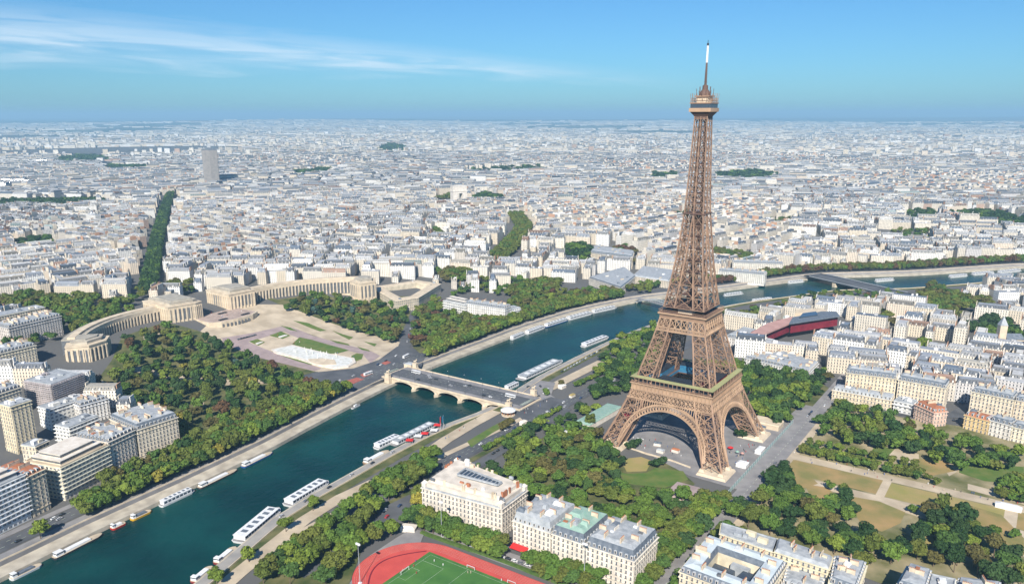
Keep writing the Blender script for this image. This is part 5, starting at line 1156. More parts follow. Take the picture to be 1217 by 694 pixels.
# districts: each has its own street direction
sp = 620; seeds = []
for i in range(-20, 20):
    for j in range(-3, 40):
        seeds.append((i*sp+rng.uniform(-.4, .4)*sp, j*sp+rng.uniform(-.4, .4)*sp))
seeds = np.array(seeds); sang = rng.uniform(0, math.pi/2, len(seeds))
for k, s_ in enumerate(seeds):
    if np.hypot(*s_) < 900: sang[k] = [0.0, .62, .25][k % 3]
WALLS = np.array([(.70, .64, .54), (.74, .69, .60), (.78, .76, .72), (.66, .58, .46), (.80, .79, .77), (.60, .55, .48), (.72, .62, .50), (.50, .36, .28), (.58, .56, .55)]); WP = [.22, .2, .16, .15, .08, .07, .07, .015, .035]
ROOFS = np.array([(.44, .45, .47), (.54, .545, .55), (.33, .36, .41), (.66, .65, .62), (.78, .77, .74), (.50, .47, .41), (.45, .29, .21), (.17, .21, .27), (.38, .47, .46)]); RP = [.24, .17, .19, .10, .07, .08, .03, .11, .01]
WNAME = ['cream', 'pale cream', 'ivory', 'beige', 'white', 'grey beige', 'sandy', 'brick red', 'grey']; RNAME = ['grey zinc', 'pale zinc', 'blue grey', 'light flat', 'white flat', 'dull brown', 'orange tiled', 'dark slate', 'greenish']
rows = []
def add_b(c, ang, x0, x1, y0, y1, h, lvl, flat=False):
    ca, sa = math.cos(ang), math.sin(ang); x, y = (x0+x1)/2, (y0+y1)/2
    rows.append((c[0]+x*ca-y*sa, c[1]+x*sa+y*ca, ca, sa, x1-x0-.06, y1-y0-.06, h, lvl, flat))
def block(c, ang, L, Wd, lvl):
    base = random.gauss(18.5, 1.6) if lvl < 3 else random.gauss(19, 4); fr = (18, 44) if lvl == 1 else (26, 66)
    if lvl >= 3:
        if random.random() < .1: add_b(c, ang, -L*.2, L*.2, -Wd*.15, Wd*.15, random.uniform(28, 52), lvl, True); return
    d = random.uniform(11, 14)
    def cuts(a, b):
        out = [a]
        while b-out[-1] > fr[1]: out.append(out[-1]+random.uniform(*fr))
        if b-out[-1] < 8 and len(out) > 1: out.pop()
        return list(zip(out, out[1:]+[b]))
    hv = lambda: max(8, base+random.gauss(0, .8)+(random.choice((-7, 4, 8)) if random.random() < .1 else 0))
    for s_ in (-1, 1):
        for a, b in cuts(-L/2, L/2):
            y0, y1 = sorted((s_*Wd/2, s_*(Wd/2-d))); add_b(c, ang, a, b, y0, y1, hv(), lvl, random.random() < .14)
    if Wd > 2*d+8:
        for s_ in (-1, 1):
            for a, b in cuts(-Wd/2+d, Wd/2-d):
                x0, x1 = sorted((s_*L/2, s_*(L/2-d))); add_b(c, ang, x0, x1, a, b, hv(), lvl, random.random() < .14)
        if lvl <= 2:
            x = -L/2+d+6
            while x < L/2-d-10:
                w_ = random.uniform(6, 12)
                if random.random() < .9:
                    e = random.uniform(.2, 1); add_b(c, ang, x, x+w_, -(Wd/2-d)*e, (Wd/2-d)*random.uniform(.2, 1), base*random.uniform(.3, .95), lvl, random.random() < .5)
                x += w_+random.uniform(4, 9)
def fill(Rmin, Rmax, lvl, bl, bw, st):
    """street blocks in the rotated grid of every district"""
    for k in range(len(seeds)):
        s_ = seeds[k]; R = math.hypot(s_[0]-CAM[0], s_[1]-CAM[1])
        if R > Rmax+900 or R < Rmin-900: continue
        if not infrustum(np.array([s_]), m=700, near=-900)[0]: continue
        ang = sang[k]; ca, sa = math.cos(ang), math.sin(ang); reach = 620; cs = []
        y = -reach
        while y < reach:
            Wd = random.uniform(*bw); x = -reach+random.uniform(0, 60)
            while x < reach:
                L = random.uniform(*bl); cx, cy = x+L/2, y+Wd/2; cs.append((s_[0]+cx*ca-cy*sa, s_[1]+cx*sa+cy*ca, L, Wd)); x += L+random.choice(st)
            y += Wd+random.choice(st)
        A = np.array(cs); P = A[:, :2]
        # corners must belong to this district and be clear
        ok = infrustum(P) ; rr = np.hypot(P[:, 0]-CAM[0], P[:, 1]-CAM[1]); ok &= (rr >= Rmin) & (rr < Rmax); A = A[ok]
        if not len(A): continue
        near_s = np.argsort(np.hypot(*(seeds-s_).T))[:10]
        P = A[:, :2]; dd = np.hypot(P[:, None, 0]-seeds[near_s, 0], P[:, None, 1]-seeds[near_s, 1]); own = near_s[dd.argmin(1)] == k; A = A[own]
        for cx, cy, L, Wd in A: block((cx, cy), ang, L, Wd, lvl)
fill(0, 2500, 1, (55, 105), (38, 56), (8, 9, 11, 16)); n1 = len(rows)
fill(2500, 5200, 2, (70, 130), (40, 60), (9, 11, 14, 22)); n2 = len(rows)
seeds_keep = seeds
def far_rows(Rmin, Rmax, dens, smin, smax, hm):
    a0 = math.atan2(FW[1], FW[0]); n = int(.62*(Rmax**2-Rmin**2)*1.0/dens)
    R = np.sqrt(rng.uniform(Rmin**2, Rmax**2, n)); t = a0+rng.uniform(-.68, .68, n); x = CAM[0]+R*np.cos(t); y = CAM[1]+R*np.sin(t)
    nz = np.sin(x/900+1)*np.cos(y/1100)+np.sin(x/2300+y/1700)
    keep = nz > -1.1-.0*R
    if Rmin > 9000: keep = nz > rng.uniform(-1.4, .9, n)
    ang = (np.floor(x/700)*1.7+np.floor(y/900)*2.3) % 1.57
    for i in np.nonzero(keep)[0]:
        big = rng.random() < .07; s = rng.uniform(smin, smax); h = max(5, rng.normal(hm, 5)) if not big else rng.uniform(25, 50)
        rows.append((x[i], y[i], math.cos(ang[i]), math.sin(ang[i]), s*(1 if big else rng.uniform(1, 3.6)), s*(.55 if not big else .35), h, 3, rng.random() < .5))
far_rows(5200, 9500, 1500, 16, 40, 17); far_rows(9500, 15000, 7500, 30, 80, 17); far_rows(15000, 24000, 34000, 50, 150, 18)
RW = np.array([r for r in rows], float); P = RW[:, :2]
# every corner clear of the kept areas
ok = clear(P)
m_near = RW[:, 7] < 3
for a, b in ((-1, -1), (1, -1), (1, 1), (-1, 1)):
    Q = np.stack([P[:, 0]+a*RW[:, 4]/2*RW[:, 2]-b*RW[:, 5]/2*RW[:, 3], P[:, 1]+a*RW[:, 4]/2*RW[:, 3]+b*RW[:, 5]/2*RW[:, 2]], -1); ok[m_near] &= clear(Q[m_near])
ok &= ~((RW[:, 7] < 2) & (np.minimum(RW[:, 4], RW[:, 5]) < 8))
RW = RW[ok]
# district border overlaps: drop a building whose centre sits inside another's neighbour cell
cell = {}; keep = np.ones(len(RW), bool)
for i in np.nonzero(RW[:, 7] < 3)[0]:
    key = (int(RW[i, 0]//9), int(RW[i, 1]//9)); hit = False
    for dx in (-1, 0, 1):
        for dy in (-1, 0, 1):
            for j in cell.get((key[0]+dx, key[1]+dy), ()):
                if math.hypot(RW[i, 0]-RW[j, 0], RW[i, 1]-RW[j, 1]) < 8: hit = True
    if hit: keep[i] = False
    else: cell.setdefault(key, []).append(i)
RW = RW[keep]; nB = len(RW)
wi = rng.choice(len(WALLS), nB, p=np.array(WP)/sum(WP)); ri = rng.choice(len(ROOFS), nB, p=np.array(RP)/sum(RP))
flat = RW[:, 8] > 0; ri = np.where(flat & (ri == 6), 3, ri)
zz = Hn(RW[:, :2]); jit = rng.uniform(.9, 1.06, (nB, 1))
farm = RW[:, 7] > 2
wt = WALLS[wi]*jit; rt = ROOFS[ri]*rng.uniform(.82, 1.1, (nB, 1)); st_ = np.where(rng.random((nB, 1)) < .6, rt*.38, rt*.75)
rh = np.where(flat, .01, rng.uniform(3.6, 5.6, nB)); ins = np.where(flat, .02, np.minimum(rng.uniform(1.6, 3.2, nB), RW[:, 5]*.3))
ARR = np.column_stack([RW[:, 0:6], zz, RW[:, 6], rh, ins, np.minimum(wt, .82), np.minimum(rt, .8), st_])
dist = np.hypot(RW[:, 0]-CAM[0], RW[:, 1]-CAM[1]); px_, py_, pd_ = proj(RW[:, 0], RW[:, 1], zz+12)
inview = (pd_ > 0) & (px_ > 0) & (px_ < 1217) & (py_ < 694) & (py_ > 0)
# chimney walls and roof clutter
def chims(sel, per=2):
    out = []
    for i in sel:
        cx, cy, ca, sa, l, w, z0, h, rh_, in_ = ARR[i, :10]
        if flat[i]:
            for _ in range(per):
                x, y = rng.uniform(-.3, .3)*l, rng.uniform(-.25, .25)*w; c = rng.choice([.3, .5, .75]); out.append((cx+x*ca-y*sa, cy+x*sa+y*ca, ca, sa, rng.uniform(2, 5), rng.uniform(1.5, 4), z0+h-.5, z0+h+rng.uniform(1.2, 3), c, c, c))
        else:
            for e in (-1, 1)[:per]:
                x = e*(l/2-.4); y = rng.uniform(-.1, .1)*w; c = [(.70, .62, .50), (.5, .3, .2), (.62, .56, .47), (.78, .74, .68)][rng.integers(4)]; out.append((cx+x*ca-y*sa, cy+x*sa+y*ca, ca, sa, .7, w*rng.uniform(.3, .7), z0+h-.5, z0+h+rh_+rng.uniform(.8, 2.4), *c))
            if per > 1:
                for e in (-1, 1):
                    k = max(1, int(l/5.5))
                    for q in range(k):
                        x = -l/2+l*(q+.5)/k; y = e*(w/2-.75); c = rng.choice([.72, .6, .35]); out.append((cx+x*ca-y*sa, cy+x*sa+y*ca, ca, sa, 1.3, 1.3, z0+h-.2, z0+h+2.3, c, c*.97, c*.92))
                if rng.random() < .7: x, y = rng.uniform(-.3, .3)*l, rng.uniform(-.1, .1)*w; c = rng.choice([.25, .5, .7]); out.append((cx+x*ca-y*sa, cy+x*sa+y*ca, ca, sa, rng.uniform(1.5, 4), rng.uniform(1.5, 3), z0+h+rh_-.5, z0+h+rh_+rng.uniform(.6, 1.5), c, c, c*1.02))
    return np.array(out)
n_hero = len([o for o in C.objects if o.name.split('.')[0] == 'apartment_building'])
cand = np.nonzero(inview)[0]; cand = cand[np.argsort(dist[cand])]
IND = cand[:300-n_hero]; indset = np.zeros(nB, bool); indset[IND] = True
# one object for all the rest
rest = np.nonzero(~indset)[0]
parts_ = [gen(ARR[rest])]
c1 = chims([i for i in rest if dist[i] < 2600], 2); parts_.append(boxes(c1))
c2 = chims([i for i in rest if 2600 <= dist[i] < 6000], 1); parts_.append(boxes(c2))
off = 0; Vs, Fs = [], []
for p in parts_: Vs.append(p[0]); Fs.append(p[1]+off); off += len(p[0])
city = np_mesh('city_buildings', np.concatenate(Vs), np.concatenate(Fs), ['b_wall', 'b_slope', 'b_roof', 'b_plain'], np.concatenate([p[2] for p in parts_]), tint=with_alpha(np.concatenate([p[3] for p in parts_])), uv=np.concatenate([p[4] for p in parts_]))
tag(city, 'dense mass of pale Haussmann style roofs and facades stretching to the horizon', 'buildings', None, 'stuff')
# the nearest ones as things of their own
fd, fs_ = seg_dist(RW[IND, :2], FARB); zone = []
for q, i in enumerate(IND):
    if fs_[q] > 0: zone.append(0 if px_[i] < 165 else 1 if px_[i] < 560 else 2 if px_[i] < 860 else 3)
    else: zone.append(4 if px_[i] < 1060 else 5)
zone = np.array(zone); ZN = ['left of the curved palace', 'behind the curved palace', 'beyond the river museums', 'beyond the dark bridge', 'behind the red museum', 'right of the tower']
for z_ in range(6):
    ids = IND[zone == z_]; ids = ids[np.argsort(dist[ids])]; per = 14
    for r_ in range(0, len(ids), per):
        row = ids[r_:r_+per]; row = row[np.argsort(px_[row])]
        for k, i in enumerate(row):
            a = ARR[i:i+1].copy(); loc = (a[0, 0], a[0, 1], a[0, 6]); a[0, 0] = a[0, 1] = a[0, 6] = 0
            lab = '%s house, %s roof, %s from left in %s row %s' % (WNAME[wi[i]], RNAME[ri[i]], ordw(k+1), ordw(r_//per+1), ZN[z_])
            R = empty('apartment_building', loc, label=lab, cat='building', group='apartment houses in the streets '+ZN[z_])
            V, F, mi, T, uv = gen(a); T = with_alpha(T); uvr = uv.reshape(-1, 4, 2)
            np_mesh('wall', V[:8], F[:4], ['b_wall'], None, R, T[:4], uvr[:4].reshape(-1, 2))
            rf = np_mesh('roof', V[4:], F[4:]-4, ['b_slope', 'b_roof'], mi[4:]-1, R, T[4:], uvr[4:].reshape(-1, 2))
            sv = ARR[i].copy(); ARR[i, 0] = ARR[i, 1] = ARR[i, 6] = 0; cb = chims([i], 2); ARR[i] = sv
            for j in range(len(cb)):
                if dist[i] > 1150 and j > 5: break
                v2, f2, _, t2, _ = boxes(cb[j:j+1]); nm = 'roof_housing' if flat[i] else 'chimney' if j < 2 else 'dormer' if cb[j, 4] == 1.3 else 'roof_housing'
                np_mesh(nm, v2, f2, ['b_plain'], None, rf, with_alpha(t2))
# ================================================================== TREES
def crown_mesh(seed, nleaf=520, lobes=13, boxy=False, leaf=(.8, 1.35), name='crown'):
    """unit-sized tree crown, radius 1 about (0,0,0): lobes of leaf clumps round small dark cores"""
    r = np.random.default_rng(seed); Vs, Fs = [], []; off = 0
    cs = []
    for k in range(lobes):
        for _ in range(50):
            p = r.uniform(-1, 1, 3)
            if np.linalg.norm(p) < .72: break
        if boxy: p *= (1.15, 1.15, .9)
        p[2] = p[2]*.82+.05; cs.append((p, r.uniform(.30, .46)))
    cs.append((np.array([0, 0, -.05]), .5))
    # cores: low poly displaced icospheres
    bm = bmesh.new(); bmesh.ops.create_icosphere(bm, subdivisions=1, radius=1); iv = np.array([v.co[:] for v in bm.verts]); it = np.array([[v.index for v in f.verts] for f in bm.faces]); bm.free()
    tri = []
    for p, rad in cs:
        Vs.append(p+iv*rad*.80*r.uniform(.8, 1.12, (len(iv), 1))); tri += (it+off).tolist(); off += len(iv)
    quads = []; per = nleaf//len(cs)
    P = []; Nn = []
    for p, rad in cs:
        d = r.normal(size=(per, 3)); d[:, 2] = np.abs(d[:, 2])*.9-.25*(r.random(per) < .45); d /= np.linalg.norm(d, axis=1)[:, None]
        P.append(p+d*rad*r.uniform(.85, 1.15, (per, 1))); Nn.append(d)
    P = np.concatenate(P); D = np.concatenate(Nn)
    D = D+r.normal(size=D.shape)*.45; D /= np.linalg.norm(D, axis=1)[:, None]
    a = np.cross(D, r.normal(size=D.shape)); a /= np.linalg.norm(a, axis=1)[:, None]; b = np.cross(D, a)
    s = r.uniform(*leaf, (len(P), 1))*.11
    k = len(P); q = np.stack([P-a*s-b*s*.7, P+a*s-b*s*.5, P+a*s*.8+b*s, P-a*s*.7+b*s*.8], 1).reshape(-1, 3)
    return np.concatenate(Vs), np.array(tri), q, np.arange(k*4).reshape(-1, 4)
PROTO = [crown_mesh(s, 1150, 15, boxy=(s % 2 == 1), leaf=(.6, 1.05)) for s in range(8)]; PROTO_LO = [crown_mesh(100+s, 260, 9, leaf=(1.1, 1.8)) for s in range(6)]; PROTO_XS = [crown_mesh(200+s, 40, 4, leaf=(2.6, 3.6)) for s in range(4)]
CROWNS = []
for V, tri, q, qf in PROTO:
    me = bpy.data.meshes.new('crown'); F = [tuple(t) for t in tri]+[tuple(f+len(V)) for f in qf]; me.from_pydata(np.concatenate([V, q]).tolist(), [], F); me.materials.append(MT['leaf']); CROWNS.append(me)
def trunk_fn(mb):
    mb.lathe((0, 0), [(.34, 0), (.24, .5), (.2, 1.0)], 7)
    for k in range(4): a = k*1.57+.4; mb.bar((0, 0, .8), (.55*math.cos(a)*2, .55*math.sin(a)*2, 1.7), .14)
    return ['bark']
TRUNK = shared(trunk_fn)
TCOL = {'green': [(.055, .10, .018), (.07, .115, .02), (.045, .085, .02)], 'bright': [(.09, .13, .02), (.105, .14, .022)], 'dark': [(.02, .045, .014), (.028, .055, .018)], 'olive': [(.078, .098, .02), (.09, .105, .022), (.068, .09, .018)],
        'red': [(.085, .05, .025), (.075, .04, .025)], 'brown': [(.082, .075, .024), (.072, .066, .022)], 'yellow': [(.19, .17, .03)], 'blue': [(.04, .075, .06)], 'purple': [(.035, .022, .03)]}
CNAME = {'green': 'green', 'bright': 'bright green', 'dark': 'dark green', 'olive': 'olive green', 'red': 'reddish brown', 'brown': 'brownish', 'yellow': 'yellowing', 'blue': 'bluish grey', 'purple': 'dark purple'}
TREES = []   # x y z r h colour zone
def scatter(zone, poly, spacing, mix, rr=(4.6, 7.2), hh=(11, 17), world=False, dz=8, clear_roads=True):
    poly = poly if world else ats(poly, dz); xs = [p[0] for p in poly]; ys = [p[1] for p in poly]; got = []
    n = int(abs(area(poly))/spacing**2*5)+20; cell = {}
    for _ in range(n):
        p = (random.uniform(min(xs), max(xs)), random.uniform(min(ys), max(ys)))
        if not inpoly([p], poly)[0]: continue
        key = (int(p[0]//spacing), int(p[1]//spacing)); bad = False
        for dx in (-1, 0, 1):
            for dy in (-1, 0, 1):
                for q in cell.get((key[0]+dx, key[1]+dy), ()):
                    if math.hypot(p[0]-q[0], p[1]-q[1]) < spacing: bad = True
        if bad: continue
        cell.setdefault(key, []).append(p); got.append(p)
    put(zone, got, mix, rr, hh)
def put(zone, pts, mix, rr=(4.6, 7.2), hh=(11, 17)):
    if not pts: return
    rr = (rr[0]*1.1, rr[1]*1.1)
    z = Hn(pts)
    for (x, y), zz_ in zip(pts, z):
        c = random.choices(list(mix), list(mix.values()))[0]; TREES.append((x, y, zz_, random.uniform(*rr), random.uniform(*hh), c, zone))
def row(zone, line, spacing, mix, rr=(4.8, 6.2), hh=(12, 16), jit=.8, world=True):
    L = np.array(line if world else ats(line, 0), float); s = np.concatenate([[0], np.cumsum(np.hypot(*np.diff(L, axis=0).T))]); t = np.arange(0, s[-1], spacing)
    put(zone, [(float(np.interp(a, s, L[:, 0]))+random.uniform(-jit, jit), float(np.interp(a, s, L[:, 1]))+random.uniform(-jit, jit)) for a in t], mix, rr, hh)
GMIX = {'green': 5, 'olive': 5, 'bright': 1.0, 'dark': 3, 'brown': .9, 'red': .3, 'yellow': .12, 'blue': .25}
scatter('in the garden left of the fountain', [(133, 425), (146, 402), (196, 382), (214, 392), (258, 404), (296, 422), (330, 436), (345, 440), (372, 458), (440, 458), (452, 456), (400, 480), (340, 512), (300, 532), (225, 556), (217, 530), (215, 505), (165, 482), (140, 470), (110, 458)], 11.0, GMIX, (3.8, 7.4), (9, 19))
scatter('in the garden right of the fountain', [(340, 364), (348, 352), (372, 346), (395, 350), (420, 356), (445, 352), (470, 350), (490, 350), (484, 376), (474, 392), (466, 402), (436, 396), (400, 380), (368, 372)], 10.5, {**GMIX, 'red': .9, 'brown': 2, 'dark': 3.5}, hh=(9, 16))
scatter('on the slope above the river road', [(500, 348), (520, 352), (548, 368), (600, 364), (612, 350), (640, 344), (700, 342), (694, 356), (640, 374), (600, 388), (560, 404), (520, 424), (500, 424), (484, 414)], 9.5, {'olive': 5, 'green': 4, 'brown': 2, 'red': 1.2, 'bright': 1}, hh=(10, 15))
bl = FQ(29)
def cut(line, a, b):
    L = np.array(line); s = np.concatenate([[0], np.cumsum(np.hypot(*np.diff(L, axis=0).T))]); t = np.linspace(0, s[-1], 900); Q = np.stack([np.interp(t, s, L[:, 0]), np.interp(t, s, L[:, 1])], -1)
    x, y, d = proj(Q[:, 0], Q[:, 1], Q[:, 0]*0+6); m = (x > a) & (x < b) & (d > 0) & (y < 760); return Q[m]
PL = {'bright': 3, 'green': 3, 'olive': 2.5, 'yellow': .3}
for d_ in (19, 26, 33, 50): row('in the plane rows along the far quay', cut(FQ(d_), 96 if d_ < 40 else 120, 452), 8.2, PL if d_ < 40 else {'olive': 3, 'green': 2, 'brown': 1})
row('in the plane rows along the far quay', cut(FQ(39), 225, 440), 9, {'olive': 3, 'green': 2, 'brown': 1})
_c = cut(FQ(18), 30, 56); put('in the plane rows along the far quay', [tuple(_c[len(_c)//2])] if len(_c) else [], {'bright': 1}, (5, 5.6))
for d_ in (19, 27, 35): row('in the rows along the far quay beyond the bridge', cut(FQ(d_), 508, 745), 8.4, {'bright': 2, 'green': 3, 'olive': 3, 'brown': .6})
row('in the rows along the far quay beyond the bridge', cut(FQ(48), 520, 800), 10, {'olive': 3, 'green': 2, 'brown': 1.5})
scatter('beside the white museums', [(694, 348), (720, 336), (742, 342), (766, 334), (800, 340), (846, 340), (846, 326), (800, 330), (780, 344), (740, 352)], 10.5, {'olive': 3, 'bright': 2, 'green': 3}, hh=(11, 16))
for d_ in (26, 36, 46): row('far bank rows behind the tower', cut(FQ(d_), 850, 1260), 9.5, {'olive': 3, 'red': 1.4, 'brown': 2, 'green': 2})
scatter('left bank groves behind the tower', T7, 10.5, {'olive': 4, 'green': 3, 'dark': 1, 'red': .8}, hh=(10, 15))
scatter('in the garden right of the tower', T8, 9.5, {'bright': 3, 'green': 5, 'dark': 4, 'olive': 2, 'brown': .5}, hh=(10, 17), dz=6)
scatter('in the park below the ochre house', T10, 10.5, {'green': 4, 'dark': 4, 'bright': 1.5, 'olive': 2}, hh=(9, 15), dz=4)
# clipped rows along the lawns
for y, sp_ in ((30, 7), (37, 7), (52, 8)):
    for x0, x1 in ((92, 122), (126, 152), (156, 178), (232, 262), (268, 330), (336, 400)): row('in the clipped rows beside the lawns', [(x0, y), (x1, y)], sp_, {'olive': 3, 'green': 2, 'bright': 1}, (3.6, 4.6), (7, 9), .4)
for x0, x1, y in ((126, 150, -27), (160, 200, -30), (210, 250, -32)): row('in the clipped rows beside the lawns', [(x0, y), (x1, y)], 11, {'olive': 3, 'green': 2}, (3.2, 4.4), (6, 9), .8)
scatter('in the park right of the lawns', [(1010, 520), (1045, 530), (1100, 545), (1140, 556), (1160, 552), (1130, 540), (1060, 520)], 12, {'green': 3, 'dark': 3, 'bright': 1}, dz=5)
scatter('among the paths at the right edge', [(1060, 560), (1100, 572), (1120, 578), (1110, 564), (1085, 556)], 9, {'olive': 3, 'bright': 2}, (3, 4.5), (6, 9), dz=4)
scatter('beside the dry lawns in the foreground park', [(905, 562), (938, 552), (940, 575), (965, 600), (1008, 590), (1010, 625), (1040, 640), (1060, 640), (1090, 650), (1092, 630), (1112, 590), (1160, 600), (1150, 628), (1190, 650), (1217, 660), (1217, 700), (1190, 690), (1085, 662), (1045, 665), (1030, 650), (1032, 664), (990, 650), (925, 630), (868, 612), (892, 575)], 8.0, {'dark': 5, 'green': 4, 'olive': 2, 'bright': .8, 'brown': .8, 'purple': .12}, hh=(10, 17), dz=6)
scatter('in the garden in front of the tower', [(600, 546), (628, 528), (660, 512), (700, 500), (716, 522), (734, 540), (735, 560), (742, 580), (790, 585), (822, 578), (832, 590), (868, 588), (890, 598), (860, 622), (835, 640), (805, 655), (786, 628), (740, 598), (690, 582), (640, 568), (612, 566)], 8.2, {'green': 5, 'bright': 2.4, 'olive': 3, 'dark': 3, 'brown': .8}, hh=(9, 16), dz=6)
scatter('by the quay road left of the tower', [(620, 530), (650, 512), (676, 500), (705, 490), (720, 482), (700, 480), (640, 505), (600, 532)], 10, {'green': 3, 'dark': 2, 'bright': 1}, dz=4, hh=(9, 13))
scatter('behind the tower beside the quay road', [(700, 470), (720, 440), (760, 415), (785, 395), (790, 420), (780, 440), (745, 462)], 9.5, {'dark': 5, 'green': 3}, dz=6, hh=(10, 15))
scatter('in the grove below the floating restaurant', [(710, 440), (712, 424), (735, 400), (760, 392), (778, 384), (790, 392), (770, 404), (745, 425), (725, 442)], 9.2, {'bright': 3, 'green': 4, 'dark': 2}, dz=7, hh=(9, 14))
# rows on the near bank
row('in the dense clump above the moored boats', ats([(448, 590), (470, 574), (500, 556), (520, 545)], 0), 8, {'olive': 3, 'green': 3, 'bright': 1}, (6, 7.5), (13, 17)); row('in the dense clump above the moored boats', ats([(462, 596), (486, 580), (516, 560)], 0), 8.5, {'olive': 3, 'green': 3}, (6, 7.4), (13, 17))
for a in ([(312, 694), (345, 664), (390, 634), (430, 604), (442, 592)], [(345, 694), (372, 668), (402, 650), (438, 622), (452, 606)], [(388, 694), (402, 676), (420, 656)], [(420, 660), (445, 644), (470, 634)]): row('in the rows beside the sandy promenade', ats(a, 0), 8.2, {'olive': 3, 'green': 4, 'bright': 2}, (5.4, 7.0), (12, 16))
for a in ([(296, 668), (300, 664)], [(340, 632), (345, 628)], [(372, 607), (376, 604)], [(258, 694), (262, 690)]): put('on the quay beside the long boats', ats(a[:1], 0), {'bright': 1}, (4.6, 5.4), (10, 12))
row('in the hedge like row between the quay roads', [(-127, -115), (-125, -40), (-124, 5)], 5.5, {'bright': 2, 'green': 3}, (2.8, 3.6), (5, 7), .5)
row('in the low row along the railway trench', [(-146, 70), (-142, 130), (-140, 180)], 5.5, {'bright': 2, 'green': 3}, (3, 3.8), (5, 7), .5)
for a in ([(600, 510), (606, 505)], [(640, 475), (650, 470), (668, 460)], [(598, 512)]): put('by the carousel and the port', ats(a, 0), {'brown': 1, 'green': 1}, (4, 5), (7, 9))
row('in the rows between the track and the palace block', ats([(486, 622), (520, 636), (560, 652), (600, 668)], 0), 7.6, {'green': 4, 'dark': 1, 'bright': 1}, (5.2, 6.2), (11, 13)); row('in the rows between the track and the palace block', ats([(498, 616), (530, 630), (566, 644), (600, 656)], 0), 8, {'green': 4, 'olive': 2}, (5.2, 6.2), (11, 14))
row('in the rows below the long cream houses', ats([(630, 672), (670, 682), (712, 694)], 0), 7.4, {'green': 4, 'olive': 2, 'bright': 1}, (5, 6), (10, 13)); row('in the rows below the long cream houses', ats([(640, 686), (680, 698), (724, 712)], 0), 7.6, {'green': 4, 'olive': 2}, (5, 6), (10, 13))
put('beside the palace block facade', ats([(496, 606), (500, 598), (545, 618), (562, 624), (580, 630), (592, 636)], 0), {'olive': 3, 'yellow': 1}, (5, 6), (13, 16))
row('at the street corner of the long cream houses', ats([(755, 694), (775, 672), (792, 655)], 0), 9, {'bright': 1, 'green': 1}, (4, 5), (8, 10))
row('in the rows of the garden avenue', [(58, -190), (60, -120), (56, -95)], 9, {'olive': 2, 'bright': 2, 'green': 2}, (5, 6), (11, 14)); row('in the rows of the garden avenue', [(92, -190), (94, -130)], 9, {'olive': 2, 'green': 2}, (5, 6), (11, 14))
row('in the rows of the garden avenue', [(68, -225), (69, -95)], 8, {'olive': 2, 'bright': 2, 'green': 3}, (5, 6), (11, 14)); row('in the rows of the garden avenue', [(86, -215), (86, -130)], 8, {'olive': 1, 'green': 3}, (5, 6), (11, 14))
scatter('between the cream houses and the tower garden', [(-100, -178), (-40, -184), (-20, -189), (58, -189), (60, -150), (0, -155), (-60, -150), (-104, -140)], 8.4, {'green': 5, 'bright': 2, 'dark': 2, 'olive': 2}, hh=(10, 15), world=True)
put('on the tower esplanade', ats([(757, 530), (750, 534), (880, 520), (884, 516), (779, 556), (786, 552)], 0), {'dark': 1}, (4.5, 5.5), (8, 9))
row('in the grove left of the esplanade', [(-66, 60), (-60, 90), (-30, 110), (20, 120), (55, 115)], 9, {'dark': 3, 'green': 3}, (5, 6.5), (11, 15)); scatter('in the grove left of the esplanade', [(-100, 90), (-80, 200), (20, 230), (62, 200), (58, 90), (-60, 80)], 10, {'dark': 3, 'green': 4, 'bright': 1}, world=True)
for p, mood, sp_ in PARKS: scatter('far groves among the roofs', p, sp_*.8, {'dark': {'dark': 4, 'green': 1}, 'olive': {'olive': 3, 'green': 2, 'brown': 1}, 'red': {'red': 3, 'brown': 2, 'green': 1}, 'bright': {'bright': 1}}[mood], (6, 9) if sp_ < 20 else (12, 22), (12, 16) if sp_ < 20 else (14, 20))
for off_ in (-8, 0, 8): row('far avenue trees', offset_line(AV1, off_), 8.5, {'dark': 4, 'green': 1}, (4.5, 6), (13, 17))
for off_ in (-12, 0, 12): None
for off_ in (-13, 0, 13): row('far avenue trees', offset_line(AV2, off_), 9, {'olive': 4, 'green': 1}, (6, 7.5), (12, 16))
scatter('in the private gardens behind the bright white block', [(536, 352), (560, 344), (604, 350), (640, 344), (625, 332), (580, 330), (545, 338)], 10, {'olive': 3, 'green': 3, 'dark': 2}, hh=(8, 13), dz=4)
scatter('behind the left palace wing', [(-700, -80), (-735, -60), (-770, -150), (-720, -240), (-650, -240), (-690, -170)], 10, {'olive': 3, 'green': 3, 'dark': 2}, world=True)
# single trees in courts and streets
for k in range(900):
    i = rng.integers(nB)
    if RW[i, 7] > 2: continue
    a = rng.uniform(0, 6.28); x, y = RW[i, 0]+14*math.cos(a), RW[i, 1]+14*math.sin(a)
    if clear([(x, y)])[0]: put('street trees', [(x, y)], {'green': 3, 'dark': 3, 'olive': 2, 'brown': .6}, (3.5, 6), (9, 14))
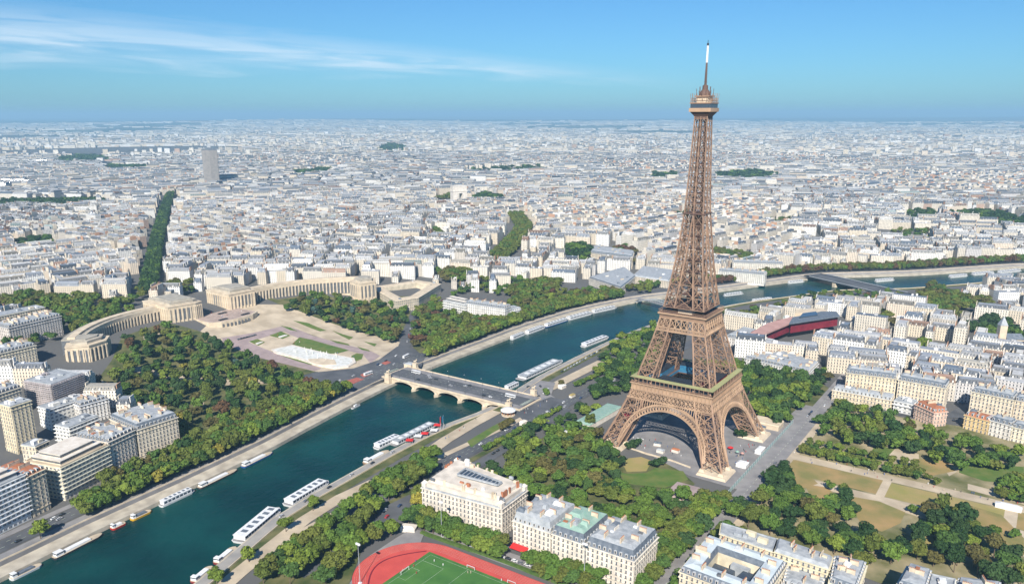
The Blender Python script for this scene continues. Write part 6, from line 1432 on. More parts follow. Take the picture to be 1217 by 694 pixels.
# keep crowns off buildings, water and the roads
T = np.array([(t[0], t[1]) for t in TREES]); okt = np.ones(len(T), bool)
for q in ROOT_XY[:]:
    q2 = np.array(q); c_ = q2.mean(0); q3 = [tuple(c_+(p-c_)*.93) for p in q2]; okt &= ~inpoly(T, q3)
dF, sF = seg_dist(T, FARB); dN, sN = seg_dist(T, NEARB); okt &= ~((sF < 0) & (sN > 0)) & ~((sF > 0) & (dF < 16) & (dF < dN))
okt &= ~((np.abs(T[:, 1]+2) < 24) & (T[:, 0] > -345) & (T[:, 0] < -150)) & ~((T[:, 0] > 66) & (T[:, 0] < 86) & (T[:, 1] < 300) & (T[:, 1] > -92)) & ~((T[:, 0] > 73) & (T[:, 0] < 81) & (T[:, 1] < 300))
for x0, x1, y0, y1 in ((88, 400, -15, 15), (-60, 60, -45, 64), (160, 400, 15, 27), (88, 160, 15, 27)): okt &= ~((T[:, 0] > x0) & (T[:, 0] < x1) & (T[:, 1] > y0) & (T[:, 1] < y1)) | np.array([t[6].startswith('on the tower esp') for t in TREES])
okt &= ~(inpoly(T, ats([(737, 548), (762, 545), (775, 550), (780, 558), (768, 562), (740, 562)], 0)))
okt &= ~(inpoly(T, ats([(1011, 590), (1045, 596), (1076, 609), (1070, 620), (1048, 630), (1024, 622), (1014, 606)], 0)))
okt &= ~inpoly(T, [tuple(p) for p in JUNC]) & ~inpoly(T, ats([(426, 690), (440, 668), (470, 648), (505, 638), (560, 664), (640, 690), (600, 720), (420, 720)]))
TREES = [t for t, o in zip(TREES, okt) if o]; T = T[okt]
td = np.hypot(T[:, 0]-CAM[0], T[:, 1]-CAM[1]); tx, ty, tdd = proj(T[:, 0], T[:, 1], np.array([t[2]+8 for t in TREES])); vis = (tx > -4) & (tx < 1221) & (ty < 700) & (tdd > 0)
order = [i for i in np.argsort(td) if vis[i]]; IT = order[:300]; its = set(IT)
zc = {}
IT = sorted(IT, key=lambda i: (TREES[i][6], TREES[i][5], tx[i]))
for i in IT:
    x, y, z, r, h, c, zn = TREES[i]; zc[(zn, c)] = zc.get((zn, c), 0)+1
    lab = '%s tree %s, %s of its colour from left' % (CNAME[c], zn, ordw(zc[(zn, c)]))
    lab = lab if len(lab.split()) <= 16 else lab.replace(' of its colour', '')
    R = empty('leafy_tree', (x, y, z), random.random()*6.28, label=lab, cat='tree', group='trees '+zn)
    col = random.choice(TCOL[c]); k = random.uniform(.85, 1.2)*1.3; cr = h*.42
    link_mesh('crown', random.choice(CROWNS), R, (0, 0, h-cr), random.random()*6.28, (col[0]*k, col[1]*k, col[2]*k), (r, r, cr))
    link_mesh('trunk', TRUNK, R, (0, 0, -.3), 0, None, (1.1, 1.1, max(1.5, (h-cr)*.7)))
Vs, F3, F4, C3, C4 = [], [], [], [], []; off = 0; TV, TF, toff = [], [], 0
for i, t in enumerate(TREES):
    if i in its: continue
    x, y, z, r, h, c, zn = t; far = td[i] > 1700
    if tdd[i] < 0 or tx[i] < -250 or tx[i] > 1460: continue
    V, tri, q, qf = random.choice(PROTO_XS if td[i] > 2600 else PROTO_LO if td[i] > 950 or not vis[i] else PROTO_LO+PROTO[:2]); cr = h*.45; a = random.random()*6.28; Rm = np.array([[math.cos(a), -math.sin(a), 0], [math.sin(a), math.cos(a), 0], [0, 0, 1]])
    W_ = (np.concatenate([V, q])@Rm.T)*[r, r, cr]+[x, y, z+h-cr]; Vs.append(W_); F3.append(tri+off); F4.append(qf+off+len(V)); off += len(W_)
    col = np.array(random.choice(TCOL[c]))*random.uniform(.85, 1.15)*1.3; C3.append(np.tile(col, (len(tri), 1))); C4.append(np.tile(col, (len(qf), 1)))
V = np.concatenate(Vs); f3 = np.concatenate(F3); f4 = np.concatenate(F4)
me = bpy.data.meshes.new('background_trees'); me.vertices.add(len(V)); me.vertices.foreach_set('co', V.astype(np.float32).ravel()); me.loops.add(len(f3)*3+len(f4)*4)
me.loops.foreach_set('vertex_index', np.concatenate([f3.ravel(), f4.ravel()]).astype(np.int32)); me.polygons.add(len(f3)+len(f4))
me.polygons.foreach_set('loop_start', np.concatenate([np.arange(len(f3))*3, len(f3)*3+np.arange(len(f4))*4]).astype(np.int32)); me.polygons.foreach_set('loop_total', np.concatenate([np.full(len(f3), 3), np.full(len(f4), 4)]).astype(np.int32))
at_ = me.attributes.new('tint', 'FLOAT_COLOR', 'FACE'); at_.data.foreach_set('color', with_alpha(np.concatenate([np.concatenate(C3), np.concatenate(C4)])).astype(np.float32).ravel())
me.materials.append(MT['leaf_attr']); me.update(calc_edges=True); me.polygons.foreach_set('use_smooth', np.zeros(len(me.polygons), bool))
o = bpy.data.objects.new('background_trees', me); C.objects.link(o); tag(o, 'all the farther trees of gardens, quays and avenues, in olive, green and brown clumps', 'trees', None, 'stuff')
print('TREES', len(TREES), 'BUILDINGS', nB, 'leafverts', len(V))
# ================================================================== SPORTS GROUND
TX0, TX1, TY0, TY1 = -92, 100, -326, -252      # outside of the running track
def stadium(x0, x1, y0, y1, n=16, r=30):
    out = []
    for cx, cy, a0 in ((x1-r, y1-r, 0), (x0+r, y1-r, 90), (x0+r, y0+r, 180), (x1-r, y0+r, 270)):
        for k in range(n+1): a = math.radians(a0+90*k/n); out.append((cx+r*math.cos(a), cy+r*math.sin(a)))
    return out
SG = MB(); SG.prism(stadium(TX0, TX1, TY0, TY1, r=36), .2, .55); sg = SG.build('running_track', 'track'); tag(sg, 'red running track curving round a green football pitch in the foreground', 'running track')
m_ = MB(); m_.box(-64, 60, -318, -263.5, .55, .575); m_.build('pitch', 'pitch', sg)
m_ = MB()
def ln(x0, y0, x1, y1, w=.13, z=.59): m_.bar((x0, y0, z), (x1, y1, z), w, .02)
for q in ((-61, -315, 57, -315), (-61, -266, 57, -266), (-61, -315, -61, -266), (57, -315, 57, -266), (-2, -315, -2, -266), (-61, -307, -44, -307), (-61, -274, -44, -274), (-44, -307, -44, -274), (-61, -297, -55, -297), (-61, -284, -55, -284), (-55, -297, -55, -284), (-31, -315, -31, -266), (28, -315, 28, -266)): ln(*q)
for k in range(24): a, b = k*math.pi/12, (k+1)*math.pi/12; ln(-2+9*math.cos(a), -290.5+9*math.sin(a), -2+9*math.cos(b), -290.5+9*math.sin(b))
m_.build('pitch_marking', 'line', sg)
m_ = MB()
for k in range(1, 7):
    S_ = stadium(TX0+1.3*k, TX1-1.3*k, TY0+1.3*k, TY1-1.3*k, 10, 36-1.3*k)
    for a, b in zip(S_, S_[1:]+S_[:1]): m_.bar((*a, .56), (*b, .56), .07, .02)
m_.build('lane_marking', 'line', sg)
m_ = MB(); pts = [(-66-15*math.sin(math.pi*t), -318+54*t) for t in np.linspace(0, 1, 14)]
for a, b in zip(pts[:-1], pts[1:]): m_.bar((*a, .58), (*b, .58), 1.0, .03)
m_.build('inner_kerb', 'museum_red', sg)
def goal(x, y, rz, s_, lab):
    R = empty('football_goal', (x, y, .57), rz, label=lab, cat='goal', group='football goals'); m_ = MB(); w = 3.6*s_; h = 2.4*s_
    for t in (-w, w): m_.bar((0, t, 0), (0, t, h), .2)
    m_.bar((0, -w, h), (0, w, h), .2); m_.build('goal_frame', 'white_metal', R); m_ = MB()
    for t in np.linspace(-w, w, 12): m_.bar((0, t, h), (-1.8*s_, t, 0), .05)
    m_.build('goal_net', 'line', R)
goal(-61, -290.5, 0, 1, 'white football goal at the left end of the green pitch'); goal(-30, -264.5, -1.57, .8, 'small white goal on the track side of the pitch'); goal(0, -263.8, -1.57, .8, 'small white goal farther right beside the red track')
def pole(x, y, h, lab, lamps=True, z=0, grp=None):
    R = empty('floodlight_mast' if lamps else 'flagpole', (x, y, z), label=lab, cat='mast', group=grp); m_ = MB(); m_.cyl((0, 0), .26, 0, h, 8, 0, .12); m_.build('pole', 'zinc', R)
    if lamps: m_ = MB(); m_.box(-1.6, 1.6, -.4, .4, h-.6, h+.5); m_.build('lamp_head', 'white_metal', R); m_ = MB(); m_.box(-.9, .9, -.9, .9, 0, 1.4); m_.build('base', 'white_metal', R)
for (a, b), lb in zip(((525, 640), (694, 694), (428, 694)), ('tall thin floodlight mast between the track corner and the plane trees', 'tall thin floodlight mast before the long cream houses', 'tall thin floodlight mast at the left bend of the track')): x, y = at(a, b); pole(x, y, 27, lb)
strip('hedge', [(-84, -249.5), (-20, -247.5), (95, -248.5)], [(-84, -247), (-20, -245), (95, -246)], 0, 1.8, 'hedge', None, label='low clipped hedge along the upper side of the red track', cat='hedge')
# ================================================================== BOATS
def boat(lab, pa, pb, w, kind, col=(.85, .85, .85), z=-6, grp=None):
    """waterline ends given in the picture"""
    a, b = np.array(unp(*pa, z)), np.array(unp(*pb, z)); c = (a+b)/2; L = np.linalg.norm(b-a); rz = math.atan2(*(b-a)[::-1])
    # keep the hull on the water
    for L_, s_ in ((FARB, 1), (NEARB, -1)):
        d, sd_ = seg_dist(c, L_); out = d[0]*(-sd_[0]*s_)
        if out < w/2+.6 and d[0] < 40:
            e = 1.; f = lambda p: seg_dist(p, L_)[0][0]*seg_dist(p, L_)[1][0]*(-s_); gr = np.array([f(c+[e, 0])-f(c-[e, 0]), f(c+[0, e])-f(c-[0, e])]); gr /= np.linalg.norm(gr); c = c+gr*(w/2+.8-out)
            tn_ = np.array([-gr[1], gr[0]]); rz2 = math.atan2(tn_[1], tn_[0]); rz = rz2 if math.cos(rz2-rz) > 0 else rz2+math.pi
    R = empty({'house': 'houseboat', 'long': 'river_boat', 'small': 'motor_boat', 'pontoon': 'landing_stage'}[kind], (c[0], c[1], z), rz, label=lab, cat='boat' if kind != 'pontoon' else 'landing stage', group=grp)
    l = L/2; hw_ = w/2; out = [(-l, -hw_*.6), (-l+1, -hw_*.9), (-l*.7, -hw_), (l*.72, -hw_), (l*.9, -hw_*.6), (l, 0), (l*.9, hw_*.6), (l*.72, hw_), (-l*.7, hw_), (-l+1, hw_*.9), (-l, hw_*.6)]
    inn = [(x*.97, y*.85) for x, y in out]; fb = {'house': 1.4, 'long': 1.3, 'small': .9, 'pontoon': .7}[kind]
    m_ = MB(); m_.prism(inn, -.8, fb, 0, out); h_ = m_.build('hull', 'paint', R); h_.color = (*col, 1)
    m_ = MB(); m_.prism([(x*.98, y*.93) for x, y in out], fb+.01, fb+.12); m_.build('deck', 'sand' if kind == 'house' else 'asphalt_pale', R)
    if kind == 'house':
        m_ = MB(); m_.box(-l*.55, l*.45, -hw_*.6, hw_*.6, fb+.1, fb+1.2); m_.build('deckhouse', 'white_metal' if sum(col) < 1.2 else 'slate', R)
        m_ = MB(); m_.box(-l*.9, -l*.62, -hw_*.7, hw_*.7, fb+.1, fb+2.7); wh = m_.build('wheelhouse', 'white_metal', R); m_ = MB(); m_.box(-l*.91, -l*.61, -hw_*.72, hw_*.72, fb+1.5, fb+2.2); m_.build('window', 'glass', wh)
    elif kind in ('long', 'pontoon'):
        m_ = MB(); m_.box(-l*.88, l*.72, -hw_*.82, hw_*.82, fb+.1, fb+2.9); cb = m_.build('cabin', 'white_metal', R)
        for s_ in (-1, 1):
            for k in range(int(L/4)):
                x = -l*.84+k*(1.5*L/2/int(L/4))*1.03; m_ = MB(); m_.box(-.0, 1.5*l/int(L/4)*.75, -.05, .05, fb+.9, fb+2.4); o = m_.build('window', 'glass', cb); o.location = (x, s_*(hw_*.82+.01), 0)
        m_ = MB(); m_.box(-l*.9, l*.74, -hw_*.88, hw_*.88, fb+2.9, fb+3.2); m_.build('roof', 'white_metal' if kind == 'long' else 'zinc', R)
        m_ = MB()
        for k in range(6): x = -l*.7+k*l*.25; m_.box(x, x+l*.12, -hw_*.4, hw_*.4, fb+3.2, fb+3.5)
        m_.build('skylight', 'slate' if kind == 'long' else 'white_metal', R)
    else:
        m_ = MB(); m_.box(-l*.4, l*.2, -hw_*.55, hw_*.55, fb+.1, fb+1.6); m_.build('cabin', 'white_metal', R); m_ = MB(); m_.box(-l*.35, l*.22, -hw_*.57, hw_*.57, fb+.8, fb+1.3); m_.build('window', 'glass', R)
    return R
WH, DK, BL = (.85, .85, .85), (.06, .06, .07), (.04, .12, .35)
for a in (
    ('small white boat moored beside the single quay tree in the bottom left corner', (6, 686), (48, 671), 5, 'house', WH), ('long dark hulled houseboat with white ends left of the red boat', (60, 664), (120, 634), 6, 'house', DK),
    ('red barge moored left of the yellow boat', (131, 629), (147, 621), 5, 'house', (.5, .04, .03)), ('yellow boat moored along the left quay', (152, 617), (176, 606), 5, 'house', (.8, .45, .03)),
    ('long white boat moored right of the yellow boat', (186, 601), (228, 582), 5.5, 'long', WH), ('dark and white houseboat moored behind the blue barge', (231, 580), (277, 557), 5.5, 'house', DK), ('blue hulled barge moored below the dense garden trees', (281, 554), (320, 537), 6, 'house', BL),
    ('tiny white launch tied up just left of the bridge on the garden side', (418, 486), (428, 481), 3, 'small', WH),
    ('huge white glass sided cruise boat nearest the camera on the tower side', (283, 646), (338, 605), 11, 'long', WH), ('white two level restaurant boat moored ahead of the largest cruise boat', (340, 602), (390, 572), 10, 'long', WH),
    ('dark red and white boat at the bottom edge of the quay on the tower side', (262, 672), (286, 652), 6, 'house', (.25, .04, .04)), ('pontoon boat with a white awning at the bottom edge', (243, 696), (262, 676), 6, 'house', (.3, .05, .05)),
    ('brown decked sightseeing boat at the foot of the grey landing stage', (437, 553), (468, 538), 7, 'house', (.35, .22, .15)), ('white twin deck sightseeing boat beside the grey landing stage', (446, 534), (476, 520), 8, 'long', WH), ('long grey roofed landing stage with red awnings on the quay', (466, 530), (520, 503), 9, 'pontoon', (.3, .3, .3)),
    ('long floating restaurant with a grey roof just beyond the bridge', (617, 452), (668, 428), 13, 'pontoon', (.7, .7, .7)), ('small white ferry moored right beside the bridge', (601, 464), (616, 457), 6, 'long', WH), ('white glass cruise boat moored beside the quay grove', (692, 413), (723, 401), 9, 'long', WH),
    ('white boat with a dark stern, leftmost of the row beyond the bridge', (602, 403), (616, 396), 6, 'long', WH), ('white cruise boat second in the row beyond the bridge', (617, 396), (634, 387), 8, 'long', WH), ('blue and white boat third in the row beyond the bridge', (636, 387), (660, 377), 7, 'long', BL),
    ('wide white cruise boat fourth in the row beyond the bridge', (665, 379), (697, 371), 9, 'long', WH), ('long white boat fifth in the row beyond the bridge', (705, 373), (730, 365), 7, 'long', WH),
    ('small white boat on the river behind the tower legs', (936, 337), (956, 335), 5, 'long', WH), ('white boat with dark windows below the red museum', (900, 361), (918, 356), 7, 'long', WH), ('white boat moored under the far end of the dark bridge', (1040, 335), (1063, 333), 7, 'long', WH),
    ('white excursion boat at the far right quay, left of the row of barges', (1128, 330), (1150, 328), 8, 'long', WH), ('white excursion boat in the middle of the far right quay', (1155, 327), (1182, 325), 9, 'long', WH), ('white excursion boat at the far right edge', (1186, 325), (1214, 322), 9, 'long', WH), ('white pontoon on the near side of the river at the far right', (860, 352), (884, 349), 6, 'pontoon', WH)):
    boat(*a)
# awnings and masts on the landing stage quay
for i, (a, b, c_) in enumerate(((487, 526, 'red'), (497, 521, 'white_metal'), (505, 518, 'red'), (520, 508, 'red'), (516, 514, 'white_metal'))):
    x, y = at(a, b, -3); R = empty('awning', (x, y, -3), .5, label='%s square awning on the quay, %s along the landing stage from the boats' % ('red' if c_ == 'red' else 'white', ordw(i+1)), cat='awning', group='awnings by the landing stage')
    m_ = MB(); m_.box(-3.2, 3.2, -2.6, 2.6, 2.6, 3.0); m_.prism([(-3.2, -2.6), (3.2, -2.6), (3.2, 2.6), (-3.2, 2.6)], 3.0, 3.9, 0, [(-.4, -.3), (.4, -.3), (.4, .3), (-.4, .3)]); m_.build('canopy', c_, R); m_ = MB()
    for sx in (-3, 3):
        for sy in (-2.4, 2.4): m_.bar((sx, sy, 0), (sx, sy, 2.6), .2)
    m_.build('posts', 'zinc', R)
for k, (a, b) in enumerate(((524, 510), (527, 509))): x, y = at(a, b, -3); pole(x, y, 13, 'flagpole with a dark folded flag on the quay end, %s of two' % ORD[k], False, -3, 'flagpoles on the quay'); m_ = MB(); m_.box(-.15, .15, -1, 0, 6, 12); m_.build('flag', 'blue_glass' if k else 'red', [o for o in C.objects if o.name.startswith('flagpole')][-1])
# tents, kiosks and service pavilions
def kiosk(lab, px, py, l, w, h, m, roof, rz=0, dz=0, name='kiosk', cat='kiosk', slope=.6, grp=None):
    x, y = at(px, py); R = empty(name, (x, y, H(x, y)), rz, label=lab, cat=cat, group=grp); m_ = MB(); m_.box(-l/2, l/2, -w/2, w/2, 0, h); m_.build('wall', m, R)
    m_ = MB(); m_.prism([(-l/2-.3, -w/2-.3), (l/2+.3, -w/2-.3), (l/2+.3, w/2+.3), (-l/2-.3, w/2+.3)], h, h+1.2, 0, [(-l/2*slope, -w/2*slope), (l/2*slope, -w/2*slope), (l/2*slope, w/2*slope), (-l/2*slope, w/2*slope)]); m_.build('roof', roof, R)
kiosk('long pale green roofed hall between the quay road and the left tower leg', 712, 498, 60, 15, 5, 'stone_white', 'copper', 1.53, name='exhibition_hall', cat='hall', slope=.9)
kiosk('low white shed under the trees left of the exhibition hall', 668, 520, 26, 12, 4, 'stone_white', 'white_metal', 1.53, name='shed', cat='shed')
kiosk('cream ticket building with a flat roof at the foot of the nearest tower leg', 812, 590, 20, 24, 3.6, 'stone', 'pink_pave', 0, name='ticket_building', cat='building', slope=.98)
kiosk('cream ticket building at the foot of the right tower leg', 912, 506, 24, 16, 4.2, 'stone', 'stone', 0, name='ticket_building', cat='building', slope=.96)
kiosk('long dark striped ticket canopy below the inner right leg', 895, 508, 22, 4, 3, 'stone', 'slate', 0, name='ticket_canopy', cat='canopy')
kiosk('white service tent beside the glass fence near the red parasol', 903, 537, 5, 12, 3, 'white_metal', 'white_metal', 0, name='tent', cat='tent')
kiosk('white rectangular tent close to the nearest leg on the esplanade', 882, 554, 8, 8, 3, 'white_metal', 'white_metal', 0, name='tent', cat='tent')
kiosk('long red roofed pavilion at the track side by the left lawn', 386, 685, 8, 6, 3, 'stone', 'red', .5, name='garden_pavilion', cat='pavilion')
kiosk('small white clubhouse by the paved corner above the track bend', 486, 630, 10, 6, 3, 'stone_white', 'stone_white', .4, name='clubhouse', cat='building')
kiosk('grey stone pavilion at the garden end of the bridge, right side', 487, 437, 10, 8, 5, 'stone', 'zinc', .1, name='pavilion', cat='pavilion')
kiosk('white kiosk beside the quay esplanade beyond the bridge', 668, 461, 8, 5, 3, 'stone_white', 'white_metal', 1.5); kiosk('yellow roofed kiosk on the quay beyond the bridge', 680, 472, 7, 3, 2.6, 'stone_white', 'dry_lawn2', 1.5)
kiosk('pale gate house on the promenade below the carousel', 622, 505, 7, 4, 3.5, 'stone_white', 'stone_white', 1.5, name='gate_house', cat='building')
kiosk('long white roofed tent on the last lawn at the right', 1198, 605, 16, 4, 3, 'white_metal', 'white_metal', 0, name='tent', cat='tent')
for k, (a, b, c_, lb) in enumerate(((868, 535, 'red', 'large red parasol on the esplanade between the two right legs'), (876, 540, 'copper', 'small green parasol right of the red parasol'), (882, 542, 'museum_pink', 'pink parasol beside the small green parasol'))):
    x, y = at(a, b); R = empty('parasol', (x, y, 0.2), label=lb, cat='parasol'); m_ = MB(); m_.lathe((0, 0), [(2.6 if k == 0 else 1.7, 2.4), (1.2, 3.2), (.1, 3.6)], 8); m_.build('canopy', c_, R); m_ = MB(); m_.cyl((0, 0), .08, 0, 2.4, 6); m_.build('pole', 'zinc', R)
# glass security fence along the avenue
FN = empty('glass_fence', (66, 0, 0), label='long greenish glass security fence along the avenue beside the tower', cat='fence'); m_ = MB()
MT['green_glass'] = mat('green_glass', (.22, .34, .33), .2, (.28, .40, .38), .3, spec=.5)
m_.box(.0, .35, -115, 95, .2, 3.2); m_.build('glass_panel', 'green_glass', FN)
for k in range(43): m2 = MB(); m2.box(-.15, .5, -.15, .15, 0, 3.5); o = m2.build('fence_post', 'zinc', FN) if k == 0 else link_mesh('fence_post', pm2, FN); pm2 = o.data; o.location = (0, -115+k*5, 0)

a_ = [(-52, -34), (-36, -40), (-14, -43), (8, -44), (26, -48)]; strip('low_wall', a_, [(x, y-.9) for x, y in a_], 0, 1.3, 'stone', None, label='curved white low wall between the esplanade and the garden in front of the arch', cat='wall')
for k, (x, y, rz_, m_n, lb) in enumerate(((-30, -24, .1, 'white_metal', 'white tent under the arch nearest the left leg'), (-14, -22, .2, 'slate', 'dark roofed kiosk under the great arch'), (4, -26, -.1, 'brick', 'reddish kiosk under the great arch near the front leg'), (-6, -34, 0, 'zinc', 'grey roofed stand along the curved white wall'))):
    R = empty('kiosk', (x, y, .2), rz_, label=lb, cat='kiosk'); m_ = MB(); m_.box(-3, 3, -1.8, 1.8, 0, 2.6); m_.build('wall', 'stone_white', R); m_ = MB(); m_.prism([(-3.4, -2.2), (3.4, -2.2), (3.4, 2.2), (-3.4, 2.2)], 2.6, 3.5, 0, [(-2, -.8), (2, -.8), (2, .8), (-2, .8)]); m_.build('roof', m_n, R)
# ================================================================== VEHICLES
def car_body(mb):
    L, Wd = 2.15, .88; mb.prism([(-L, -Wd*.92), (L*.95, -Wd*.9), (L, -Wd*.6), (L, Wd*.6), (L*.95, Wd*.9), (-L, Wd*.92)], .28, .92, 0, [(-L*.97, -Wd*.86), (L*.92, -Wd*.84), (L*.96, -Wd*.6), (L*.96, Wd*.6), (L*.92, Wd*.84), (-L*.97, Wd*.86)])
    mb.prism([(-1.45, -.74), (.75, -.74), (.75, .74), (-1.45, .74)], 1.38, 1.47, 0, [(-1.3, -.66), (.6, -.66), (.6, .66), (-1.3, .66)]); return ['paint']
def car_glass(mb): mb.prism([(-1.9, -.82), (1.2, -.82), (1.2, .82), (-1.9, .82)], .92, 1.40, 0, [(-1.42, -.72), (.72, -.72), (.72, .72), (-1.42, .72)]); return ['glass']
def wheel_fn(mb):
    n = 10; vs = [(.32*math.cos(2*math.pi*k/n), y, .32*math.sin(2*math.pi*k/n)) for y in (-.11, .11) for k in range(n)]; mb.add(vs, [tuple(range(n)), tuple(range(2*n-1, n-1, -1))]+[(k, n+k, n+(k+1) % n, (k+1) % n) for k in range(n)]); return ['rubber']
def coach_body(mb): mb.prism([(-5.8, -1.22), (5.9, -1.2), (5.9, 1.2), (-5.8, 1.22)], .4, 3.2, 0, [(-5.75, -1.15), (5.6, -1.15), (5.6, 1.15), (-5.75, 1.15)]); return ['paint']
def coach_glass(mb): mb.box(-5.6, 5.93, -1.235, 1.235, 1.5, 2.5); return ['glass']
CB_, CG_, WL_, BB_, BG_ = shared(car_body), shared(car_glass), shared(wheel_fn), shared(coach_body), shared(coach_glass)
CC = {'white': (.8, .8, .8), 'black': (.03, .03, .03), 'silver': (.5, .5, .52), 'grey': (.2, .2, .21), 'dark blue': (.03, .06, .15), 'red': (.5, .03, .03)}
carn = {}
def vehicle(x, y, z, rz, where, col=None, coach=False):
    c = col or random.choices(list(CC), [5, 4, 3, 3, 1.5, 1])[0]; kd = 'coach' if coach else 'car'; carn[(kd, c, where)] = carn.get((kd, c, where), 0)+1
    R = empty('coach' if coach else 'parked_car' if 'parked' in where else 'car', (x, y, z), rz, label='%s %s %s, %s of that colour' % (c, kd, where, ordw(carn[(kd, c, where)])), cat=kd, group=kd+'s '+where)
    link_mesh('body', BB_ if coach else CB_, R, color=CC[c]); link_mesh('windows', BG_ if coach else CG_, R)
    for sx in ((-3.6, 3.8) if coach else (-1.35, 1.3)):
        for sy in (-1.1, 1.1) if coach else (-.8, .8): link_mesh('wheel', WL_, R, (sx, sy, .45 if coach else .32), scale=(1.4,)*3 if coach else None)
def along(line, n, where, z=0.0, lanes=(0,), coach=0.0, world=True, jit=True, park=False):
    L = np.array(line if world else ats(line, 0), float); s = np.concatenate([[0], np.cumsum(np.hypot(*np.diff(L, axis=0).T))])
    ts = sorted(random.uniform(0, s[-1]) for _ in range(n)) if not park else [i*s[-1]/n for i in range(n)]
    last = {}
    for t in ts:
        ln_ = random.choice(lanes)
        x, y = np.interp(t, s, L[:, 0]), np.interp(t, s, L[:, 1]); x2, y2 = np.interp(min(t+3, s[-1]), s, L[:, 0]), np.interp(min(t+3, s[-1]), s, L[:, 1]); x1, y1 = np.interp(max(t-3, 0), s, L[:, 0]), np.interp(max(t-3, 0), s, L[:, 1])
        rz = math.atan2(y2-y1, x2-x1); co = random.random() < coach; g_ = 14 if co or last.get(ln_, (0, 0))[1] else 6
        if not park and t-last.get(ln_, (-99, 0))[0] < g_: continue
        last[ln_] = (t, co); zz_ = H(x, y)+z; vehicle(x-ln_*math.sin(rz), y+ln_*math.cos(rz), zz_, rz+(math.pi if ln_ > 0 else 0), where, coach=co, col='white' if co else None)
along([(-312, -2), (-172, -2)], 12, 'driving across the stone bridge', 2.28, (-8, -3.5, 3.5, 8), .15)
along(cut(FQ(31), 0, 130), 9, 'on the river road at the left edge', .35, (-4, 0, 4), .1)
along(cut(FQ(31), 440, 760), 16, 'on the far quay road beyond the bridge', .35, (-4, 4), .1)
along(ats([(400, 456), (440, 442), (470, 428), (486, 420)], 0), 12, 'on the junction before the fountain', .5, (-6, -2, 3, 7), .3)
along(ats([(486, 410), (494, 376), (497, 356)], 0), 6, 'on the street climbing past the gardens', .6, (-3, 3))
along([(-140, -141), (-133, -60), (-130, 28), (-127, 102), (-121, 170)], 22, 'on the quay road below the tower', .42, (-5, -2, 2, 5), .15)
along([(-116, -131), (-119, -56)], 5, 'on the narrow road beside the railway trench', .45, (-2, 2))
along([(-170, -2), (-120, -4)], 5, 'at the crossing by the carousel', .62, (-6, 0, 6), .3)
along([(76, -200), (76, 60), (77, 300)], 8, 'on the avenue beside the glass fence', .5, (-3, 3))
along(ats([(668, 442), (700, 424), (716, 415)], 0), 14, 'parked on the quay past the bridge', -2.95+3, (0,), park=True)
along(ats([(284, 404), (300, 400), (306, 398)], 0), 7, 'parked under the terrace wall', .6, (0,), park=True)
along(ats([(438, 630), (458, 612), (480, 594)], 0), 8, 'on the street by the track corner', .75, (-3, 3), .1)
along(ats([(560, 652), (600, 664), (650, 680)], 0), 12, 'parked beside the hedge of the track', .6, (0,), park=True)
along(ats([(1130, 500), (1146, 470), (1158, 452)], 0), 6, 'on the dark street right of the park', .1, (-2, 2)); along(ats([(775, 690), (800, 655), (815, 630)], 0), 4, 'on the shady avenue by the cream houses', .4, (-2, 2))
along(ats([(620, 462), (640, 458), (650, 466), (636, 474)], 0), 8, 'on the quay esplanade beyond the bridge', .3, (0,), .3)
along(cut(offset_line(NEARB, -7), 330, 520), 7, 'parked on the low quay road', -2.98, (3,), park=True)
def dashes(line, name, z, gap=7, ln_=3, w=.28, off=(0,)):
    m_ = MB()
    for o_ in off:
        L = offset_line(resample(line, max(4, int(np.hypot(*np.diff(np.asarray(line), axis=0).T).sum()/gap))), o_)
        for a, b in zip(L[:-1], L[1:]): u = (b-a)/np.linalg.norm(b-a); m_.bar((*a, z), (*(a+u*ln_), z), w, .02)
    o = m_.build(name, 'line'); o['kind'] = 'structure'
dashes(cut(FQ(31), -40, 760), 'lane_marking', .62, off=(-2.6, 2.6)); dashes(np.array(QB[:6], float), 'lane_marking', .75, off=(-2.4, 2.4)); dashes(np.array([(76, -390), (76, 60), (77, 320)], float), 'lane_marking', .85)
for x_ in (-338, -160): 
    m_ = MB()
    for k in range(9): m_.box(x_-2, x_+2, -11+k*2.5, -9.8+k*2.5, .9 if x_ < -300 else 2.3, .92 if x_ < -300 else 2.32)
    o = m_.build('crosswalk', 'line'); o['kind'] = 'structure'
# ================================================================== PEOPLE, seen from far above
def person_mesh():
    bm = bmesh.new(); me = bpy.data.meshes.new('person'); V_ = [(0, 0, .95), (0, 0, 1.2), (0, 0, 1.45), (0, 0, 1.55), (0, 0, 1.7), (.2, 0, 1.42), (.27, .02, 1.15), (.28, .12, .9), (-.2, 0, 1.42), (-.27, 0, 1.15), (-.28, -.06, .9), (.1, 0, .9), (.12, .12, .5), (.12, .2, .06), (-.1, 0, .9), (-.12, -.06, .5), (-.12, -.18, .06)]
    E_ = [(0, 1), (1, 2), (2, 3), (3, 4), (2, 5), (5, 6), (6, 7), (2, 8), (8, 9), (9, 10), (0, 11), (11, 12), (12, 13), (0, 14), (14, 15), (15, 16)]
    me.from_pydata(V_, E_, []); o = bpy.data.objects.new('p', me); C.objects.link(o); md = o.modifiers.new('s', 'SKIN'); R_ = [.15, .14, .16, .06, .11, .07, .05, .04, .07, .05, .04, .09, .07, .05, .09, .07, .05]
    for v, r in zip(me.skin_vertices[0].data, R_): v.radius = (r, r)
    me.skin_vertices[0].data[0].use_root = True
    dg = bpy.context.evaluated_depsgraph_get(); dg.update(); m2 = bpy.data.meshes.new_from_object(o.evaluated_get(dg)); bpy.data.objects.remove(o); m2.materials.clear(); m2.materials.append(MT['paint']); return m2
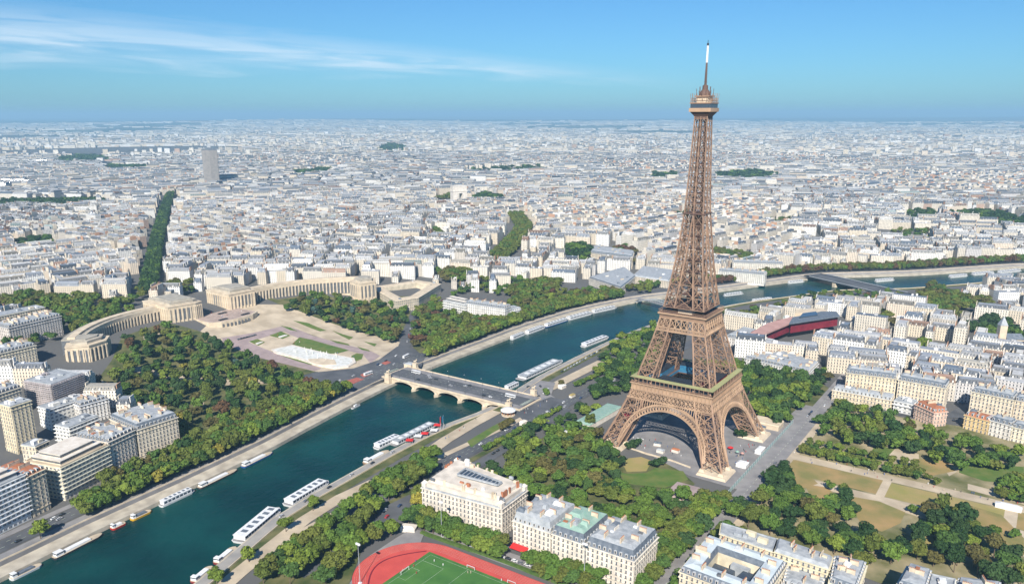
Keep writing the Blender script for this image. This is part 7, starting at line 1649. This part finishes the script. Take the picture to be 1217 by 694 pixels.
PM = person_mesh(); CL = {'white': (.8, .8, .8), 'dark': (.05, .05, .06), 'red': (.5, .06, .05), 'blue': (.08, .15, .4), 'beige': (.6, .5, .38)}
pn = {}
def people(poly, n, where, dz=.3):
    P_ = ats(poly, 0); xs = [p[0] for p in P_]; ys = [p[1] for p in P_]; k = 0
    for _ in range(n*30):
        x, y = random.uniform(min(xs), max(xs)), random.uniform(min(ys), max(ys))
        if inpoly([(x, y)], P_)[0]:
            c = random.choice(list(CL)); pn[(c, where)] = pn.get((c, where), 0)+1
            o = link_mesh('person', PM, None, (x, y, H(x, y)+dz), random.random()*6.28, CL[c]); tag(o, 'person in %s clothes %s, %s of that colour' % (c, where, ordw(pn[(c, where)])), 'person', 'people '+where); k += 1
            if k >= n: return
people([(320, 405), (440, 436), (440, 430), (330, 395)], 18, 'by the fountain', .5); people([(940, 538), (1217, 600), (1217, 606), (940, 546)], 34, 'on the sandy path by the lawns', .35); people([(752, 520), (800, 525), (820, 545), (760, 536)], 18, 'under the great arch', .4); people([(865, 525), (900, 530), (890, 560), (868, 550)], 26, 'on the esplanade by the parasols', .4)
people([(600, 486), (640, 470), (655, 476), (630, 494)], 24, 'near the carousel', .6); people([(480, 545), (560, 500), (580, 495), (500, 548)], 8, 'on the sandy promenade', .5); people([(470, 680), (505, 662), (600, 692), (480, 692)], 9, 'playing on the pitch', .6)
for k in range(30):
    c = random.choice(list(CL)); w_ = 'on the palace terrace'; pn[(c, w_)] = pn.get((c, w_), 0)+1; o = link_mesh('person', PM, None, (random.uniform(-700, -618), random.uniform(-24, 30), 22.1), random.random()*6, CL[c]); tag(o, 'person in %s clothes %s, %s of that colour' % (c, w_, ordw(pn[(c, w_)])), 'person', 'people '+w_)
# street lamps along the bridge and the quays
def lamp_fn(mb): mb.cyl((0, 0), .16, 0, 8, 6, 0, .09); mb.bar((0, 0, 8), (1.4, 0, 8.3), .12); return ['dark']
def lhead_fn(mb): mb.box(1.0, 1.9, -.2, .2, 8.2, 8.4); return ['white_metal']
LP, LH = shared(lamp_fn), shared(lhead_fn); ln_n = 0
for s_ in (-1, 1):
    for k in range(7):
        x = -312+k*22; R = empty('street_lamp', (x, -2+s_*14.5, 2.4), -s_*math.pi/2, label='dark street lamp on the %s pavement of the stone bridge, %s from the garden end' % ('near' if s_ < 0 else 'far', ORD[k]), cat='street lamp', group='street lamps on the bridge'); link_mesh('post', LP, R); link_mesh('lamp_head', LH, R)
# labels stay within sixteen words
for o in C.objects:
    l = o.get('label')
    if l and len(l.split()) > 16:
        for a, b in ((' apartment', ''), ('single ', ''), (' with its', ' with'), (' the ', ' ')):
            if len(l.split()) > 16: l = l.replace(a, b, 1)
        o['label'] = l
        if len(l.split()) > 16: print('LONG', l)
